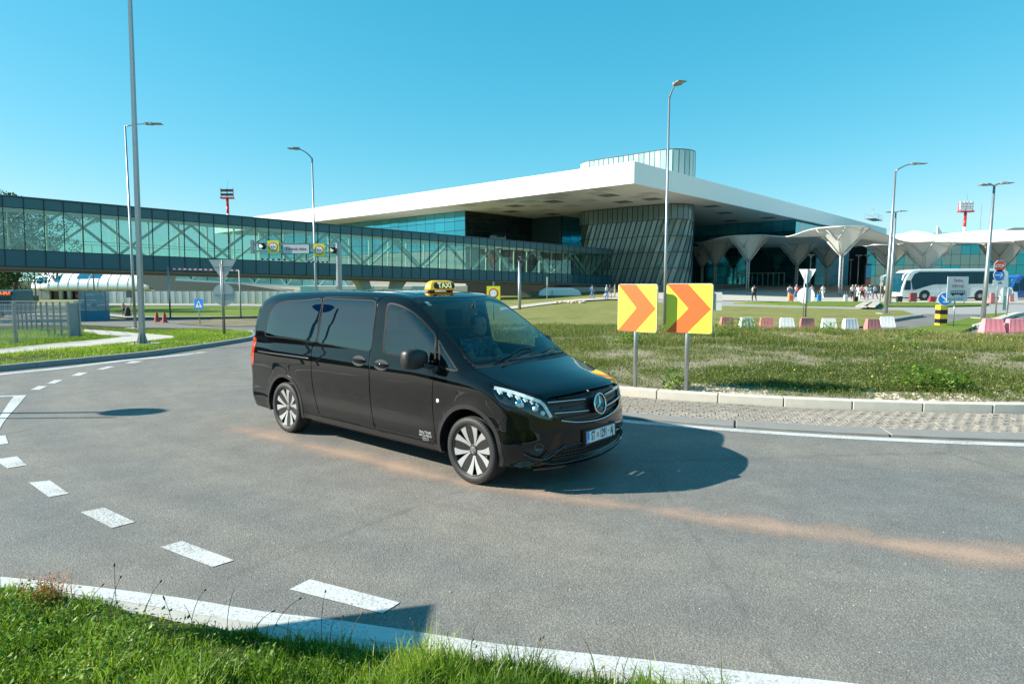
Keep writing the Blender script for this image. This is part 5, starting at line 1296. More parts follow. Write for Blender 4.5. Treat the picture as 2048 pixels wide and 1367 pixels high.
# bonnet outline (top view) and screen
HB = catmull([(.10, 0), (.085, .3), (.02, .58), (-.10, .76), (-.16, .815), (.05, .83), (.30, .815), (.50, .775), (.66, .70), (.775, .60), (.835, .45), (.862, .2), (.868, 0),
    (.862, -.2), (.835, -.45), (.775, -.60), (.66, -.70), (.50, -.775), (.30, -.815), (.05, -.83), (-.16, -.815), (-.10, -.76), (.02, -.58), (.085, -.3)], 3)
gfH = lambda V: sdpoly(V[:, 0], V[:, 1], HB); mkH = lambda c: (c[:, 2] > .86) & (c[:, 2] < 1.35) & (c[:, 0] > -.45)
cut(gfH, mkH, (0, -.0035, .0035)); label(gfH, mkH, -.0035, .0035, L_GAP, [L_BODY])
WSP = catmull([(-1.06, 0), (-1.10, .35), (-1.155, .62), (-1.13, .685), (-.93, .715), (-.55, .755), (-.15, .79), (-.09, .775), (-.03, .60), (.02, .35), (.045, 0),
    (.02, -.35), (-.03, -.60), (-.09, -.775), (-.15, -.79), (-.55, -.755), (-.93, -.715), (-1.13, -.685), (-1.155, -.62), (-1.10, -.35)], 4)
gfW = lambda V: sdpoly(V[:, 0], V[:, 1], WSP); mkW = lambda c: (c[:, 2] > 1.10)
cut(gfW, mkW, (0, -.022, .05))
label(gfW, mkW, -1e9, -.022, L_WS); label(gfW, mkW, -.022, 0, L_RUB)
label(gfW, lambda c: (c[:, 2] > 1.08) & (c[:, 0] > -.25) & (np.abs(c[:, 1]) < .80), 0, .05, L_PLASTIC, [L_BODY, L_GAP])
# head lamp (outline of the near one as the photograph shows it, the other is its mirror image)
HL = catmull(c2([(477, 676), (520, 685), (620, 708), (720, 738), (790, 752), (808, 775), (835, 835), (863, 890), (835, 893), (770, 880), (690, 846), (600, 808), (532, 775), (500, 738)]), 3)
gfL = pg(HL); mkL = lambda c: (c[:, 0] > .05) & (np.abs(c[:, 1]) > .4) & (c[:, 2] > .6) & (c[:, 2] < 1.15)
def upsplit(gf, mask):   # finer triangles where small things are cut
    global VV, VT, VL
    c = cen(); s = (np.abs(gf(c)) < 6) & mask(c)
cut(gfL, mkL, (0, -1.0, .7)); label(gfL, mkL, -1e9, -1.0, L_LAMP); label(gfL, mkL, -1.0, .7, L_GAP)
# grille, intake, fog recess in the front view (y, z)
GR = catmull([(-.66, .905), (-.40, .935), (0, .945), (.40, .935), (.66, .905), (.655, .84), (.60, .74), (.53, .675), (.40, .635), (.20, .605), (0, .598), (-.20, .605), (-.40, .635), (-.53, .675), (-.60, .74), (-.655, .84)], 4)
gfG = lambda V: sdpoly(V[:, 1], V[:, 2], GR); mkF = lambda c: (c[:, 0] > .45)
cut(gfG, mkF, (0, -.014)); label(gfG, mkF, -1e9, -.014, L_GRILLE, [L_BODY, L_GAP, L_LAMP]); label(gfG, mkF, -.014, 0, L_FRAME, [L_BODY, L_GAP])
IN = catmull([(-.74, .315), (-.68, .385), (-.52, .43), (-.25, .445), (0, .448), (.25, .445), (.52, .43), (.68, .385), (.74, .315), (.60, .275), (.25, .262), (0, .258), (-.25, .262), (-.60, .275)], 4)
gfI = lambda V: sdpoly(V[:, 1], V[:, 2], IN); cut(gfI, mkF, (0,)); label(gfI, mkF, -1e9, 0, L_INTAKE, [L_BODY])
FG = catmull(c2([(672, 1066), (720, 1060), (780, 1060), (812, 1068), (795, 1095), (760, 1118), (715, 1120), (680, 1105)]), 4)
gfF = pg(FG); mkFo = lambda c: (c[:, 0] > .45) & (c[:, 2] < .62) & (np.abs(c[:, 1]) > .35)
cut(gfF, mkFo, (0,)); label(gfF, mkFo, -1e9, 0, L_FOG, [L_BODY])
# bumper seam
BS = lambda V: V[:, 2] - (.60 + .28*ss(.28, .62, V[:, 0]))
mkB = lambda c: (c[:, 0] > .30) & (c[:, 0] < .62) & (c[:, 2] < .9) & (np.abs(c[:, 1]) > .6)
cut(BS, mkB, (0, -.003, .003)); label(BS, mkB, -.003, .003, L_GAP, [L_BODY])
# rear lamp
TLP = catmull([(-4.30, 1.24), (-4.22, 1.22), (-4.235, 1.05), (-4.25, .90), (-4.30, .845), (-4.60, .84), (-4.60, 1.24)], 3)
gfT = lambda V: sdpoly(V[:, 0], V[:, 2], TLP); mkT = lambda c: (np.abs(c[:, 1]) > .72) & (c[:, 0] < -3.9)
cut(gfT, mkT, (0,)); label(gfT, mkT, -1e9, 0, L_TAIL)
# wheel arches and lower edge
for cx, rr in ((-.02, .405), (-3.43, .395)):
    gf = lambda V, cx=cx, rr=rr: np.maximum(np.sqrt((V[:, 0]-cx)**2 + (V[:, 2]-.355)**2) - rr, -(V[:, 2]+1))
    mk = lambda c: (np.abs(c[:, 1]) > .45) & (c[:, 2] < .95)
    cut(gf, mk, (0,)); label(gf, mk, -1e9, 0, L_CUT)
gfB = lambda V: V[:, 2] - .262
cut(gfB, lambda c: c[:, 2] < .6, (0,)); label(gfB, lambda c: c[:, 2] < .4, -1e9, 0, L_CUT)
gfS = lambda V: V[:, 2] - .325; mkS = lambda c: (c[:, 0] > -3.05) & (c[:, 0] < -.40) & (c[:, 2] < .5) & (np.abs(c[:, 1]) > .5)
cut(gfS, mkS, (0, .006)); label(gfS, mkS, 0, .006, L_GAP, [L_BODY]); label(gfS, mkS, -1e9, 0, L_SILL, [L_BODY])

def van_part(name, labs, mats, parent, inset=0.0, sel=None, flipn=False, smoothn=True):
    c = cen(); s = np.isin(VL, labs)
    if sel is not None: s &= sel(c)
    T = VT[s]
    if len(T) == 0: return None
    used, inv = np.unique(T, return_inverse=True); P = VV[used]; N = vgrad(P)
    if inset is not None and (callable(inset) or inset != 0):
        d = inset(P) if callable(inset) else inset
        P = P - N*(d[:, None] if hasattr(d, 'shape') else d)
    me = bpy.data.meshes.new(name); me.from_pydata(P.tolist(), [], inv.reshape(-1, 3).tolist())
    for m in (mats if isinstance(mats, (list, tuple)) else [mats]): me.materials.append(m)
    me.polygons.foreach_set('use_smooth', [True]*len(me.polygons)); me.update()
    me.normals_split_custom_set_from_vertices([tuple(n) for n in N])
    return put(name, me, parent)

# ---- paint and glass ----
t = NT('black_paint'); v = t.coord('Object')
col = t.mix(t.noise(v, 3, 4), (.0022, .0026, .0032), (.0036, .0040, .0046))
M['paint'] = t.done(t.bsdf(col, .5, 0.0, 0.0, None, 1.0, 0.012))
t = NT('dust'); v = t.coord('Object')
sepz = t.n('ShaderNodeSeparateXYZ'); t.l(v, sepz.inputs[0])
M['privacy'] = glassy('privacy_glass', (.035, .05, .055), 1.0, 0.005, 2.15)
M['window'] = glassy('car_window_glass', (.58, .70, .68), 1.0, 0.005, 1.95)
M['screen'] = glassy('windscreen_glass', (.58, .68, .67), 1.0, 0.005, 1.55)
M['lens'] = glassy('lamp_lens', (.80, .88, .90), 1.0, 0.01, 1.5)
M['trim'] = simple('satin_black_trim', (.012, .012, .013), .35, 0, .1, coat=.2)
M['gloss_black'] = simple('gloss_black', (.006, .007, .008), .12, 0, .1, coat=.6)
M['lamp_dark'] = simple('lamp_bowl', (.07, .085, .095), .22, .8, .2)
M['led'] = simple('lamp_reflector', (.85, .90, .92), .30, .15, .05)
M['cab'] = simple('cabin_fabric', (.022, .024, .027), .8, 0, .25, 18)
M['cab_grey'] = simple('cabin_lining', (.10, .105, .11), .75, 0, .15, 8)
M['amber'] = simple('amber_lens', (.75, .25, .02), .2, 0, .05)
M['redlens'] = simple('red_lens', (.40, .035, .015), .12, 0, .2, coat=.8)
M['alloy'] = simple('machined_alloy', (.66, .67, .68), .30, .75, .05)
M['wheel_black'] = simple('wheel_black', (.012, .012, .013), .35, 0, .1, coat=.4)

van = thing('taxi_van', 'long black passenger van with a TAXI roof sign driving round the bend', 'van', (VX, VY, 0), -VTH)
van_part('body', [L_BODY, L_FRAME], M['paint'], van)
van_part('panel_gap', [L_GAP], M['black_film'], van, .006)
M['seal'] = simple('window_seal', (.010, .010, .011), .6, 0, .1, spec=.15)
van_part('window_trim', [L_RUB], M['seal'], van, -.001)
sl = van_part('side_skirt', [L_SILL], M['trim'], van)
van_part('scuttle', [L_PLASTIC], M['black_plastic'], van, -.002)
for sg in (-1, 1):
    sd = lambda c, sg=sg: (c[:, 1]*sg > 0)
    van_part('rear_side_window', [L_GLASSR], M['privacy'], van, 0.0, lambda c: (c[:, 1]*sg > 0) & (c[:, 0] < -2.72))
    van_part('sliding_door_window', [L_GLASSR], M['privacy'], van, 0.0, lambda c: (c[:, 1]*sg > 0) & (c[:, 0] >= -2.72))
    van_part('front_door_window', [L_GLASSF], M['window'], van, 0.0, lambda c: (c[:, 1]*sg > 0) & (c[:, 0] < -.57))
    van_part('quarter_window', [L_GLASSF], M['window'], van, 0.0, lambda c: (c[:, 1]*sg > 0) & (c[:, 0] >= -.57))
    lamp = van_part('headlight', [L_LAMP], M['lens'], van, 0.0, sd)
    def lampd(P):
        return .022 + .045*np.clip(-gfL(P)/12, 0, 1)
    van_part('lamp_bowl', [L_LAMP], M['lamp_dark'], lamp, lampd, sd)
    van_part('tail_light', [L_TAIL], M['redlens'], van, -.004, sd)
    van_part('fog_light_recess', [L_FOG], M['trim'], van, .018, sd)
van_part('windscreen', [L_WS], M['screen'], van)
van_part('grille', [L_GRILLE], M['black_film'], van, .035)
van_part('air_intake', [L_INTAKE], M['black_film'], van, .05)

def on_front(pts, off=.006, step=14):
    """points (y, z) laid on the nose"""
    Q = np.array([[0.2, y, z] for y, z in pts]); P = vcast(Q, np.tile([[1., 0, 0]], (len(Q), 1)))
    return [Vector(p) for p in P + vgrad(P)*off]
def resample(pts, n):
    P = catmull(pts, 12, closed=False); d = np.r_[0, np.cumsum(np.linalg.norm(np.diff(P, axis=0), axis=1))]
    return [(float(np.interp(u, d, P[:, 0])), float(np.interp(u, d, P[:, 1]))) for u in np.linspace(0, d[-1], n)]
def ribbon(mb, P3, w, th, up=Vector((0, 0, 1))):
    for a, b in zip(P3[:-1], P3[1:]): mb.bar(a, b + (b-a)*.02, th, w, up)
# grille slats: black louvre with a bright edge
for lvl, segs in ((0, [[(-.645, .872), (-.45, .868), (-.17, .856)], [(.17, .856), (.45, .868), (.645, .872)]]),
                  (1, [[(-.60, .768), (-.40, .757), (-.16, .742)], [(.16, .742), (.40, .757), (.60, .768)]]),
                  (2, [[(-.535, .692), (-.40, .660), (-.20, .637), (0, .628), (.20, .637), (.40, .660), (.535, .692)]])):
    for sg in segs:
        q = on_front(resample(sg, 16), -.012); mb = MB(); ribbon(mb, q, .022, .03); o = mb.build('grille_slat', M['gloss_black'], van)
        q = on_front(resample(sg, 16), .004); mb = MB(); mb.tube(q, .0052, 6); mb.build('bright_strip', M['chrome'], o, smooth=True)
mb = MB()
for z in (.81, .71, .905, .668):
    q = on_front(resample([(-.50, z), (0, z-.004), (.50, z)], 14), -.022); ribbon(mb, q, .008, .015)
mb.build('grille_mesh', M['trim'], van)['kind'] = 'stuff'
# intake bars
mb = MB()
for z in (.31, .345, .38, .412):
    w = .62 if z < .38 else .52
    ribbon(mb, on_front(resample([(-w, z), (0, z), (w, z)], 18), -.02), .007, .012)
for k in range(-12, 13):
    y = k*.048
    q = on_front([(y, .30), (y+.012, .42)], -.022); mb.bar(q[0], q[1], .006, .006)
mb.build('intake_mesh', M['trim'], van)['kind'] = 'stuff'
# gloss edges round the intake and the fog lamp recesses, and the lower lip
q = on_front([(float(p[0]), float(p[1])) for p in IN], .003); q.append(q[0]); mb = MB(); mb.tube(q, .009, 6); mb.build('intake_edge', M['gloss_black'], van, smooth=True)
q = on_front(resample([(-.80, .255), (-.5, .238), (0, .232), (.5, .238), (.80, .255)], 24), .012); mb = MB(); ribbon(mb, q, .020, .03); mb.build('lower_lip', M['gloss_black'], van)
for sg in (-1, 1):
    q = on_front(resample([(sg*.86, .40), (sg*.80, .355), (sg*.70, .345), (sg*.60, .40), (sg*.50, .452)], 16), .006); mb = MB(); mb.tube(q, [.006]+[.014]*14+[.006], 6); mb.build('bumper_blade', M['gloss_black'], van, smooth=True)
    q = on_front([(sg*.765, .455)], -.004)[0]; n_v = Vector(vgrad(np.array([surfx(sg*.765, .455)]))[0]); Fq = Matrix.Translation(q) @ n_v.to_track_quat('Z', 'Y').to_matrix().to_4x4()
    mb = MB(); mb.lathe([(.046, .0), (.040, .008), (.036, .002), (.001, .0)], 24, Fq); mb.build('fog_lamp', M['lamp_dark'], van, smooth=True)
# star badge
sp = on_front([(0.0, .785)], .028)[0]
B = Matrix.Translation(sp) @ Matrix.Rotation(math.pi/2, 4, 'Y') @ Matrix.Rotation(math.pi/2, 4, 'Z')
tilt = Matrix.Rotation(R(-10), 4, 'X')
bm_ = MB(); bm_.lathe([(0.001, -.03), (.098, -.03), (.104, -.008), (.001, -.004)], 40, B @ tilt, False)
badge = bm_.build('badge', M['gloss_black'], van, smooth=False, angle=30)
mb = MB()
tor = [(.102 + .008*math.cos(a), .008*math.sin(a)) for a in np.linspace(0, 2*math.pi, 9)]
mb.lathe(tor, 48, B @ tilt); mb.build('badge_ring', M['chrome'], badge, smooth=True)
mb = MB()
for k in range(3):
    a = math.pi/2 + k*2*math.pi/3
    tip = Vector((.097*math.cos(a), .097*math.sin(a), 0)); n = Vector((-math.sin(a), math.cos(a), 0))
    hw = .0125; ca = math.cos(math.pi/3)
    l1 = Vector((.022*math.cos(a+math.pi/3), .022*math.sin(a+math.pi/3), 0)); l2 = Vector((.022*math.cos(a-math.pi/3), .022*math.sin(a-math.pi/3), 0))
    z0 = Vector((0, 0, .012)); mb.add([B @ tilt @ p for p in (Vector((0, 0, 0)) + z0, l1, tip, l2)], [(0, 1, 2), (0, 2, 3)][::1])
mb.build('badge_star', M['chrome'], badge)
# number plate
pm = surfx(0, .49); PL = Matrix.Translation((pm[0]+.012, 0, .487)) @ Matrix.Rotation(math.pi/2, 4, 'Z') @ Matrix.Rotation(math.pi/2-R(2), 4, 'X')
mb = MB(); mb.box(-.285, .285, -.075, .075, -.06, -.002, PL); mb.build('plate_holder', M['black_plastic'], van)
mb = MB(); mb.box(-.26, .26, -.057, .057, -.002, .004, PL); plate = mb.build('number_plate', simple('plate_white', (.78, .80, .81), .4, 0, .03), van)
mb = MB(); mb.box(-.258, -.220, -.054, .054, .004, .0052, PL); mb.build('plate_band', M['blue'], plate)
def plate_text(s, x, size, mat=None, z=.0052, y=0, xs=.62, name='plate_lettering'):
    me = text_mesh(name, s, size, mat or M['black_film'], (.0006), .0022 if size > .05 else .0006, xs=xs)
    o = put(name, me, plate); o.matrix_local = PL @ Matrix.Translation((x, y, z)); return o
plate_text('ST', -.152, .122, xs=.52); plate_text('1291', .040, .122, xs=.54); plate_text('AJ', .200, .122, xs=.50); plate_text('\u00b7', .138, .12)
plate_text('HR', -.239, .03, M['white_film'], .0058, -.035, 1.0)
mb = MB()
for i in range(5):
    for j in range(5):
        if (i+j) % 2 == 0: mb.box(-.088+i*.0085, -.088+(i+1)*.0085, -.022+j*.0095, -.022+(j+1)*.0095, .004, .0052, PL)
mb.build('crest', M['red'], plate)
mb = MB(); mb.box(-.0895, -.0440, -.0235, .027, .004, .0046, PL); mb.build('crest_field', M['white_film'], plate)

# lamp internals: bright brow, dividers and projector
for sg in (-1, 1):
    lamp = [o for o in van.children if o.name.startswith('headlight')][0 if sg < 0 else 1]
    def on_lamp(pts, off):
        out = []
        for px, py in pts:
            r = ray(px, py); o = np.array([0 - VX, 0 - VY]); O = np.array([o[0]*VC - o[1]*VS, o[0]*VS + o[1]*VC, CH])
            D = np.array([r[0]*VC - r[1]*VS, r[0]*VS + r[1]*VC, r[2]]); tt = np.linspace(4.5, 8.5, 1200); Q = O + D*tt[:, None]
            h = np.argmax(vf(Q) < 0); p = Q[h]; n = vgrad(p[None])[0]; p = p - n*off
            out.append(Vector((p[0], -p[1]*sg, p[2])))
        return out
    brow = on_lamp(c2([(500, 693), (560, 706), (620, 722), (680, 742), (735, 762), (775, 778), (800, 800), (820, 835), (842, 872)]), .012)
    mb = MB(); ribbon(mb, brow, .030, .012); mb.build('light_guide', M['led'], lamp)
    for q in ((525, 705), (585, 722), (632, 738), (678, 754), (718, 770), (752, 787)):
        a, b = on_lamp(c2([q, (q[0]+16, q[1]+22)]), .02); mb = MB(); mb.bar(a, b, .035, .014); mb.build('light_block', M['led'], lamp)
    for q, rr in (((655, 795), .042), ((752, 822), .026), ((800, 850), .022)):
        p, = on_lamp(c2([q]), .03); mb = MB(); mm = Matrix.Translation(p) @ Matrix.Rotation(R(80), 4, 'Y') @ Matrix.Rotation(R(25*-sg), 4, 'X')
        mb.lathe([(rr*1.15, -.012), (rr, .0), (rr*.8, .006), (rr*.4, .011), (.001, .013)], 20, mm); mb.build('projector', M['chrome'] if rr > .03 else M['led'], lamp, smooth=True)

# wheels
def make_wheel(parent, x, y, rot, steer=0.0):
    sg = -1 if y < 0 else 1
    Wm = Matrix.Translation((x, y, .338)) @ Matrix.Rotation(steer, 4, 'Z') @ Matrix.Rotation(-sg*math.pi/2, 4, 'X')   # z of the wheel frame points outwards
    w = put('wheel', None, parent); w.empty_display_size = .1; w.matrix_local = Wm
    mb = MB()
    prof = [(.236, -.20), (.300, -.215), (.326, -.205), (.3375, -.185)]
    for g0 in (-.155, -.115, -.075, -.035):
        prof += [(.3385, g0-.008), (.331, g0-.007), (.331, g0+.003), (.3385, g0+.004)]
    prof += [(.3375, -.010), (.331, .004), (.318, .013), (.300, .017), (.285, .017), (.272, .014), (.262, .008), (.256, .0), (.252, -.006), (.250, -.02)]
    mb.lathe(prof, 72); tyre = mb.build('tyre', M['rubber'], w, smooth=True)
    mb = MB()
    for k in range(60):
        a = 2*math.pi*k/60; ca, sa = math.cos(a), math.sin(a)
        for r0, z0 in ((.3345, -.002), (.3345, -.19)):
            p = Vector((r0*ca, r0*sa, z0)); q = Vector(((r0-.012)*ca, (r0-.012)*sa, z0+(.014 if z0 > -.1 else -.014)))
            mb.bar(p, q, .012, .006, (ca, sa, 0))
    mb.build('tread', M['rubber'], tyre)['kind'] = 'stuff'
    mb = MB(); mb.lathe([(.236, -.2), (.235, -.10), (.240, -.03), (.252, -.006), (.256, .0), (.254, .003), (.248, .0), (.243, -.012)], 64)
    rim = mb.build('rim', M['wheel_black'], w, smooth=True)
    mb = MB(); mb.lathe([(.001, -.06), (.165, -.06), (.165, -.075), (.001, -.075)], 40); mb.build('brake_disc', M['galv_dull'], w, angle=30)
    # five black vanes joined with ten bright blades
    def zf(r): return -.034 + .026*((r-.05)/.18)**1.0
    def blade(a0, a1, b0, b1, r0, r1, dz, mat, name, thick=.02):
        mb = MB(); n = 5; top = []
        for i in range(n):
            r = r0 + (r1-r0)*i/(n-1); u = i/(n-1)
            pa = a0 + (b0-a0)*u; pb = a1 + (b1-a1)*u
            top.append((Vector((r*math.cos(pa), r*math.sin(pa), zf(r)+dz)), Vector((r*math.cos(pb), r*math.sin(pb), zf(r)+dz))))
        vs = [p for t_ in top for p in t_] + [p - Vector((0, 0, thick)) for t_ in top for p in t_]; m = 2*n; fs = []
        for i in range(n-1):
            a = 2*i; fs += [(a, a+2, a+3, a+1), (a, a+m, a+m+2, a+2), (a+1, a+3, a+m+3, a+m+1)]
        fs += [(0, 1, m+1, m), (m-2, 2*m-2, 2*m-1, m-1)]
        mb.add(vs, fs); return mb.build(name, mat, rim)
    for k in range(5):
        a = rot + 2*math.pi*k/5; w2 = 2*math.pi/5
        # black vane in the middle, bright blades at either side narrowing towards the hub
        blade(a-.40, a+.40, a-.17, a+.17, .055, .246, -.004, M['wheel_black'], 'spoke')
        blade(a-.62, a-.40, a-.485, a-.17, .052, .247, .0, M['alloy'], 'bright_blade', .012)
        blade(a+.40, a+.62, a+.17, a+.485, .052, .247, .0, M['alloy'], 'bright_blade', .012)
    mb = MB(); mb.lathe([(.060, -.055), (.060, -.036), (.045, -.030), (.001, -.030)], 32); mb.build('hub', M['wheel_black'], w, angle=30)
    mb = MB(); mb.lathe([(.038, -.030), (.037, -.024), (.030, -.0225), (.001, -.0225)], 28); cap = mb.build('hub_cap', M['galv'], w, angle=30)
    mb = MB()
    for k in range(3):
        a = math.pi/2 + k*2*math.pi/3 + rot; mb.bar((0, 0, -.0215), (.026*math.cos(a), .026*math.sin(a), -.0215), .007, .003, (0, 0, 1), .001)
    mb.lathe([(.026, -.0225), (.030, -.0205), (.026, -.0205)], 28); mb.build('cap_star', M['black_film'], cap)
    for k in range(5):
        a = rot + .63 + 2*math.pi*k/5; mb = MB(); mb.lathe([(.009, -.05), (.009, -.030), (.001, -.028)], 8, Matrix.Translation((.047*math.cos(a), .047*math.sin(a), 0))); mb.build('wheel_nut', M['dark'], w)
    return w
make_wheel(van, 0, -.935, R(100), R(0)); make_wheel(van, -3.43, -.935, R(62)); make_wheel(van, 0, .935, R(20)); make_wheel(van, -3.43, .935, R(50))
# wheel arches: matt lip and liner
for cx, rr in ((-.02, .405), (-3.43, .395)):
    for sg in (-1, 1):
        A = np.linspace(R(-14), R(194), 50); mb = MB(); rows = []
        pp = surfys(cx + (rr+.001)*np.cos(A), np.maximum(.355 + (rr+.001)*np.sin(A), .25), sg)
        qq = surfys(cx + (rr+.045)*np.cos(A), np.maximum(.355 + (rr+.045)*np.sin(A), .25), sg)
        for ia, a in enumerate(A):
            x = cx + (rr+.001)*math.cos(a); z = .355 + (rr+.001)*math.sin(a); xo = cx + (rr+.045)*math.cos(a); zo = .355 + (rr+.045)*math.sin(a)
            p = pp[ia]; q = qq[ia]; z = max(z, .25); zo = max(zo, .25)
            rows.append([Vector((x, p[1]-sg*.03, z)), Vector((x, p[1]+sg*.006, z)), Vector((xo, q[1]+sg*.005, zo)), Vector((xo, q[1]-sg*.004, zo))])
        vs = [v for r_ in rows for v in r_]; fs = [(4*i+j, 4*i+j+1, 4*i+j+5, 4*i+j+4) for i in range(len(rows)-1) for j in range(3)]
        if sg < 0: fs = [f[::-1] for f in fs]
        mb.add(vs, fs); arch = mb.build('wheel_arch_trim', M['trim'], van, smooth=False, angle=40)
        mb = MB(); vs = []; 
        for a in A:
            x = cx + rr*math.cos(a)*1.0; z = .355 + rr*math.sin(a)
            for yy in (.93, .60, .58): vs.append(Vector((x if yy > .59 else cx, sg*(yy-.015), z if yy > .59 else .35)))
        fs = [(3*i+j, 3*i+j+1, 3*i+j+4, 3*i+j+3) for i in range(len(A)-1) for j in range(2)]
        mb.add(vs, fs); mb.build('arch_liner', M['black_film'], van)
# underbody
mb = MB(); mb.box(-4.3, -3.9, -.80, .80, .24, .45); mb.box(-2.95, -.46, -.86, .86, .22, .34); mb.box(.40, .62, -.60, .60, .24, .30); mb.box(-4.3, .6, -.52, .52, .24, .36)
mb.box(-4.2, .6, -.45, .45, .18, .25); mb.build('underbody', M['black_film'], van)
# bright lower line along the doors and the rail behind
for sg in (-1, 1):
    q = [Vector(p) + Vector((0, sg*.002, 0)) for p in surfys(np.linspace(-2.93, -.48, 30), .352, sg)]
    mb = MB(); mb.tube(q, .004, 5); mb.build('lower_moulding', M['gloss_black'], van, smooth=True)
    q = [Vector(p) for p in surfys(np.linspace(-4.12, -2.80, 20), 1.05, sg)]
    mb = MB(); mb.tube(q, .011, 6); mb.build('slide_rail', M['trim'], van, smooth=True)
    # door handles: shallow bowl and grip
    for hx, hz in ((-1.80, 1.10), (-1.385, 1.085)):
        p = Vector(surfy(hx, hz, sg)); n = Vector(vgrad(np.array([p]))[0])
        F = Matrix.Translation(p) @ n.to_track_quat('Z', 'Y').to_matrix().to_4x4()
        u = (F.to_3x3().inverted() @ Vector((1, 0, 0))); ang = math.atan2(u.y, u.x); F = F @ Matrix.Rotation(ang, 4, 'Z')
        mb = MB(); vs = []; n_ = 28
        for sc_, dz in ((1, .0015), (.9, .0017), (.62, .0012), (.0, .001)):
            for k in range(n_):
                a = 2*math.pi*k/n_; vs.append(F @ Vector((.125*sc_*math.cos(a), .062*sc_*math.sin(a), dz)))
        fs = [(i*n_+k, i*n_+(k+1) % n_, (i+1)*n_+(k+1) % n_, (i+1)*n_+k) for i in range(3) for k in range(n_)]
        mb.add(vs, fs); hd = mb.build('door_handle', M['black_film'], van, smooth=True)
        mb = MB(); mb.tube([F @ Vector((x, .004, .012 + .022*(1-(x/.115)**2))) for x in np.linspace(-.112, .112, 9)], [.012, .016, .018, .019, .019, .019, .018, .016, .012], 10)
        mb.build('grip', M['paint'], hd, smooth=True)
# white dot and small print of the operator
p = Vector(surfy(-.46, .79)); mb = MB(); mb.lathe([(.022, 0), (.020, .004), (.001, .005)], 20, Matrix.Translation(p) @ Matrix.Rotation(math.pi/2, 4, 'X')); mb.build('side_marker', M['white_film'], van, smooth=True)
for s, z, size in (('Delta TOURS', .425, .056), ('OBRT ZA PRIJEVOZ', .39, .040), ('PUTNIKA TAXI', .362, .026), ('OBRTNIK TAXI', .342, .024)):
    p = Vector(surfy(-.66, z)); me = text_mesh('door_print', s, size*.72, simple('print_grey', (.45, .46, .48), .5) if s[0] == 'D' else bpy.data.materials['print_grey'], .0005, .0, xs=.8); o = put('door_print', me, van, (p.x, p.y-.003, p.z), (math.pi/2, 0, 0))
# door mirrors
for sg in (-1, 1):
    mb = MB(); n_ = 20; rows = []
    for i, (yy, hw, hh, xo) in enumerate(((.99, .045, .07, -.60), (1.03, .062, .092, -.615), (1.09, .078, .108, -.63), (1.16, .08, .108, -.645), (1.21, .07, .095, -.655), (1.235, .045, .065, -.66))):
        rows.append([Vector((xo + hw*math.copysign(abs(math.cos(a))**.75, math.cos(a)), sg*yy, 1.225 + hh*math.copysign(abs(math.sin(a))**.7, math.sin(a)))) for a in np.linspace(0, 2*math.pi, n_+1)[:-1]])
    vs = [v for r_ in rows for v in r_]; fs = [(i*n_+k, i*n_+(k+1) % n_, (i+1)*n_+(k+1) % n_, (i+1)*n_+k) for i in range(len(rows)-1) for k in range(n_)]
    fs += [tuple(range(n_))[::-1], tuple((len(rows)-1)*n_+k for k in range(n_))]
    if sg > 0: fs = [f[::-1] for f in fs]
    mb.add(vs, fs); mir = mb.build('wing_mirror', M['black_plastic'], van, smooth=True)
    mb = MB(); mb.box(-.725, -.715, *(sorted((sg*1.02, sg*1.20))), 1.15, 1.30); mb.build('mirror_glass', M['chrome'], mir)
    mb = MB(); mb.bar((-.56, sg*.90, 1.12), (-.60, sg*1.04, 1.16), .10, .05); mb.bar((-.53, sg*.895, 1.125), (-.56, sg*.96, 1.10), .13, .05); mb.build('mirror_arm', M['black_plastic'], mir)
# pillar cover behind the quarter light
# wipers
def on_screen(x, y, off):
    p = vcast(np.array([[x, y, 1.0]]), np.array([[0., 0, 1.]]))[0]; n = vgrad(p[None])[0]; return Vector(p + n*off)
for pts in ([(.045, -.52), (.0, -.30), (-.05, -.05), (-.055, .12)], [(.05, .10), (.0, .30), (-.06, .52), (-.10, .70)]):
    q = [on_screen(x, y, .022) for x, y in catmull(pts, 5, False)]
    mb = MB(); mb.tube(q, .007, 6); wp = mb.build('wiper', M['black_film'], van, smooth=True)
    q2 = [on_screen(x-.045, y, .010) for x, y in catmull([(pts[0][0]-.02, pts[0][1]-.08), pts[1], pts[2], (pts[3][0], pts[3][1]+.02)], 5, False)]
    mb = MB(); mb.tube(q2, .005, 5); mb.build('wiper_blade', M['black_film'], wp, smooth=True)
# stickers on the screen
for (x, y, w, h, m) in ((-1.03, -.56, .045, .035, 'white_film'), (-.985, -.565, .05, .05, 'sign_back')):
    p = on_screen(x, y, -.006); n = Vector(vgrad(np.array([p]))[0]); F = Matrix.Translation(p) @ n.to_track_quat('Z', 'Y').to_matrix().to_4x4()
    mb = MB(); mb.box(-w/2, w/2, -h/2, h/2, 0, .002, F); mb.build('windscreen_sticker', M[m], van)
# roof: sunroof glass and sign
mb = MB(); vs = []; nx, ny = 10, 8
for i in range(nx+1):
    for j in range(ny+1):
        vs.append((-2.35 + 1.05*i/nx, -.50 + j/ny, 1.2))
vs = vcast(np.array(vs), np.tile([[0., 0, 1.]], (len(vs), 1))) + np.array([0, 0, .004])
mb.add(vs, [(i*(ny+1)+j, (i+1)*(ny+1)+j, (i+1)*(ny+1)+j+1, i*(ny+1)+j+1) for i in range(nx) for j in range(ny)]); mb.build('roof_glass', M['gloss_black'], van, smooth=True)
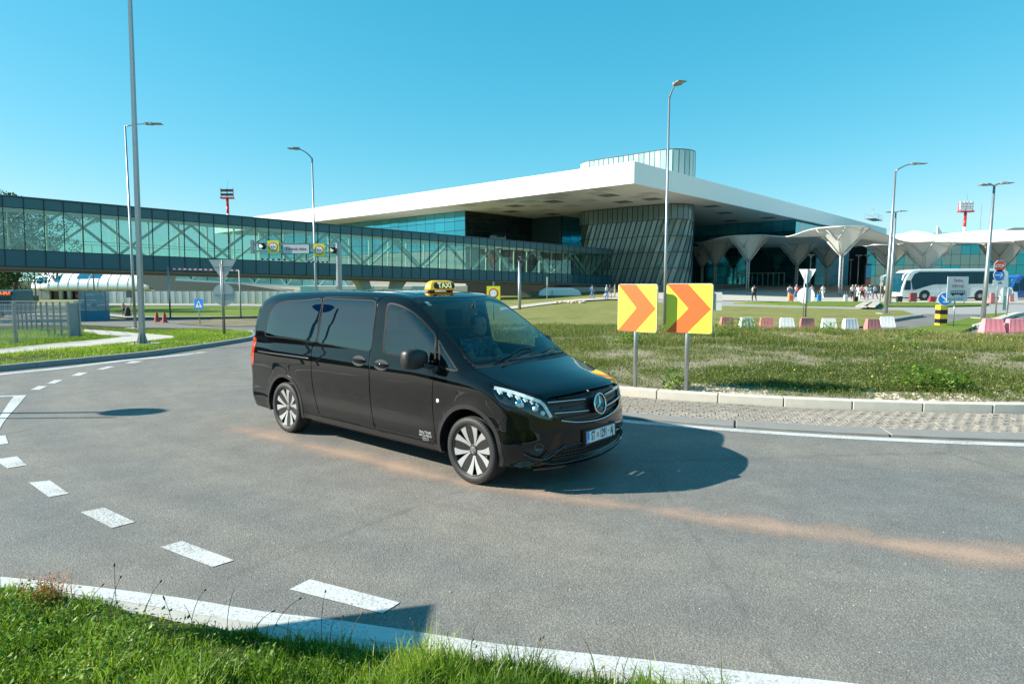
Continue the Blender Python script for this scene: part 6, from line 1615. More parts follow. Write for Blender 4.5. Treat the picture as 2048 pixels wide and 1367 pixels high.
# taxi sign: sits on the roof, a thing of its own
tz = float(vcast(np.array([[-1.42, 0, 1.2]]), np.array([[0., 0, 1.]]))[0][2])
tx = thing('taxi_sign', 'yellow TAXI sign standing on the roof of the black van', 'taxi sign',
           (VX - 1.42*VC + .02*VS, VY + 1.42*VS + .02*VC, tz), -VTH + R(2))
mb = MB(); n_ = 32; rows = []
for z, hy, hx, e in ((.018, .222, .066, .30), (.03, .226, .070, .3), (.055, .222, .066, .32), (.085, .212, .058, .36), (.108, .198, .050, .42), (.122, .180, .040, .5), (.130, .150, .028, .6), (.134, .10, .012, .7)):
    rows.append([Vector((hx*math.copysign(abs(math.cos(a))**e, math.cos(a)), hy*math.copysign(abs(math.sin(a))**e, math.sin(a)), z)) for a in np.linspace(0, 2*math.pi, n_+1)[:-1]])
vs = [v for r_ in rows for v in r_]; fs = [(i*n_+k, i*n_+(k+1) % n_, (i+1)*n_+(k+1) % n_, (i+1)*n_+k) for i in range(len(rows)-1) for k in range(n_)]
fs += [tuple(range(n_))[::-1], tuple((len(rows)-1)*n_+k for k in range(n_))]
M['taxi_yellow'] = simple('taxi_yellow_added_glow', (.85, .50, .02), .35, 0, .02)
_b = [n for n in M['taxi_yellow'].node_tree.nodes if n.type == 'BSDF_PRINCIPLED'][0]; _b.inputs['Emission Color'].default_value = (1, .50, .03, 1); _b.inputs['Emission Strength'].default_value = .13  # faint glow added so the yellow stays warm on the shaded side
mb.add(vs, fs); mb.build('housing', M['taxi_yellow'], tx, smooth=True)
for sg in (1, -1):
    F = Matrix.Rotation(0 if sg > 0 else math.pi, 4, 'Z') @ Matrix.Translation((.066, 0, .072)) @ Matrix.Rotation(R(-14), 4, 'Y') @ Matrix.Rotation(math.pi/2, 4, 'Z') @ Matrix.Rotation(math.pi/2, 4, 'X')
    mb = MB(); pl = [(.176*math.copysign(abs(math.cos(a))**.35, math.cos(a)), .041*math.copysign(abs(math.sin(a))**.45, math.sin(a))) for a in np.linspace(0, 2*math.pi, 33)[:-1]]
    mb.prism(pl, -.008, .0035, F); pn = mb.build('sign_face', M['black_film'], tx)
    if 'cream' not in M:
        M['cream'] = simple('cream_added_glow', (.92, .80, .35), .5, 0, .02); _b = [n for n in M['cream'].node_tree.nodes if n.type == 'BSDF_PRINCIPLED'][0]; _b.inputs['Emission Color'].default_value = (1, .78, .25, 1); _b.inputs['Emission Strength'].default_value = .20  # added glow lifts the letters out of the bluish shade
    me = text_mesh('lettering', 'TAXI', .092, M['cream'], .001, .0045, xs=1.12, space=1.05); o = put('lettering', me, pn); o.matrix_local = F @ Matrix.Translation((0, 0, .0045))
mb = MB()
for sy in (-1, 1): mb.box(-.03, .03, sy*.16-.03, sy*.16+.03, -.012, .024)
mb.build('foot', M['black_plastic'], tx)

# ---- cabin ----
mb = MB()
vs = []; n_ = 14
for i, (x, z) in enumerate(((.02, 1.13), (-.10, 1.155), (-.25, 1.15), (-.40, 1.12), (-.47, 1.05), (-.46, .80))):
    for k in range(n_+1):
        y = -.76 + 1.52*k/n_; bump_ = .05*math.exp(-((y-.38)/.2)**2) if 2 <= i <= 4 else 0
        vs.append(Vector((x - .0, y, z + bump_)))
mb.add(vs, [(i*(n_+1)+k, i*(n_+1)+k+1, (i+1)*(n_+1)+k+1, (i+1)*(n_+1)+k) for i in range(5) for k in range(n_)]); mb.build('dashboard', M['cab'], van, smooth=True)
mb = MB(); mb.box(-4.2, .1, -.84, .84, .40, .44); mb.box(-4.2, -1.25, -.66, .66, 1.80, 1.82); mb.build('cabin_floor', M['cab'], van)
mb = MB(); mb.box(-1.95, -1.93, -.82, .82, .44, 1.0); mb.build('bulkhead', M['cab'], van)
def seat(y):
    s_ = put('seat', None, van); s_.location = (-1.15, y, .44)
    a = MB(); a.box(-.28, .26, -.25, .25, .22, .40); o = a.build('cushion', M['cab'], s_); bevel(o, .06, 3)
    a = MB(); F = Matrix.Translation((-.26, 0, .36)) @ Matrix.Rotation(R(-12), 4, 'Y'); a.box(-.07, .07, -.25, .25, 0, .62, F); o = a.build('backrest', M['cab'], s_); bevel(o, .05, 3)
    a = MB(); F = Matrix.Translation((-.40, 0, 1.00)) @ Matrix.Rotation(R(-8), 4, 'Y'); a.box(-.05, .05, -.13, .13, .02, .22, F); o = a.build('headrest', M['cab'], s_); bevel(o, .04, 3)
    return s_
seat(.40); seat(-.40)
sw = Matrix.Translation((-.56, .40, 1.04)) @ Matrix.Rotation(R(-62), 4, 'Y')
mb = MB(); mb.lathe([(.175 + .014*math.cos(a), .014*math.sin(a)) for a in np.linspace(0, 2*math.pi, 9)], 36, sw); swo = mb.build('steering_wheel', M['black_film'], van, smooth=True)
mb = MB(); mb.lathe([(.06, -.02), (.055, .01), (.001, .015)], 20, sw); mb.bar(sw @ Vector((0, -.17, 0)), sw @ Vector((0, .17, 0)), .03, .014); mb.bar(sw @ Vector((0, 0, 0)), sw @ Vector((.17, 0, 0)), .03, .014); mb.build('hub_pad', M['black_film'], swo)
mb = MB(); mb.bar((-.88, -.09, 1.68), (-.88, .09, 1.68), .03, .07); mb.bar((-.88, 0, 1.70), (-.84, 0, 1.77), .02); mb.build('inner_mirror', M['black_film'], van)

# ================= street furniture =================
def frame_at(px, py, off=0.0, name=None): p = gd(px, py, off); return p
def lamp_post(px, py, label, top_z, arm=None, r0=.10, r1=.05, head=1.0, lean=0.0, group='street lamps round the roads', base=True, Y=None, h0=0.0, double=False, az=0.0, square=False, off=0.0):
    p = gd(px, py, off) if Y is None else Vector(((px-1024)/FPX*Y, Y, hgt((px-1024)/FPX*Y, Y)+off))
    L_ = thing('street_lamp', label, 'street lamp', p, 0, group)
    mb = MB(); H_ = top_z - p.z
    if square:
        mb.bar((0, 0, 0), (lean, 0, H_), r0*2, r0*2, (0, 1, 0), r1*2, r1*2)
        for k in range(4):
            a = k*math.pi/2 + .3
        mb.box(-.20, .20, -.20, .20, -.0, .03)
        for sx, sy in ((1, 0), (-1, 0), (0, 1), (0, -1)):
            mb.add([(sx*r0, sy*r0, .03), (sx*.19, sy*.19, .03), (sx*r0, sy*r0, .42), (sx*r0+sy*.012, sy*r0+sx*.012, .03), (sx*.19+sy*.012, sy*.19+sx*.012, .03), (sx*r0+sy*.012, sy*r0+sx*.012, .42)], [(0, 1, 2), (5, 4, 3), (0, 3, 4, 1), (1, 4, 5, 2)])
        mb.build('pole', M['galv'], L_, smooth=False)
    else:
        mb.tube([(0, 0, 0), (lean*.3, 0, H_*.3), (lean, 0, H_)], [r0, r0*.8+r1*.2, r1], 12); mb.build('pole', M['galv'], L_, smooth=True)
    if base:
        mb = MB(); mb.box(-.42, .42, -.36, .36, -.25, .035); mb.build('base_slab', M['concrete'], L_)
        mb = MB()
        for sx in (-.15, .15):
            for sy in (-.15, .15): mb.tube([(sx, sy, .03), (sx, sy, .11)], .018, 6)
        mb.build('anchor_bolt', M['dark'], L_)
    if arm:
        for sg, (ax, ay, az_, hl) in arm:
            tipp = Vector((lean+ax, ay, H_+az_)); kn = Vector((lean+ax*.35, ay*.35, H_+az_*.72))
            mb = MB(); pts = [Vector((lean, 0, H_-.05))*(1-u)**2 + kn*2*u*(1-u) + tipp*u*u for u in np.linspace(0, 1, 7)]; mb.tube(pts, [r1*.9]*3 + [r1*.75]*4, 8); mb.build('arm', M['galv'], L_, smooth=True)
            d = (Vector((ax, ay, 0))).normalized(); n = Vector((-d.y, d.x, 0)); w = .14*head
            a = tipp - d*.05; b = tipp + d*hl; mb = MB()
            vs = [a - n*w*.5 + Vector((0, 0, .03)), a + n*w*.5 + Vector((0, 0, .03)), b + n*w*.8 - Vector((0, 0, .0)), b - n*w*.8]
            vs += [v + Vector((0, 0, .07)) for v in vs[:2]] + [v + Vector((0, 0, .03)) for v in vs[2:4]]
            mid_ = [a.lerp(b, .35) + n*w, a.lerp(b, .35) - n*w]
            mb.bar(a, b, w*1.5, .05, (0, 0, 1), w*2.0, .03); mb.bar(a - d*.06, a.lerp(b, .4), w*1.1, .10, (0, 0, 1), w*1.9, .10); o = mb.build('lamp_head', M['galv_dull'], L_)
            mb = MB(); mb.bar(a.lerp(b, .35) - Vector((0, 0, .035)), b - d*.03 - Vector((0, 0, .022)), w*1.5, .01); mb.build('lens', M['soffit_mid'], o)
    return L_
def at_depth_z(px, py, Y): return at(px, py, Y).z
# the big pole: leaves the frame at the top
Pb = gd(285, 689, .11)
lamp_post(285, 689, 'tall square galvanised pole on the left verge running out of the picture', 13.5, [(1, (2.0, 0, .4, .9))], .070, .036, 1.3, square=True, off=.12, lean=.24)
Pq = gd(271, 657, .1); zq = at_depth_z(259, 256, Pq.y)
lamp_post(271, 657, 'curved-arm street lamp standing just behind the tall square pole', zq, [(1, ((325-259)/FPX*Pq.y*.62, .1, .12, (325-259)/FPX*Pq.y*.40))], .07, .035, 1.2, lean=.04, off=.12)
Yp = 34.0; zp = at_depth_z(633, 316, Yp)
lamp_post(633, 0, 'curved-arm street lamp behind the van roof with its head pointing left', zp, [(1, (-(633-605)/FPX*Yp, .0, (316-298)/FPX*Yp, (605-587)/FPX*Yp))], .065, .038, 1.2, Y=Yp)
Y3 = 27.0; z3 = at_depth_z(1342, 196, Y3)
lamp_post(1329, 0, 'tall lamp post behind the chevron boards with its head seen from below', z3, [(1, (.16, -.45, .42, .45))], .066, .040, 1.4, lean=.0, Y=Y3)
P4 = gd(1771, 627); z4 = at_depth_z(1786, 348, P4.y)
lamp_post(1771, 627, 'curved-arm street lamp on the mown lawn with its head pointing right', z4, [(1, ((1818-1786)/FPX*P4.y, 0, .42, (1843-1818)/FPX*P4.y))], .12, .055, 1.4, lean=.14, off=.06)
P5 = gd(1779, 607); z5 = at_depth_z(1789, 431, P5.y)
lamp_post(1779, 607, 'twin-headed street lamp standing before the coach front', z5, [(1, (-.45, 0, .0, .5)), (1, (.35, 0, .08, .6))], .14, .07, 1.6, lean=.12, off=.1)
P6 = gd(1966, 636, .1); z6 = at_depth_z(1978, 370, P6.y)
lamp_post(1966, 636, 'twin-headed street lamp in front of the white coach rear', z6, [(1, (-.35, 0, .02, .45)), (1, (.40, 0, .10, .5))], .12, .055, 1.5, lean=.12, off=.1)

def ngon(n, r, rot=0.0): return [(r*math.cos(rot+2*math.pi*k/n), r*math.sin(rot+2*math.pi*k/n)) for k in range(n)]
def rrect(w, h, r, n=5):
    out = []
    for cx, cy, a0 in ((w/2-r, h/2-r, 0), (-w/2+r, h/2-r, 90), (-w/2+r, -h/2+r, 180), (w/2-r, -h/2+r, 270)):
        for k in range(n+1): a = R(a0+90*k/n); out.append((cx+r*math.cos(a), cy+r*math.sin(a)))
    return out
def face_frame(p, yaw):
    """local x right, y up, z towards the viewer; yaw turns the face to the left (+)"""
    return Matrix.Translation(p) @ Matrix.Rotation(-yaw, 4, 'Z') @ Matrix.Rotation(math.pi/2, 4, 'X')
def plate(parent, name, poly, F, mat, th=.012, z=0.0):
    mb = MB(); mb.prism(poly, z-th, z, F); return mb.build(name, mat, parent)
# chevron boards
def chevron(px, py, wpx, hpx, ytop, yaw, label):
    p = gd(px, py, .16); Y = p.y; W_ = wpx; H_ = hpx
    S_ = thing('chevron_sign', label, 'chevron sign', p, 0, 'orange and lemon chevron boards on the island')
    zt = at_depth_z(px, ytop, Y) - p.z
    F = face_frame(Vector((0, -.05, zt - H_/2)), yaw)
    plate(S_, 'board', rrect(W_, H_, .045), F, M['sign_back'], .03)
    bd = plate(S_, 'face', rrect(W_-.012, H_-.012, .042), F, M['lemon'], .002, .003)
    w, h = W_-.012, H_-.012
    plate(S_, 'chevron', [(-w/2, h/2), (-w*.03, h/2), (w/2-.02, .0), (-w*.03, -h/2), (-w/2, -h/2), (-w*.01, 0)][::-1], F, M['orange'], .002, .0065)
    plate(S_, 'edge', rrect(W_+.004, H_+.004, .047), F, M['white_film'], .008, -.010)
    mb = MB(); mb.tube([(0, 0, -.1), (0, 0, zt-.04)], .038, 14); mb.build('post', M['galv'], S_, smooth=True)
    return S_
chevron(1270, 774, .80, .83, 568, R(44), 'left chevron board, orange arrow on lemon yellow, beside the van bonnet')
chevron(1372, 781, .80, .835, 567, R(34), 'right chevron board partly shaded by its neighbour, orange arrow on lemon yellow')
def simple_post(parent, h, r=.03, x=0, y=0, z0=-.1): mb = MB(); mb.tube([(x, y, z0), (x, y, h)], r, 10); return mb.build('post', M['galv'], parent, smooth=True)
def back_clip(parent, F, w, ys):
    mb = MB()
    for y in ys: mb.box(-w/2, w/2, y-.015, y+.015, 0, .02, F)
    mb.build('bracket', M['galv_dull'], parent)
# give way + round sign seen from behind, left verge
p = gd(451, 667, .12); Sg = thing('sign_post', 'backs of a triangular and a round sign on one post on the left verge', 'road sign', p)
sc_ = p.y/FPX; zt = at_depth_z(449, 519, p.y)-p.z
mb = MB(); mb.tube([(0, -.05, -.05), (0, -.05, zt-.02)], .032, 10); mb.tube([(-.05, -.09, -.05), (-.05, -.09, zt-8*sc_)], .022, 10); mb.build('post', M['galv'], Sg, smooth=True)
tri_r = 55*sc_; F = face_frame(Vector((0, 0, zt)), R(0)); plate(Sg, 'give_way_back', [(-tri_r/2, 0), (0, -44*sc_), (tri_r/2, 0)], F, M['sign_back'], .006); back_clip(Sg, F, tri_r*.6, [-.30])
F = face_frame(Vector((.0, 0, zt - 69*sc_)), R(0)); plate(Sg, 'round_back', ngon(36, 22.3*sc_), F, M['sign_back'], .006); back_clip(Sg, F, 40*sc_, [0])
# the same combination on the far side (bright backs)
p = gd(1609, 635); Sg = thing('sign_post', 'bright backs of a triangular and a round sign on twin posts beyond the barriers', 'road sign', p); sc_ = p.y/FPX
zt = at_depth_z(1611, 538, p.y)-p.z
mb = MB(); mb.tube([(0.02, -.06, -.3), (.06, -.06, zt)], .05, 8); mb.tube([(-.14, -.1, -.3), (-.12, -.1, zt-.25)], .035, 8); mb.build('post', M['galv'], Sg, smooth=True)
F = face_frame(Vector((.06, 0, zt)), R(25)); plate(Sg, 'give_way_back', [(-15.5*sc_, 0), (0, -33*sc_), (15.5*sc_, 0)], F, M['white_film'], .01)
F = face_frame(Vector((.02, 0, zt-52*sc_)), R(25)); plate(Sg, 'round_back', ngon(30, 16*sc_), F, M['white_film'], .01)
# small blank plate behind the right chevron
p = gd(1423, 640); Sg = thing('sign_post', 'back of a square plate on a post just right of the chevron boards', 'road sign', p); sc_ = p.y/FPX; zt = at_depth_z(0, 584, p.y)-p.z
mb = MB(); mb.tube([(0, -.06, -.3), (0, -.06, zt)], .05, 8); mb.build('post', M['galv_dull'], Sg, smooth=True)
F = face_frame(Vector((0, 0, zt-18*sc_)), R(28)); plate(Sg, 'plate_back', rrect(38*sc_, 36*sc_, .03), F, M['sign_back'], .012); back_clip(Sg, F, 34*sc_, [0])
# pedestrian crossing sign
p = gd(400, 648, .02); Sg = thing('crossing_sign', 'blue pedestrian crossing sign beyond the left verge', 'road sign', p); sc_ = p.y/FPX; zt = at_depth_z(0, 598, p.y)-p.z
simple_post(Sg, zt, .03); F = face_frame(Vector((0, -.05, zt-9.5*sc_)), R(12)); a = 20*sc_
plate(Sg, 'plate', rrect(a, a, .04), F, M['blue'], .01); plate(Sg, 'triangle', [(-a*.36, -a*.32), (a*.36, -a*.32), (0, a*.34)], F, M['white_film'], .002, .003)
mb = MB()
for q in (((0, .10), (0, -.06)), ((0, -.06), (-.12, -.26)), ((0, -.06), (.12, -.26)), ((0, .06), (-.13, -.04)), ((0, .06), (.13, -.04))):
    mb.bar(F @ Vector((q[0][0]*a, q[0][1]*a, .006)), F @ Vector((q[1][0]*a, q[1][1]*a, .006)), .05*a, .004, (0, 1, 0))
mb.prism(ngon(10, .04*a), .003, .007, F @ Matrix.Translation((0, .16*a, 0))); mb.build('walking_figure', M['black_film'], Sg)
# striped bollard with blue arrow
p = gd(1881, 654); Sg = thing('bollard', 'yellow and black striped bollard carrying a blue downward arrow disc', 'bollard', p); sc_ = p.y/FPX
zb = at_depth_z(0, 610, p.y)-p.z; zc = at_depth_z(0, 597.5, p.y)-p.z; hw = 7.6*sc_
n5 = 5
for k in range(n5):
    mb = MB(); z0 = -.02 + (zb+.02)*k/n5; z1 = -.02+(zb+.02)*(k+1)/n5; mb.box(-hw, hw, -hw, hw, z0, z1); mb.build('stripe', M['yellow'] if k % 2 == 0 else M['black_film'], Sg)
F = face_frame(Vector((0, -hw-.02, zc)), R(8)); plate(Sg, 'disc_rim', ngon(36, 13.6*sc_), F, M['white_film'], .02); plate(Sg, 'disc', ngon(36, 12.4*sc_), F, M['blue'], .003, .004)
def arrow(parent, F, L_, ang, w, mat, z=.006):
    Fr = F @ Matrix.Rotation(ang, 4, 'Z'); mb = MB()
    mb.prism([(-L_/2, -w/2), (L_/2-w, -w/2), (L_/2-w, w/2), (-L_/2, w/2)], z-.003, z, Fr)
    for s in (1, -1):
        q = [(L_/2, 0), (L_/2-w*2.1, s*w*2.1), (L_/2-w*3.1, s*w*2.1), (L_/2-w*1.15, s*w*.15)]
        if s < 0: q = q[::-1]
        mb.prism(q[::-1], z-.003, z+.0005, Fr)
    return mb.build('arrow', mat, parent)
arrow(Sg, F, 19*sc_, R(-45), 3.0*sc_, M['white_film'], .0085)
# stop sign, arrow disc, plate
p = gd(1991, 632, .1); Sg = thing('stop_sign', 'red STOP octagon above a blue arrow disc and white plate on one post', 'road sign', p); sc_ = p.y/FPX
simple_post(Sg, at_depth_z(0, 524, p.y)-p.z, .04)
def zz(py): return at_depth_z(0, py, p.y)-p.z
F = face_frame(Vector((0, -.06, zz(532))), 0); plate(Sg, 'octagon_rim', ngon(8, 12.4*sc_, R(22.5)), F, M['white_film'], .012); oc = plate(Sg, 'octagon', ngon(8, 11.4*sc_, R(22.5)), F, simple('stop_red', (.78, .09, .05), .4, 0, .03), .003, .004)
me = text_mesh('lettering', 'STOP', 9.0*sc_, M['white_film'], .001, .006, xs=.82); o = put('lettering', me, Sg); o.matrix_local = F @ Matrix.Translation((0, 0, .007))
F = face_frame(Vector((0, -.06, zz(550))), 0); plate(Sg, 'disc_rim', ngon(30, 11.4*sc_), F, M['white_film'], .012); plate(Sg, 'disc', ngon(30, 10.5*sc_), F, M['blue'], .003, .004); arrow(Sg, F, 17*sc_, 0, 2.2*sc_, M['white_film'], .0085)
F = face_frame(Vector((0, -.06, zz(565.5))), 0); plate(Sg, 'lower_plate', rrect(22.5*sc_, 12.5*sc_, .03), F, M['white_film'], .012)
mb = MB()
for q in ((-1, 0, 6, 1.6), (2.2, 1.0, 3, 1.6), (-1.2, -1.6, 1.8, 1.2), (4.4, -1.6, 1.8, 1.2)): mb.prism([(q[0]*sc_, (q[1]-q[3]/2)*sc_), ((q[0]+q[2])*sc_, (q[1]-q[3]/2)*sc_), ((q[0]+q[2])*sc_, (q[1]+q[3]/2)*sc_), (q[0]*sc_, (q[1]+q[3]/2)*sc_)], 0, .004, F)
mb.build('tow_symbol', M['black_film'], Sg)
mb = MB(); mb.box(-.2, .25, .02, .05, zz(541), zz(524)); mb.build('plate_behind', M['sign_back'], Sg)
# sign back right of it
p = gd(2010, 632, .1); Sg = thing('sign_post', 'pale back of a round sign over a tall narrow plate right of the stop sign', 'road sign', p); sc_ = p.y/FPX
mb = MB(); mb.tube([(.03, -.06, -.1), (.03, -.06, zz(575))], .045, 8); mb.build('post', M['galv_dull'], Sg, smooth=True)
F = face_frame(Vector((0, 0, zz(583.5))), R(20)); plate(Sg, 'round_back', ngon(28, 10.5*sc_), F, M['white_film'], .012)
F = face_frame(Vector((0, 0, zz(606))), R(20)); plate(Sg, 'plate_back', rrect(9.5*sc_, 28*sc_, .02), F, M['wk_glass'], .012)
# Samo iskrcaj sign
p = gd(1906, 657); Sg = thing('notice_sign', 'white board reading Samo iskrcaj with a black bus symbol and BUS', 'notice sign', p); sc_ = p.y/FPX
zz = lambda py: at_depth_z(0, py, p.y)-p.z
simple_post(Sg, zz(590), .028); simple_post(Sg, zz(603), .02, .42, .02, zz(608))
F = face_frame(Vector((2.5*sc_, -.05, zz(577.5))), R(0)); mb = MB(); mb.box(-20.5*sc_, 20.5*sc_, -24.5*sc_, 24.5*sc_, -.03, 0, F); o = mb.build('board', simple('grey_white_board', (.60, .63, .66), .5, 0, .03), Sg)
M['maroon'] = simple('maroon_letter', (.35, .07, .10), .5, 0, .02); M['blue_letter'] = simple('blue_letter', (.12, .32, .55), .5, 0, .02)
for s, yy, m in (('Samo', 17.0, 'maroon'), ('iskrcaj', 6.5, 'maroon'), ('Shuttle BUS', -20.0, 'blue_letter')):
    me = text_mesh('lettering', s, (8.6 if m == 'maroon' else 7.0)*sc_, M[m], .0008, .0025, xs=.92 if m == 'maroon' else .84, space=1.08); o = put('lettering', me, Sg); o.matrix_local = F @ Matrix.Translation(((-0.0 if m == 'maroon' else -3.2*sc_), yy*sc_, .002))
mb = MB(); Fb = F @ Matrix.Translation((0.5*sc_, -8*sc_, 0)); s1 = sc_
mb.prism([(-14*s1, -3*s1), (14*s1, -3*s1), (14*s1, -.2*s1), (-14*s1, -.2*s1)], 0, .004, Fb); mb.prism([(-14*s1, 3.6*s1), (14*s1, 3.6*s1), (14*s1, 4.4*s1), (-14*s1, 4.4*s1)], 0, .004, Fb)
for x in (-14, -9.4, -4.8, -.2, 4.4, 9.0, 13.3): mb.prism([(x*s1, -.2*s1), ((x+.7)*s1, -.2*s1), ((x+.7)*s1, 3.7*s1), (x*s1, 3.7*s1)], 0, .0042, Fb)
for x in (-9, 8): mb.prism([(x*s1+2.4*s1*math.cos(a), -3.2*s1+2.4*s1*math.sin(a)) for a in np.linspace(0, 2*math.pi, 15)[:-1]], 0, .0046, Fb)
mb.build('bus_symbol', M['black_film'], Sg)
mb = MB(); mb.box(0, .02, 0, .22, zz(571), zz(555), Matrix.Translation((23*sc_, -.03, 0))); mb.build('side_plate', M['white_film'], Sg)
# bus stop sign before the twin lamp
p = gd(1760, 606, .1); Sg = thing('stop_flag', 'small round sign with a plate on a thin post before the coach front', 'road sign', p); sc_ = p.y/FPX; zz = lambda py: at_depth_z(0, py, p.y)-p.z
simple_post(Sg, zz(552), .04); F = face_frame(Vector((0, -.06, zz(556))), R(20)); plate(Sg, 'disc', [(x*.6, y*1.1) for x, y in ngon(24, 5*sc_)], F, M['sign_back'], .02); F = face_frame(Vector((0, -.06, zz(568))), R(20)); plate(Sg, 'plate', rrect(5*sc_, 8*sc_, .02), F, M['soffit_mid'], .02)

# plastic barriers, red and white
def barrier_mesh(mat):
    mb = MB(); n = 7; vs = []
    L_, W0, W1, H_ = .74, .20, .10, .56
    prof = []
    for z, lx, ly in ((0, .37, .20), (.06, .37, .20), (.10, .355, .185), (.50, .30, .11), (.56, .285, .095)):
        ring_ = []
        N = 16
        for k in range(N):       # fluted front and back
            x = -lx + 2*lx*k/(N-1); d = .007*(1 if (k % 4) in (1, 2) else 0)*(1 if .08 < z < .54 else 0); ring_.append((x, -ly + d, z))
        for k in range(N):
            x = lx - 2*lx*k/(N-1); d = .007*(1 if (k % 4) in (1, 2) else 0)*(1 if .08 < z < .54 else 0); ring_.append((x, ly - d, z))
        prof.append(ring_)
    m = len(prof[0]); vs = [v for r_ in prof for v in r_]
    fs = [(i*m+k, i*m+(k+1) % m, (i+1)*m+(k+1) % m, (i+1)*m+k) for i in range(len(prof)-1) for k in range(m)] + [tuple(range(m))[::-1], tuple((len(prof)-1)*m+k for k in range(m))]
    mb.add(vs, fs); return mb.mesh('road_barrier', mat, angle=40)
M['bar_red'] = simple('faded_red_plastic', (.50, .18, .17), .5, 0, .12, 12); M['bar_pink'] = simple('pink_plastic', (.80, .26, .29), .45, 0, .1, 12); M['bar_white'] = simple('white_plastic', (.74, .74, .74), .5, 0, .12, 12)
bms = {k: barrier_mesh(M[k]) for k in ('bar_red', 'bar_pink', 'bar_white')}
BR = [(1454, 650, 'bar_red', 'faded red road barrier, leftmost of the row behind the island weeds'), (1494, 651, 'bar_white', 'white road barrier between the two leftmost red ones'), (1534, 653, 'bar_red', 'faded red road barrier half sunk in weeds, second red one from the left'),
      (1574, 654, 'bar_white', 'white road barrier left of the twin sign posts'), (1615, 656, 'bar_red', 'red road barrier right below the bright round sign back'), (1658, 658, 'bar_white', 'white road barrier with a round bush in front of it'),
      (1701, 659, 'bar_white', 'white road barrier next to the last red one of the row'), (1746, 660, 'bar_red', 'red road barrier in front of the street lamp base'), (1775, 656, 'bar_white', 'dull white barrier end peeping out behind the last red one'),
      (1986, 664, 'bar_pink', 'bright pink road barrier below the stop sign'), (2034, 666, 'bar_pink', 'bright pink road barrier cut by the right edge of the view')]
for i, (px, py, m, lb) in enumerate(BR):
    Y = 25.2 if i > 8 else 28.2 - i*.2
    if i == 8: Y = 28.6
    x = (px-1024)/FPX*Y; o = put('road_barrier', bms[m], None, (x, Y, hgt(x, Y) + (.02 if i > 8 else .0)), (0, random.uniform(-.02, .02), random.uniform(-.12, .12)))
    s = .86 if i < 9 else 1.0; o.scale = ((1.0 if i < 9 else 1.12)*s, s, s); tag(o, lb, 'barrier', 'plastic road barriers in a row')
for px, Y, m, w, lb in ((1975, 62, 'bar_white', .6, 'white barrier standing beside the coach rear wheel'), (1982, 61.5, 'bar_red', .62, 'red barrier touching a white one beside the coach rear wheel'), (2001, 70, 'bar_white', .7, 'low white barrier lying at the coach rear'),
                       (2020, 66, 'bar_red', .6, 'red barrier behind the pale round sign back'), (2027, 67, 'bar_white', .6, 'white barrier in front of the blue coach')):
    x = (px-1024)/FPX*Y; o = put('road_barrier', bms[m], None, (x, Y, .05)); o.scale = (w, .9, 1.75 if px != 2001 else .9); tag(o, lb, 'barrier', 'plastic barriers near the coaches')
# paver planks on the lawn strip
for px, lb in ((1727, 'left concrete plank laid across the lawn strip'), (1744, 'right concrete plank laid across the lawn strip')):
    a = gd(px-5, 613, .22); b = gd(px+9, 604.6, .22); mb = MB(); mb.bar(a, b, .75, .10); o = mb.build('plank', M['paving']); tag(o, lb, 'plank')
# cones
mb = MB(); mb.lathe([(.19, .0), (.19, .03), (.145, .04), (.05, .55), (.001, .56)], 14); cn = mb.mesh('traffic_cone', simple('cone_red', (.42, .05, .04), .6, 0, .1), angle=40)
for px, py, lb in ((314, 643, 'left one of two dark red traffic cones on the pavement edge'), (329.5, 644.5, 'right one of two dark red traffic cones on the pavement edge')):
    p = gd(px, py, .04); o = put('traffic_cone', cn, None, p); o.scale = (1.25, 1.25, 1.25); tag(o, lb, 'traffic cone', 'traffic cones')
# stone bollard and poles left
p = gd(341, 636, .05); Sg = thing('barrier_gantry', 'red and white striped height bar on a grey post before the footbridge', 'height bar', p); sc_ = p.y/FPX
zz = lambda py: at_depth_z(0, py, p.y)-p.z; simple_post(Sg, zz(533), .07)
a = at(341, 537.5, p.y)-p; b = at(477, 540.5, p.y)-p; n = 26
for k in range(n):
    mb = MB(); mb.bar(a.lerp(b, k/n), a.lerp(b, (k+1)/n), .05, .13); mb.build('stripe', M['red'] if k % 2 == 0 else M['white_film'], Sg)
p2 = at(476, 540, p.y)-p; mb = MB(); mb.tube([(p2.x+.1, 0, -.1), (p2.x+.1, 0, p2.z)], .06, 8); mb.build('post', M['galv_dull'], Sg, smooth=True)
# height control gantry
Yg = 31.0; xg = (680-1024)/FPX*Yg; g0 = hgt(xg, Yg); Sg = thing('height_gantry', 'height control gantry with Kontrola visine board and two yellow 4.1 m signs', 'gantry', (xg, Yg, g0)); sc_ = Yg/FPX
zz = lambda py: at_depth_z(0, py, Yg)-g0
mb = MB(); mb.tube([(0, 0, -.1), (0, 0, zz(487))], [.15, .13], 16); mb.lathe([(.001, zz(486)), (.14, zz(486)), (.14, zz(489)), (.001, zz(489))], 12); mb.build('post', M['galv'], Sg, smooth=False, angle=40)
xL = -(680-510)*sc_
mb = MB()
zA, zB_ = zz(486), zz(502)
mb.bar((xL, 0, zA), (0, 0, zA-.10), .08); mb.bar((xL, 0, zB_), (0, 0, zB_-.10), .08)
for k in range(8): x = xL*(k+.5)/8; mb.bar((x, 0, zA), (x+.1, 0, zB_), .04)
mb.bar((xL, 0, zA+.15), (xL, 0, zB_-.12), .14); mb.build('truss_arm', M['galv'], Sg)
M['sgn_yel'] = simple('gantry_yellow', (.80, .74, .03), .5, 0, .03)
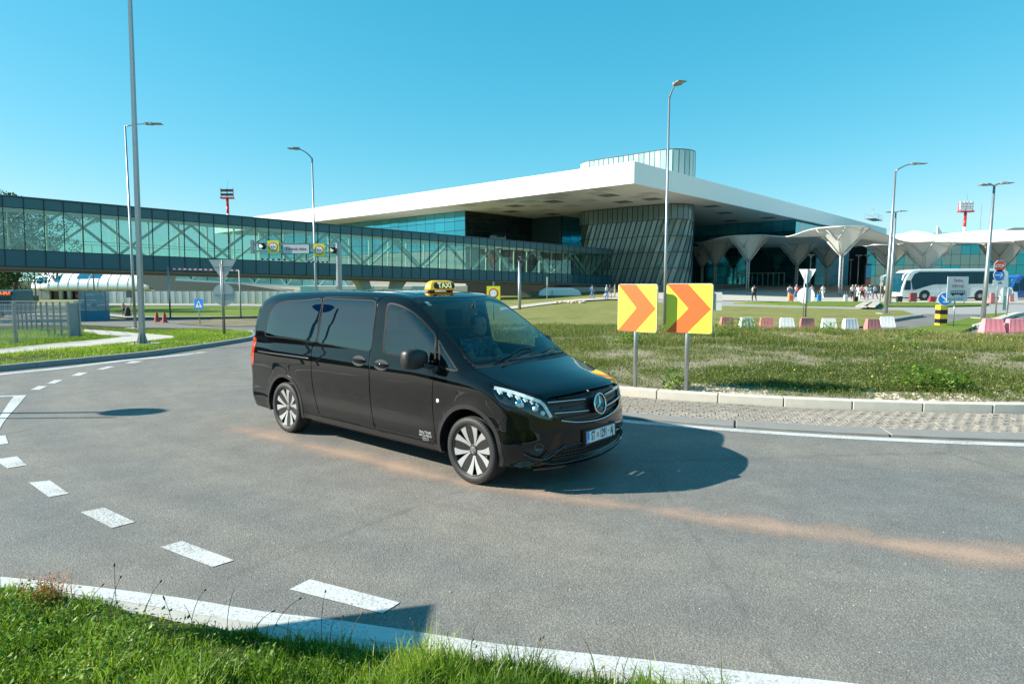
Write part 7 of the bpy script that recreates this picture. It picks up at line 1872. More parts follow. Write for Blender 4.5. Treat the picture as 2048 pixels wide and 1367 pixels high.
for px, py, w in ((552.5, 493.5, 23), (643, 500, 21.5)):
    F = face_frame(Vector(((px-680)*sc_, -.10, zz(py))), R(5)); plate(Sg, 'yellow_board', rrect(w*sc_, 24*sc_, .01), F, M['sgn_yel'], .02)
    plate(Sg, 'ring', ngon(30, 9.2*sc_), F, M['red'], .003, .004); plate(Sg, 'disc', ngon(30, 7.4*sc_), F, M['white_film'], .003, .007)
    me = text_mesh('lettering', '4,1m', 5.2*sc_, M['black_film'], .001, .003, xs=.95); o = put('lettering', me, Sg); o.matrix_local = F @ Matrix.Translation((0, 0, .009))
    mb = MB(); mb.prism([(-1.2*sc_, 6.2*sc_), (0, 4.2*sc_), (1.2*sc_, 6.2*sc_)][::1], .0075, .009, F); mb.prism([(-1.2*sc_, -6.2*sc_), (1.2*sc_, -6.2*sc_), (0, -4.2*sc_)], .0075, .009, F); mb.build('marker', M['black_film'], Sg)
F = face_frame(Vector(((597.5-680)*sc_, -.10, zz(498))), R(5)); mb = MB(); mb.box(-27.5*sc_, 27.5*sc_, -9.5*sc_, 9.5*sc_, -.05, 0, F); mb.build('board_frame', M['dark'], Sg); mb = MB(); mb.box(-26.6*sc_, 26.6*sc_, -8.6*sc_, 8.6*sc_, 0, .01, F); mb.build('board', simple('pale_lilac_board', (.52, .58, .64), .5, 0, .02), Sg)
me = text_mesh('lettering', 'Kontrola visine', 8.2*sc_, M['maroon'], .001, .0045, xs=.78, space=1.06); o = put('lettering', me, Sg); o.matrix_local = F @ Matrix.Translation((0, 0, .013))
for px, py in ((532, 492.5), (671, 500.5)):
    c = Vector(((px-680)*sc_, -.12, zz(py))); mb = MB(); mb.lathe([(.001, -.12), (.13, -.12), (.15, .02), (.12, .10), (.001, .10)], 16, Matrix.Translation(c) @ Matrix.Rotation(R(70), 4, 'X') @ Matrix.Rotation(R(-20), 4, 'Y')); mb.bar(c + Vector((0, 0, .12)), c + Vector((0, -.2, .12)), .26, .02); mb.build('warning_lamp', M['black_film'], Sg)
for x0, x1, py in ((521, 581, 518), (614, 665, 523)):
    n = 11
    for k in range(n):
        a = Vector(((x0+(x1-x0)*k/n-680)*sc_, -.02, zz(py+ (2 if x0 < 600 else 1.5)*k/n))); b = Vector(((x0+(x1-x0)*(k+1)/n-680)*sc_, -.02, zz(py+(2 if x0 < 600 else 1.5)*(k+1)/n))); mb = MB(); mb.bar(a, b, .04, .07); mb.build('striped_bar', M['dark'] if k % 2 else M['white_film'], Sg)
    mb = MB()
    for q in (x0+6, x1-6): mb.bar(((q-680)*sc_, -.02, zz(503)), ((q-680)*sc_, -.02, zz(py)), .012)
    mb.build('hanger', M['dark'], Sg)
# camera pole, slim pole, yellow board
Yc_ = 46.0; x = (1039-1024)/FPX*Yc_; Sg = thing('camera_pole', 'grey pole with a cluster of cameras in front of the footbridge end', 'camera pole', (x, Yc_, 0)); z1 = at_depth_z(0, 522, Yc_)
mb = MB(); mb.tube([(0, 0, -1), (0, 0, z1)], [.13, .10], 12); mb.build('pole', M['galv'], Sg, smooth=True)
mb = MB()
for dx, dz, l in ((-.12, .05, .3), (.10, .18, .34), (.14, -.05, .26), (-.02, .30, .3)): mb.bar((dx, -.1, z1+dz), (dx+l*.6, -.30, z1+dz-.08), .12, .11)
mb.build('camera', M['dark'], Sg)
Yc_ = 80.0; x = (1094-1024)/FPX*Yc_; Sg = thing('slim_pole', 'slim pole with a small plate at its top before the footbridge end', 'pole', (x, Yc_, 0)); z1 = at_depth_z(0, 553, Yc_); mb = MB(); mb.tube([(0, 0, -1), (0, 0, z1)], .06, 8); mb.build('post', M['galv'], Sg); mb = MB(); mb.box(-.09, .09, -.05, .05, z1-1.1, z1-.1); mb.build('plate', M['white_film'], Sg)
Yc_ = 34.0; x = (987-1024)/FPX*Yc_; Sg = thing('yellow_sign', 'square yellow sign with a red ring rising behind the windscreen', 'road sign', (x, Yc_, 0)); sc_ = Yc_/FPX
zc = at_depth_z(0, 586, Yc_); simple_post(Sg, zc+.35, .035); F = face_frame(Vector((0, -.05, zc)), R(5)); plate(Sg, 'board', rrect(27*sc_, 28*sc_, .01), F, M['sgn_yel'], .015); plate(Sg, 'ring', ngon(28, 9.5*sc_), F, M['red'], .003, .004); plate(Sg, 'disc', ngon(28, 7*sc_), F, M['white_film'], .003, .007)
mb = MB(); mb.prism([(x_*.4, y_*1.0) for x_, y_ in ngon(16, 5*sc_)], -.01, 0, face_frame(Vector((0, 0, zc+14*sc_+4.5*sc_)), 0)); mb.build('small_reflector', M['galv_dull'], Sg)
mb = MB(); mb.tube([(0, 0, -.2), (0, 0, .9)], .10, 10); x = (1104-1024)/FPX*88; o = mb.build('steel_bollard', M['galv'], None, smooth=True, loc=(x, 88, 0)); tag(o, 'short steel bollard on the pavement below the footbridge end', 'bollard')
# white shed hatch and rubble on the walk
mb = MB(); p = gd(1150, 599, .05); mb.prism([(-3.0, 0), (3.0, 0), (2.6, .75), (1.6, 1.15), (-1.9, 1.15), (-2.8, .7)], -1.2, 1.2, Matrix.Translation((p.x-.5, 90, .15)) @ Matrix.Rotation(math.pi/2, 4, 'X')); o = mb.build('parked_car', M['white_paint']); bevel(o, .12, 3); tag(o, 'white car roof half hidden by the slope below the footbridge end', 'car')
p = gd(1135, 605, .1); pebbles('broken_slabs', np.array([p.x + d for d in rng.uniform(-1.6, 1.6, 14)]), np.full(14, p.y) + rng.uniform(-.8, .8, 14), np.full(14, p.z+.05), rng.uniform(.10, .30, 14), M['stone'])
# left fence: mesh panels between posts, seen over the verge
fx = thing('mesh_fence', 'grey wire mesh fence with square posts standing on the left verge', 'fence', (0, 0, 0))
t = NT('wire_mesh'); v = t.coord('UV'); w1 = t.n('ShaderNodeTexWave', wave_type='BANDS', bands_direction='X'); w1.inputs['Scale'].default_value = 1
M['wire'] = simple('wire', (.42, .44, .45), .6, .3, .05)
def fence_run(pts, posts, h, per=40, hb=.0):
    for i, (a, b) in enumerate(zip(pts[:-1], pts[1:])):
        n = per; mb = MB(); d = b-a
        for k in range(n+1):
            p = a + d*(k/n); mb.bar(p + Vector((0, 0, hb)), p + Vector((0, 0, h-.03)), .011, .006)
        for zf_ in (.06, .3, .55, .8, .97): mb.bar(a + Vector((0, 0, h*zf_)), b + Vector((0, 0, h*zf_)), .012, .010)
        mb.build('mesh_panel', M['wire'], fx)
    for p in posts:
        mb = MB(); mb.bar(p - Vector((0, 0, .05)), p + Vector((0, 0, h+.04)), .075, .075, (0, 1, 0)); mb.build('post', M['galv'], fx)
fp = [gd(x, y, .08) for x, y in ((-260, 716), (-110, 700), (33, 688), (140, 674.5), (161, 673.5))]
fence_run(fp, fp, 1.36, 46)
fq = [fp[-1], gd(150, 655, .05), gd(95, 650, .05), gd(20, 646, .05), gd(-120, 642, .05)]
fence_run(fq, [], 1.5, 36)
M['post_dark'] = simple('dark_post', (.16, .17, .18), .5, .3, .1)
for px in (38, 46, 55, 64, 74, 85, 97, 110, 124, 139):
    u = (px-20)/140; a = gd(px, 664 - u*2 + (10 if px > 90 else 0), .08); mb = MB(); mb.bar(a, a + Vector((0, 0, 1.38)), .045, .045, (0, 1, 0)); mb.build('slim_post', M['post_dark'], fx)
# slatted panel behind the fence
p = gd(161, 641, .0); q = gd(220, 641, .0); Sl = thing('slatted_screen', 'blue-grey slatted screen with a blue base standing behind the mesh fence', 'screen', (0, 0, 0))
zt = at_depth_z(0, 582, p.y); zm = at_depth_z(0, 620, p.y); n = 15
for k in range(n):
    z0 = zm + (zt-zm)*k/n; mb = MB(); mb.box(p.x, q.x, p.y-.05-.02*(k % 2), p.y+.02, z0+.008, z0 + (zt-zm)/n - .004); mb.build('slat', simple('slat_grey', (.30, .36, .40), .5, 0, .05) if k == 0 else Sl.children[0].data.materials[0], Sl)
mb = MB(); mb.box(p.x, q.x, p.y-.06, p.y+.03, p.z, zm-.01); mb.build('base_panel', simple('slat_blue', (.06, .22, .32), .5, 0, .08), Sl)
for px in (172, 212):
    x = (px-1024)/FPX*(p.y-1.2); mb = MB(); mb.bar((x, p.y-1.2, p.z-.1), (x, p.y-1.2, zt+.02), .06); mb.build('post', M['post_dark'], Sl)
# info board behind big pole, dark plate pole, poles under the bridge
for px, py0, py1, w, pyb, lb in ((263, 581, 595, 15, 634, 'grey blue notice board half hidden by the tall poles'), (70, 591, 603, 17, 606, 'dark plate on a pole beyond the mesh fence')):
    p = gd(px, pyb); Sg = thing('notice_board', lb, 'notice board', p); sc_ = p.y/FPX; simple_post(Sg, at_depth_z(0, py0, p.y)-p.z, .04)
    F = face_frame(Vector((0, -.06, at_depth_z(0, (py0+py1)/2, p.y)-p.z)), 0); plate(Sg, 'board', rrect(w*sc_, (py1-py0)*sc_, .02), F, simple('board_slate', (.10, .16, .20), .5) if px > 100 else M['dark'], .03)
for px, ytop, pyb, lb in ((74, 536, 596, 'dark lamp pole seen under the footbridge, left one'), (191, 536, 583, 'dark lamp pole seen under the footbridge, middle one')):
    Y = 88; x = (px-1024)/FPX*Y; mb = MB(); mb.tube([(0, 0, 0), (0, 0, 8.6)], [.10, .05], 8); o = mb.build('lamp_pole', M['post_dark'], None, smooth=True, loc=(x, Y, hgt(x, Y))); tag(o, lb, 'pole')
# white service vehicle and red lamp
p = gd(146, 618); Sg = thing('utility_truck', 'small white utility vehicle parked behind the mesh fence', 'vehicle', (p.x, p.y+4, p.z)); 
mb = MB(); mb.box(-1.1, 1.1, -.9, .9, .5, 1.2); o = mb.build('body', M['white_film'], Sg); bevel(o, .1, 2)
mb = MB(); mb.box(-.5, 1.0, -.85, .85, 1.2, 1.85); o = mb.build('cab', M['wk_glass'], Sg); bevel(o, .15, 2); mb = MB(); mb.box(-1.2, .9, -.7, .7, 1.85, 1.98); mb.build('roof_rack', M['galv'], Sg)
for sx in (-.7, .7): mb = MB(); mb.lathe([(.001, 0), (.35, 0), (.35, .2), (.001, .2)], 14, Matrix.Translation((sx, -.75, .35)) @ Matrix.Rotation(math.pi/2, 4, 'X')); mb.build('wheel', M['rubber'], Sg)
mb = MB(); mb.box(-1.6, -1.15, -.9, -.7, 1.5, 1.8); mb.build('marker_board', M['red'], Sg)

# ================= coaches =================
def coach(name, label, x0, x1, Y, z0, H_, body, glass, lower=None, facing=-1, group='coaches at the kerb', D=2.55):
    L_ = x1-x0; Cc = thing(name, label, 'coach', (x0, Y, z0), 0, group)
    # side outline, front at x=0
    sil_ = [(.42, .32), (.06, .42), (.0, .9), (.10, 1.6), (.42, 2.6), (.75, 3.22), (1.15, 3.5), (2.0, 3.62), (L_-2, 3.66), (L_-.5, 3.60), (L_-.12, 3.3), (L_, 2.0), (L_, .8), (L_-.1, .34)]
    k = H_/3.66; P_ = [(x, z*k) for x, z in sil_]; F = Matrix.Translation((0, D, 0)) @ Matrix.Rotation(math.pi/2, 4, 'X')
    mb = MB(); mb.prism(P_, 0, D, F); b = mb.build('body', body, Cc); bevel(b, .13, 3, 40)
    for f in b.data.polygons: f.use_smooth = False
    # glazed band
    gl_ = [(1.02, 2.35), (1.35, 3.05), (1.9, 3.30), (L_-1.3, 3.34), (L_-.85, 3.2), (L_-.62, 2.4), (L_-1.0, 2.0), (L_-1.9, 1.93), (3.6, 1.86), (2.5, 1.55), (1.5, 1.2), (1.25, 1.2)]
    mb = MB(); mb.prism([(x, z*k) for x, z in gl_], 0, .03, Matrix.Translation((0, -.005, 0)) @ Matrix.Rotation(math.pi/2, 4, 'X')); g = mb.build('side_glazing', glass, Cc)
    for xx in np.arange(3.4, L_-1.2, 1.55): mb = MB(); mb.box(xx, xx+.05, -.042, -.03, 1.95*k, 3.3*k); mb.build('window_pillar', M['black_film'], Cc)
    ws_ = [(-.035, .95), (.06, 1.6), (.38, 2.6), (.70, 3.2), (.86, 3.14), (.60, 2.55), (.30, 1.6), (.20, .95)]
    mb = MB(); mb.prism([(x, z*k) for x, z in ws_], 0, D-.24, Matrix.Translation((0, D-.12, 0)) @ Matrix.Rotation(math.pi/2, 4, 'X')); mb.build('windscreen', glass, Cc)
    mb = MB(); mb.prism([(x, z*k) for x, z in ((.28, 1.2), (.5, 2.3), (.95, 2.3), (1.05, 1.2))], 0, .03, Matrix.Translation((0, -.005, 0)) @ Matrix.Rotation(math.pi/2, 4, 'X')); mb.build('door_glass', glass, Cc)
    for xx in (2.6, L_-3.1):
        mb = MB(); mb.lathe([(.001, .02), (.27, .02), (.30, .06), (.52, .05), (.52, -.3), (.001, -.3)], 24, Matrix.Translation((xx, -.0, .52)) @ Matrix.Rotation(math.pi/2, 4, 'X')); w = mb.build('wheel', M['rubber'], Cc, angle=30)
        mb = MB(); mb.lathe([(.001, .05), (.10, .07), (.24, .04), (.26, .02)], 16, Matrix.Translation((xx, -.005, .52)) @ Matrix.Rotation(math.pi/2, 4, 'X')); mb.build('hub', M['galv'], w, smooth=True)
        mb = MB(); mb.prism([(xx+.62*math.cos(a), .52+.62*math.sin(a)) for a in np.linspace(R(-20), R(200), 16)], -.0, .012, Matrix.Translation((0, -.002, 0)) @ Matrix.Rotation(math.pi/2, 4, 'X')); mb.build('wheel_arch', M['black_film'], Cc)
    for sx in (-.35,):
        mb = MB(); mb.tube([(.75, -.02, 3.0*k), (.35, -.25, 3.15*k), (.02, -.28, 2.9*k), (-.10, -.26, 2.3*k)], [.05, .07, .11, .10], 8); mb.build('mirror', body, Cc, smooth=True)
        mb = MB(); mb.tube([(.5, D, 3.0*k), (.0, D+.2, 3.0*k), (-.45, D+.2, 2.8*k), (-.5, D+.2, 2.3*k)], [.05, .07, .11, .10], 8); mb.build('mirror', body, Cc, smooth=True)
    mb = MB(); mb.box(.5, L_-.3, .1, D-.1, .18, .4); mb.build('chassis', M['black_film'], Cc)
    mb = MB()
    for xx in (4.2, 5.8, 7.4, L_-4.3): mb.box(xx, xx+.025, -.012, .0, .5, 1.7)
    mb.box(3.4, L_-3.8, -.012, 0, 1.72, 1.74); mb.build('locker_seam', M['galv_dull'], Cc)
    mb = MB(); mb.lathe([(.001, -.03), (.14, -.03), (.16, .0)], 14, Matrix.Translation((.05, .35, .72)) @ Matrix.Rotation(-math.pi/2, 4, 'Y')); mb.build('headlight', M['chrome'], Cc)
    return Cc
M['coach_white'] = simple('coach_paint', (.66, .69, .70), .25, 0, .02, 1, coat=.6); M['coach_blue'] = simple('coach_blue', (.01, .09, .36), .2, 0, .05, 1, coat=.7); M['coach_glass'] = facade_glass('coach_glass', (.006, .05, .08), .10, .35, 1.4, .1)
Yb_ = 70.0; xa, xb = (1800-1024)/FPX*Yb_, (2014-1024)/FPX*Yb_
cw_ = coach('tour_coach', 'white tour coach with dark windows unloading passengers', xa, xb, Yb_, .06, at_depth_z(0, 537, Yb_)-.06, M['coach_white'], M['coach_glass'])
mb = MB(); mb.prism([(5.1, .6), (6.9, .6), (6.9, 1.7), (6.3, 2.0)], 0, .03, Matrix.Translation((0, -.01, 0)) @ Matrix.Rotation(math.pi/2, 4, 'X')); mb.build('open_locker', M['dark'], cw_)
coach('tour_coach', 'blue tour coach cut by the right edge of the view', (2017-1024)/FPX*76, (2017-1024)/FPX*76+12.5, 76, .06, at_depth_z(0, 548, 76)-.06, M['coach_blue'], M['coach_glass'])
p = gd(0, 612); bl = thing('city_bus', 'teal bus with orange destination letters behind the mesh fence', 'bus', (at(29, 600, 58).x, 58, hgt(-45, 58)), 0); zt = at_depth_z(0, 580, 58) - hgt(-45, 58)
mb = MB(); mb.box(-9, 0, 0, 2.4, .3, zt); o = mb.build('body', simple('bus_teal', (.02, .16, .24), .3, 0, .05, 1, coat=.5), bl); bevel(o, .12, 3)
mb = MB(); mb.box(-8.9, -.25, -.02, 0, 1.0, zt-.55); mb.build('side_window', M['coach_glass'], bl); mb = MB(); mb.box(-2.4, -.15, -.03, 0, zt-.5, zt-.08); mb.build('destination_box', M['black_film'], bl)
t = NT('led_orange'); e = t.n('ShaderNodeEmission'); e.inputs[0].default_value = (1, .18, .05, 1); e.inputs[1].default_value = .9; M['led_text'] = t.done(e.outputs[0])
me = text_mesh('lettering', 'TROGIR-SPLIT', .36, M['led_text'], .002, .012, xs=.86); o = put('lettering', me, bl, (-1.25, -.035, zt-.29), (math.pi/2, 0, 0))
for xx in (-1.6, -7): mb = MB(); mb.lathe([(.001, .02), (.45, .02), (.45, -.3), (.001, -.3)], 18, Matrix.Translation((xx, 0, .45)) @ Matrix.Rotation(math.pi/2, 4, 'X')); mb.build('wheel', M['rubber'], bl)

# ================= people =================
def skinned(name, joints, edges, mat, sub=1, parent=None, loc=None):
    """one continuous surface grown round a skeleton: joints = [(x, y, z, rx, ry)]"""
    me = bpy.data.meshes.new(name); me.from_pydata([j[:3] for j in joints], edges, []); o = bpy.data.objects.new(name, me); C.objects.link(o)
    md = o.modifiers.new('skin', 'SKIN'); md.use_smooth_shade = True
    for i, j in enumerate(joints): s = me.skin_vertices[0].data[i]; s.radius = (j[3], j[4] if len(j) > 4 else j[3]); s.use_root = (i == 0)
    if sub: sb = o.modifiers.new('sub', 'SUBSURF'); sb.levels = sub; sb.render_levels = sub
    bpy.context.view_layer.update()
    m2 = bpy.data.meshes.new_from_object(o.evaluated_get(bpy.context.evaluated_depsgraph_get())); m2.name = name
    bpy.data.objects.remove(o); bpy.data.meshes.remove(me)
    m2.materials.clear(); m2.materials.append(mat); m2.polygons.foreach_set('use_smooth', [True]*len(m2.polygons))
    return m2
def pose(kind):
    """joint positions for a 1.75 m figure facing -y"""
    s = {'walk': (.30, -.28, .22, -.2), 'stand': (.04, -.03, .03, .02), 'walk2': (-.25, .26, -.15, .22)}[kind]
    J = {'pel': (0, 0, .95), 'wai': (0, 0, 1.10), 'che': (0, -.01, 1.32), 'nek': (0, 0, 1.49), 'hed': (0, -.02, 1.62), 'top': (0, -.01, 1.72),
         'hL': (.10, 0, .90), 'kL': (.11, -s[0]*.55-.02, .50), 'aL': (.11, -s[0]*.7+.08, .09), 'tL': (.11, -s[0]*.7-.10, .035),
         'hR': (-.10, 0, .90), 'kR': (-.11, -s[1]*.55-.02, .50), 'aR': (-.11, -s[1]*.9+.10, .10 if s[1] > -.2 else .14), 'tR': (-.11, -s[1]*.9-.08, .035),
         'sL': (.18, 0, 1.42), 'eL': (.24, s[0]*.35, 1.15), 'wL': (.24, s[0]*.6-.12, .92), 'fL': (.23, s[0]*.6-.16, .84),
         'sR': (-.18, 0, 1.42), 'eR': (-.24, s[1]*.35, 1.15), 'wR': (-.24, s[1]*.6-.12, .92), 'fR': (-.23, s[1]*.6-.16, .84)}
    return J
RAD = {'pel': (.145, .11), 'wai': (.135, .10), 'che': (.165, .115), 'nek': (.055, .055), 'hed': (.082, .095), 'top': (.06, .07), 'hL': (.09, .09), 'kL': (.062, .062), 'aL': (.042, .042), 'tL': (.04, .03),
       'sL': (.07, .07), 'eL': (.045, .045), 'wL': (.032, .032), 'fL': (.035, .022)}
ED = [('pel', 'wai'), ('wai', 'che'), ('che', 'nek'), ('nek', 'hed'), ('hed', 'top'), ('pel', 'hL'), ('hL', 'kL'), ('kL', 'aL'), ('aL', 'tL'), ('pel', 'hR'), ('hR', 'kR'), ('kR', 'aR'), ('aR', 'tR'),
      ('che', 'sL'), ('sL', 'eL'), ('eL', 'wL'), ('wL', 'fL'), ('che', 'sR'), ('sR', 'eR'), ('eR', 'wR'), ('wR', 'fR')]
def rr_(k): return RAD.get(k) or RAD[k[:-1] + 'L']
def body_mesh(J, names, edges, grow, mat, nm):
    ks = list(dict.fromkeys([n for n in names])); idx = {k: i for i, k in enumerate(ks)}
    return skinned(nm, [(*J[k], rr_(k)[0]+grow, rr_(k)[1]+grow) for k in ks], [(idx[a], idx[b]) for a, b in edges], mat)
M['skin'] = simple('skin', (.36, .20, .14), .6, 0, .08); M['hair_dark'] = simple('dark_hair', (.025, .018, .014), .7, 0, .2); M['hair_grey'] = simple('grey_hair', (.35, .33, .30), .7, 0, .1)
POSES = {}
for kd in ('walk', 'stand', 'walk2'):
    J = pose(kd); body = body_mesh(J, ['pel'] + [k for k in J if k != 'pel'], ED, 0, M['skin'], 'person')
    tr = body_mesh(J, ['pel', 'hL', 'kL', 'aL', 'hR', 'kR', 'aR'], [('pel', 'hL'), ('hL', 'kL'), ('kL', 'aL'), ('pel', 'hR'), ('hR', 'kR'), ('kR', 'aR')], .014, M['skin'], 'trousers')
    J2 = dict(J); J2['nek'] = (0, 0, 1.45)
    shm = body_mesh(J2, ['wai', 'pel', 'che', 'nek', 'sL', 'eL', 'sR', 'eR'], [('pel', 'wai'), ('wai', 'che'), ('che', 'nek'), ('che', 'sL'), ('sL', 'eL'), ('che', 'sR'), ('sR', 'eR')], .016, M['skin'], 'shirt')
    mb = MB(); mb.lathe([(.001, 1.752), (.06, 1.74), (.092, 1.70), (.100, 1.65), (.096, 1.61)], 14, Matrix.Translation((0, .018, 0))); hm = mb.mesh('hair', M['hair_dark'], True)
    POSES[kd] = (body, tr, shm, hm)
mb = MB(); mb.box(-.15, .15, .11, .30, 1.02, 1.45); bpk = mb.mesh('backpack', M['dark'])
CM = {}
def cmat(c):
    if c not in CM: CM[c] = simple('cloth', c, .8, 0, .12, 14)
    return CM[c]
def person(x, y, z, h, rz, kd, shirt, trous, label, hair='hair_dark', pack=None, group='travellers on the forecourt', name='person'):
    b, tr, shm, hm = POSES[kd]; s = h/1.75
    root = put('person', b, None, (x, y, z), (0, 0, rz), (s, s, s)); tag(root, label, 'person', group)
    for me, c, nm in ((tr, trous, 'trousers'), (shm, shirt, 'shirt')):
        m2 = me.copy(); m2.materials[0] = cmat(c); put(nm, m2, root)
    m2 = hm.copy(); m2.materials[0] = M[hair]; put('hair', m2, root)
    if pack: m2 = bpk.copy(); m2.materials[0] = cmat(pack); put('backpack', m2, root)
    return root
W_, K_, Bl, Nv, Gr, Rd, Be, Tn = (.65, .65, .63), (.02, .02, .025), (.08, .20, .45), (.03, .05, .12), (.25, .26, .27), (.50, .08, .06), (.50, .38, .26), (.12, .35, .40)
PE = [ # px, y feet, y head, turn, pose, shirt, trousers, label, hair, pack
 (1184, 595.5, 567, 80, 'walk', Gr, Bl, 'walker with a blue backpack and jeans, leftmost on the pavement by the tower', 'hair_dark', Bl),
 (1213, 596, 566, 60, 'walk2', W_, Bl, 'walker in pale top and jeans beside a darker companion', 'hair_grey', None), (1219, 594, 566, 80, 'walk', K_, Gr, 'walker in black with a backpack behind a paler one', 'hair_dark', K_), (1229, 593, 566, 70, 'stand', (.3, .25, .2), Be, 'walker in beige trousers half hidden by the left chevron board', 'hair_dark', None),
 (1507, 605.5, 572, 180, 'walk', W_, K_, 'traveller in black trousers and white top walking alone across the forecourt', 'hair_dark', K_),
 (1578, 602, 569, 150, 'walk2', W_, Be, 'traveller with a dark backpack behind the orange suitcase', 'hair_dark', Nv), (1591, 602, 573, 200, 'walk', (.5, .6, .7), Bl, 'traveller with a red backpack and pale blue clothes', 'hair_grey', Rd),
 (1622, 601, 571, 170, 'walk', Gr, Bl, 'traveller in grey with jeans behind the round sign back', 'hair_dark', None), (1644, 601, 572, 200, 'walk2', W_, W_, 'traveller in white carrying a red bag next to the blue suitcase', 'hair_dark', None),
 (1703, 601, 571.5, 180, 'stand', (.45, .5, .55), K_, 'person in grey top and black trousers, left end of the waiting group', 'hair_grey', None), (1715, 601, 570, 170, 'stand', W_, W_, 'person in long white clothes in the waiting group', 'hair_dark', None),
 (1722, 600, 571, 190, 'walk', (.6, .45, .38), K_, 'person in a peach top and black trousers in the waiting group', 'hair_dark', None), (1731, 601, 570, 180, 'stand', W_, (.5, .35, .4), 'person in white top and pink trousers in the waiting group', 'hair_dark', None),
 (1737, 601, 570, 160, 'stand', Tn, (.4, .4, .55), 'person in a turquoise top in the waiting group', 'hair_grey', None), (1748, 601, 571, 190, 'walk', (.35, .38, .5), Nv, 'person in a grey blue top and navy trousers, right end of the waiting group', 'hair_dark', None),
 (1768, 600, 572, 90, 'walk2', Be, K_, 'person in an orange beige top behind the tall lamp post', 'hair_dark', None), (1777, 598, 572, 90, 'stand', K_, K_, 'person in black between the two lamp posts', 'hair_dark', None),
 (1792, 602, 574, 120, 'walk', (.6, .3, .28), (.3, .15, .2), 'person in a salmon top pulling a case in front of the coach', 'hair_grey', None),
 (1830, 603, 577, 180, 'stand', Tn, K_, 'person in pale turquoise beside a luggage trolley', 'hair_grey', None), (1839, 604, 575, 190, 'walk', W_, K_, 'person in white top and black trousers next to the coach side', 'hair_grey', None), (1847, 603, 576, 170, 'stand', K_, K_, 'person dressed in black next to the coach side', 'hair_dark', None),
 (1855, 604, 576, 180, 'stand', (.5, .42, .34), Be, 'person in beige with bare legs in the coach queue', 'hair_grey', None), (1862, 603, 575, 170, 'stand', (.4, .2, .2), Gr, 'person in a dull red top in the coach queue', 'hair_dark', None), (1868, 603, 573, 200, 'walk', (.5, .5, .45), Bl, 'person in a cream top and jeans in the coach queue', 'hair_dark', None),
 (1874, 602, 574, 160, 'stand', Bl, Nv, 'person in a bright blue top beside the arrow disc', 'hair_dark', None), (1885, 601, 572, 180, 'stand', (.55, .35, .25), K_, 'person in an orange brown top behind the arrow disc', 'hair_dark', None),
 (1808, 603, 575, 150, 'stand', W_, Gr, 'person in white top and grey trousers just left of the dark red luggage', 'hair_dark', None), (1815, 602, 576, 200, 'stand', (.35, .12, .14), K_, 'person in a wine red top close to the coach front wheel', 'hair_grey', None),
 (1851, 602, 575, 200, 'walk', (.30, .40, .50), Be, 'person in a slate blue top and beige trousers in the coach queue', 'hair_dark', K_), (1859, 604, 578, 150, 'stand', (.7, .62, .5), Bl, 'short person in a cream shirt and jeans at the front of the coach queue', 'hair_grey', None),
 (1879, 603, 575, 190, 'stand', (.55, .15, .12), Nv, 'person in a bright red top beside the blue arrow disc', 'hair_dark', None), (1726, 602, 573, 150, 'walk2', Bl, Be, 'person in a blue shirt and beige trousers inside the waiting group', 'hair_dark', Rd),
 (1709, 600, 571, 200, 'walk', Rd, Gr, 'person in a red top and grey trousers inside the waiting group', 'hair_grey', None),
 (1474, 576, 559, 90, 'stand', K_, K_, 'dark figure standing under the canopy by the entrance doors', 'hair_dark', None), (1512, 573, 556, 90, 'walk', K_, K_, 'dark figure walking into the entrance doors', 'hair_dark', None), (1590, 573, 556, 90, 'walk', K_, Nv, 'dark figure walking under the canopy', 'hair_dark', None)]
for px, yf, yh, tz_, kd, shc, trc, lb, hr, pk in PE:
    Y = 1.72*FPX/(yf-yh); x = (px-1024)/FPX*Y; z = hgt(x, Y) + .05
    person(x, Y, z, 1.72, R(tz_), kd, shc, trc, lb, hr, pk)
p = gd(248, 632, .05); hh = 27*p.y/FPX
person(p.x, p.y, p.z, hh, R(60), 'stand', (.52, .32, .24), (.03, .12, .12), 'bare-chested man bending over a black bag beyond the left verge', 'hair_dark', None, None)
mb = MB(); mb.lathe([(.001, 0), (.26, .0), (.30, .25), (.26, .62), (.14, .86), (.001, .92)], 14); o = mb.build('duffel_bag', M['cab'], None, smooth=True, loc=(p.x+.42, p.y-.05, p.z)); tag(o, 'tall black bag standing next to the bare-chested man', 'bag')
# luggage
def case(px, yb, w, h, col, label, Y=None):
    Y = Y or 66; x = (px-1024)/FPX*Y; mb = MB(); mb.box(-w/2, w/2, -.14, .14, .05, h); root = mb.build('suitcase', cmat(col), None, loc=(x, Y, hgt(x, Y)+.05)); bevel(root, .05, 2); tag(root, label, 'suitcase', 'travellers luggage')
    mb = MB(); mb.tube([(-w*.3, .1, h), (-w*.3, .1, h+.35), (w*.3, .1, h+.35), (w*.3, .1, h)], .015, 6); mb.build('handle', M['galv'], root)
    mb = MB()
    for sx in (-1, 1): mb.lathe([(.001, -.02), (.04, -.02), (.04, .02), (.001, .02)], 8, Matrix.Translation((sx*w*.35, 0, .03)) @ Matrix.Rotation(math.pi/2, 4, 'X'))
    mb.build('castor', M['dark'], root)
case(1580.5, 602, .50, .72, (.85, .20, .08), 'big orange suitcase on the forecourt'); case(1637, 601, .40, .74, (.02, .20, .55), 'blue suitcase beside the traveller in white'); case(1690, 601, .36, .68, (.55, .55, .55), 'white suitcase at the left of the waiting group')
case(1824, 604, .7, .95, (.22, .06, .06), 'dark red luggage piled on a trolley by the coach', 64); case(1863, 605, .6, .6, (.30, .04, .06), 'maroon case in front of the coach queue', 63); case(1797, 603, .55, .62, (.03, .03, .04), 'black case pulled towards the coach', 64); case(1710, 602, .4, .55, K_, 'black case among the waiting group', 65)

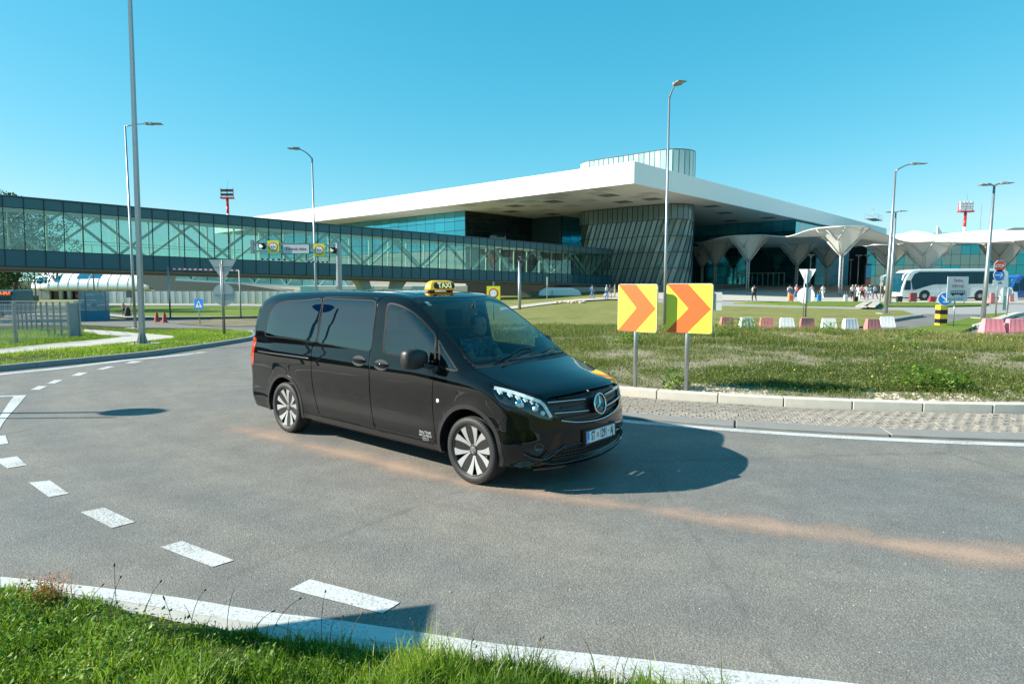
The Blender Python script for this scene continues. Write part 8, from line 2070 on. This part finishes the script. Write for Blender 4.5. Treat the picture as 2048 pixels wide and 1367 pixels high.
# ================= driver =================
dv = (-1.13, .40)
J = {'pel': (-1.10, .40, .74), 'wai': (-1.16, .40, .92), 'che': (-1.19, .40, 1.16), 'nek': (-1.17, .40, 1.33), 'hed': (-1.14, .40, 1.46), 'sL': (-1.17, .60, 1.25), 'eL': (-.98, .66, 1.06), 'wL': (-.72, .56, 1.10), 'sR': (-1.17, .20, 1.25), 'eR': (-.98, .14, 1.06), 'wR': (-.74, .25, 1.10),
     'hL': (-1.0, .50, .72), 'kL': (-.62, .52, .80), 'aL': (-.40, .50, .50), 'hR': (-1.0, .30, .72), 'kR': (-.62, .28, .80), 'aR': (-.40, .30, .50)}
rad_ = {'pel': .15, 'wai': .14, 'che': .155, 'nek': .06, 'hed': .07, 'sL': .075, 'eL': .048, 'wL': .030, 'hL': .09, 'kL': .065, 'aL': .045}
gr_ = lambda k: rad_.get(k) or rad_[k[:-1]+'L']
ks = list(J); ix = {k: i for i, k in enumerate(ks)}
el = [('pel', 'wai'), ('wai', 'che'), ('che', 'nek'), ('nek', 'hed'), ('che', 'sL'), ('sL', 'eL'), ('eL', 'wL'), ('che', 'sR'), ('sR', 'eR'), ('eR', 'wR'), ('pel', 'hL'), ('hL', 'kL'), ('kL', 'aL'), ('pel', 'hR'), ('hR', 'kR'), ('kR', 'aR')]
dm_ = skinned('person', [(*J[k], gr_(k), gr_(k)) for k in ks], [(ix[a], ix[b]) for a, b in el], M['skin'], 2)
drv = put('person', dm_, None, (VX, VY, 0), (0, 0, -VTH)); tag(drv, 'driver in a patterned T-shirt seen through the windscreen of the van', 'person')
# head with face
mb = MB(); n_ = 20; rows = []
HP = [(-.125, .030, .030, .030), (-.115, .048, .050, .028), (-.095, .058, .066, .020), (-.07, .064, .080, .010), (-.04, .069, .088, .004), (0, .073, .094, 0), (.04, .075, .097, -.004), (.075, .071, .092, -.006), (.10, .058, .075, -.008), (.117, .036, .048, -.008), (.124, .008, .01, -.008)]
for z, wy, wx, fx in HP:
    ring_ = []
    for a in np.linspace(0, 2*math.pi, n_+1)[:-1]:
        x = wx*math.cos(a) + fx; y = wy*math.sin(a)
        if abs(a) < .01 or abs(a-2*math.pi) < .01:
            x += {-.04: .020, 0: .012, -.07: .012, -.095: .006}.get(z, 0)      # nose, lips, chin
        if (.2 < a < .7 or 5.6 < a < 6.1) and z == 0: x -= .012                 # eye hollows
        ring_.append(Vector((x, y, z)))
    rows.append(ring_)
HM = Matrix.Translation((-1.125, .40, 1.475)) @ Matrix.Rotation(R(14), 4, 'Z')
vs = [HM @ v for r_ in rows for v in r_]; mb.add(vs, [(i*n_+k, i*n_+(k+1) % n_, (i+1)*n_+(k+1) % n_, (i+1)*n_+k) for i in range(len(rows)-1) for k in range(n_)] + [tuple(range(n_))[::-1]])
for s in (-1, 1): mb.lathe([(.001, -.01), (.018, -.008), (.028, .0), (.018, .006), (.001, .004)], 10, HM @ Matrix.Translation((-.005, s*.074, -.01)) @ Matrix.Rotation(math.pi/2, 4, 'X') @ Matrix.Diagonal((.7, 1.1, 1, 1)))
mb.build('head', M['skin'], drv, smooth=True)
mb = MB()
for s in (-1, 1): mb.lathe([(.001, -.004), (.013, -.003), (.012, .004), (.001, .007)], 10, HM @ Matrix.Translation((.078, s*.030, .003)) @ Matrix.Rotation(math.pi/2, 4, 'Y')); mb.bar(HM @ Vector((.086, s*.016, .022)), HM @ Vector((.078, s*.046, .020)), .006, .004)
mb.bar(HM @ Vector((.084, -.02, -.068)), HM @ Vector((.084, .02, -.068)), .005, .004); mb.build('eyes_and_mouth', M['hair_dark'], drv)
mb = MB(); rows2 = [[HM @ Vector((x*1.09-.012, y*1.08, z+.008)) for x, y, z in [(v.x, v.y, v.z) for v in r_]] for r_ in rows[5:]]
vs = [v for r_ in rows2 for v in r_]; fs = [(i*n_+k, i*n_+(k+1) % n_, (i+1)*n_+(k+1) % n_, (i+1)*n_+k) for i in range(len(rows2)-1) for k in range(n_) if i >= 3 or not (k < 5 or k > n_-6)]
mb.add(vs, fs); mb.build('hair', M['hair_dark'], drv, smooth=True)
t = NT('patterned_cloth'); v = t.coord('Object'); c = t.ramp(t.voro(v, 34, out='Color'), [(0, (.02, .04, .06)), (.4, (.06, .11, .15)), (.7, (.17, .19, .20)), (1, (.03, .04, .05))], 'CONSTANT'); M['tee'] = t.done(t.bsdf(c, .8))
ks2 = ['wai', 'pel', 'che', 'nek', 'sL', 'eL', 'sR', 'eR']; ix2 = {k: i for i, k in enumerate(ks2)}; J3 = dict(J); J3['nek'] = (-1.18, .40, 1.29); J3['eL'] = (-1.04, .645, 1.12); J3['eR'] = (-1.04, .155, 1.12)
tm = skinned('t_shirt', [(*J3[k], gr_(k)+.016, gr_(k)+.016) for k in ks2], [(ix2[a], ix2[b]) for a, b in [('pel', 'wai'), ('wai', 'che'), ('che', 'nek'), ('che', 'sL'), ('sL', 'eL'), ('che', 'sR'), ('sR', 'eR')]], M['tee'], 2); put('t_shirt', tm, drv)
ks2 = ['pel', 'hL', 'kL', 'aL', 'hR', 'kR', 'aR']; ix2 = {k: i for i, k in enumerate(ks2)}
tm = skinned('trousers', [(*J[k], gr_(k)+.014, gr_(k)+.014) for k in ks2], [(ix2[a], ix2[b]) for a, b in [('pel', 'hL'), ('hL', 'kL'), ('kL', 'aL'), ('pel', 'hR'), ('hR', 'kR'), ('kR', 'aR')]], M['cab'], 2); put('trousers', tm, drv)
def hand(wrist, side):
    w = Vector(wrist); pts = []; mb = MB(); n = Vector((0, -side, 0))
    mb.tube([w, w + Vector((.04, -side*.01, .01)), w + Vector((.085, -side*.02, .015))], [.028, .040, .036], 10)
    base = w + Vector((.08, -side*.02, .018))
    for k, ln in enumerate((.062, .072, .068, .052)):
        s = base + Vector((0, side*(-.027+.018*k)*1.0, .0)); a = s + Vector((.028, 0, .012)); b = a + Vector((.012, 0, -ln*.4)); c = b + Vector((-.018, 0, -ln*.25)); mb.tube([s, a, b, c], [.010, .0095, .009, .007], 6)
    t0_ = w + Vector((.03, -side*.035, .0)); mb.tube([t0_, t0_ + Vector((.03, -side*.025, .004)), t0_ + Vector((.058, -side*.022, -.006))], [.013, .011, .008], 6)
    return mb.build('hand', M['skin'], drv, smooth=True)
hand((-.71, .56, 1.10), 1); hand((-.73, .25, 1.10), -1)
mb = MB(); mb.bar((-1.10, .585, 1.32), (-1.00, .42, 1.08), .05, .006, (1, 0, .4)); mb.bar((-1.00, .42, 1.08), (-.98, .26, .86), .05, .006, (1, 0, .4)); mb.build('seat_belt', M['black_film'], drv)
# signs standing just outside the view on the left; only their shadows reach into it
Sg = thing('road_sign', 'round sign on a post left of the view, its shadow lying across the road', 'road sign', (-12.15, 9.45, 0)); mb = MB(); mb.tube([(0, 0, 0), (0, 0, 4.0)], .045, 10); mb.build('post', M['galv'], Sg, smooth=True)
mb = MB(); mb.lathe([(.001, 0), (.30, 0), (.30, .01), (.001, .01)], 36, Matrix.Translation((.05, 0, 3.72)) @ Matrix.Rotation(math.pi/2, 4, 'Y')); mb.build('disc', M['blue'], Sg)
Sg = thing('sign_pole', 'thin bare pole left of the view, its shadow lying across the road', 'pole', (-12.2, 9.05, 0)); mb = MB(); mb.tube([(0, 0, 0), (0, 0, 3.75)], .03, 10); mb.build('post', M['galv'], Sg, smooth=True)
Sg = thing('road_sign', 'triangular sign left of the view, its shadow crossing the near white line', 'road sign', (-4.46, 3.32, 0)); mb = MB(); mb.tube([(0, 0, 0), (0, 0, 2.3)], .03, 10); mb.build('post', M['galv'], Sg, smooth=True)
mb = MB(); mb.add([(.04, -.52, 2.36), (.04, .30, 2.36), (.04, -.02, 1.50), (.05, -.52, 2.36), (.05, .30, 2.36), (.05, -.02, 1.50)], [(0, 2, 1), (3, 4, 5), (0, 1, 4, 3), (1, 2, 5, 4), (2, 0, 3, 5)]); mb.build('plate', M['sign_back'], Sg)
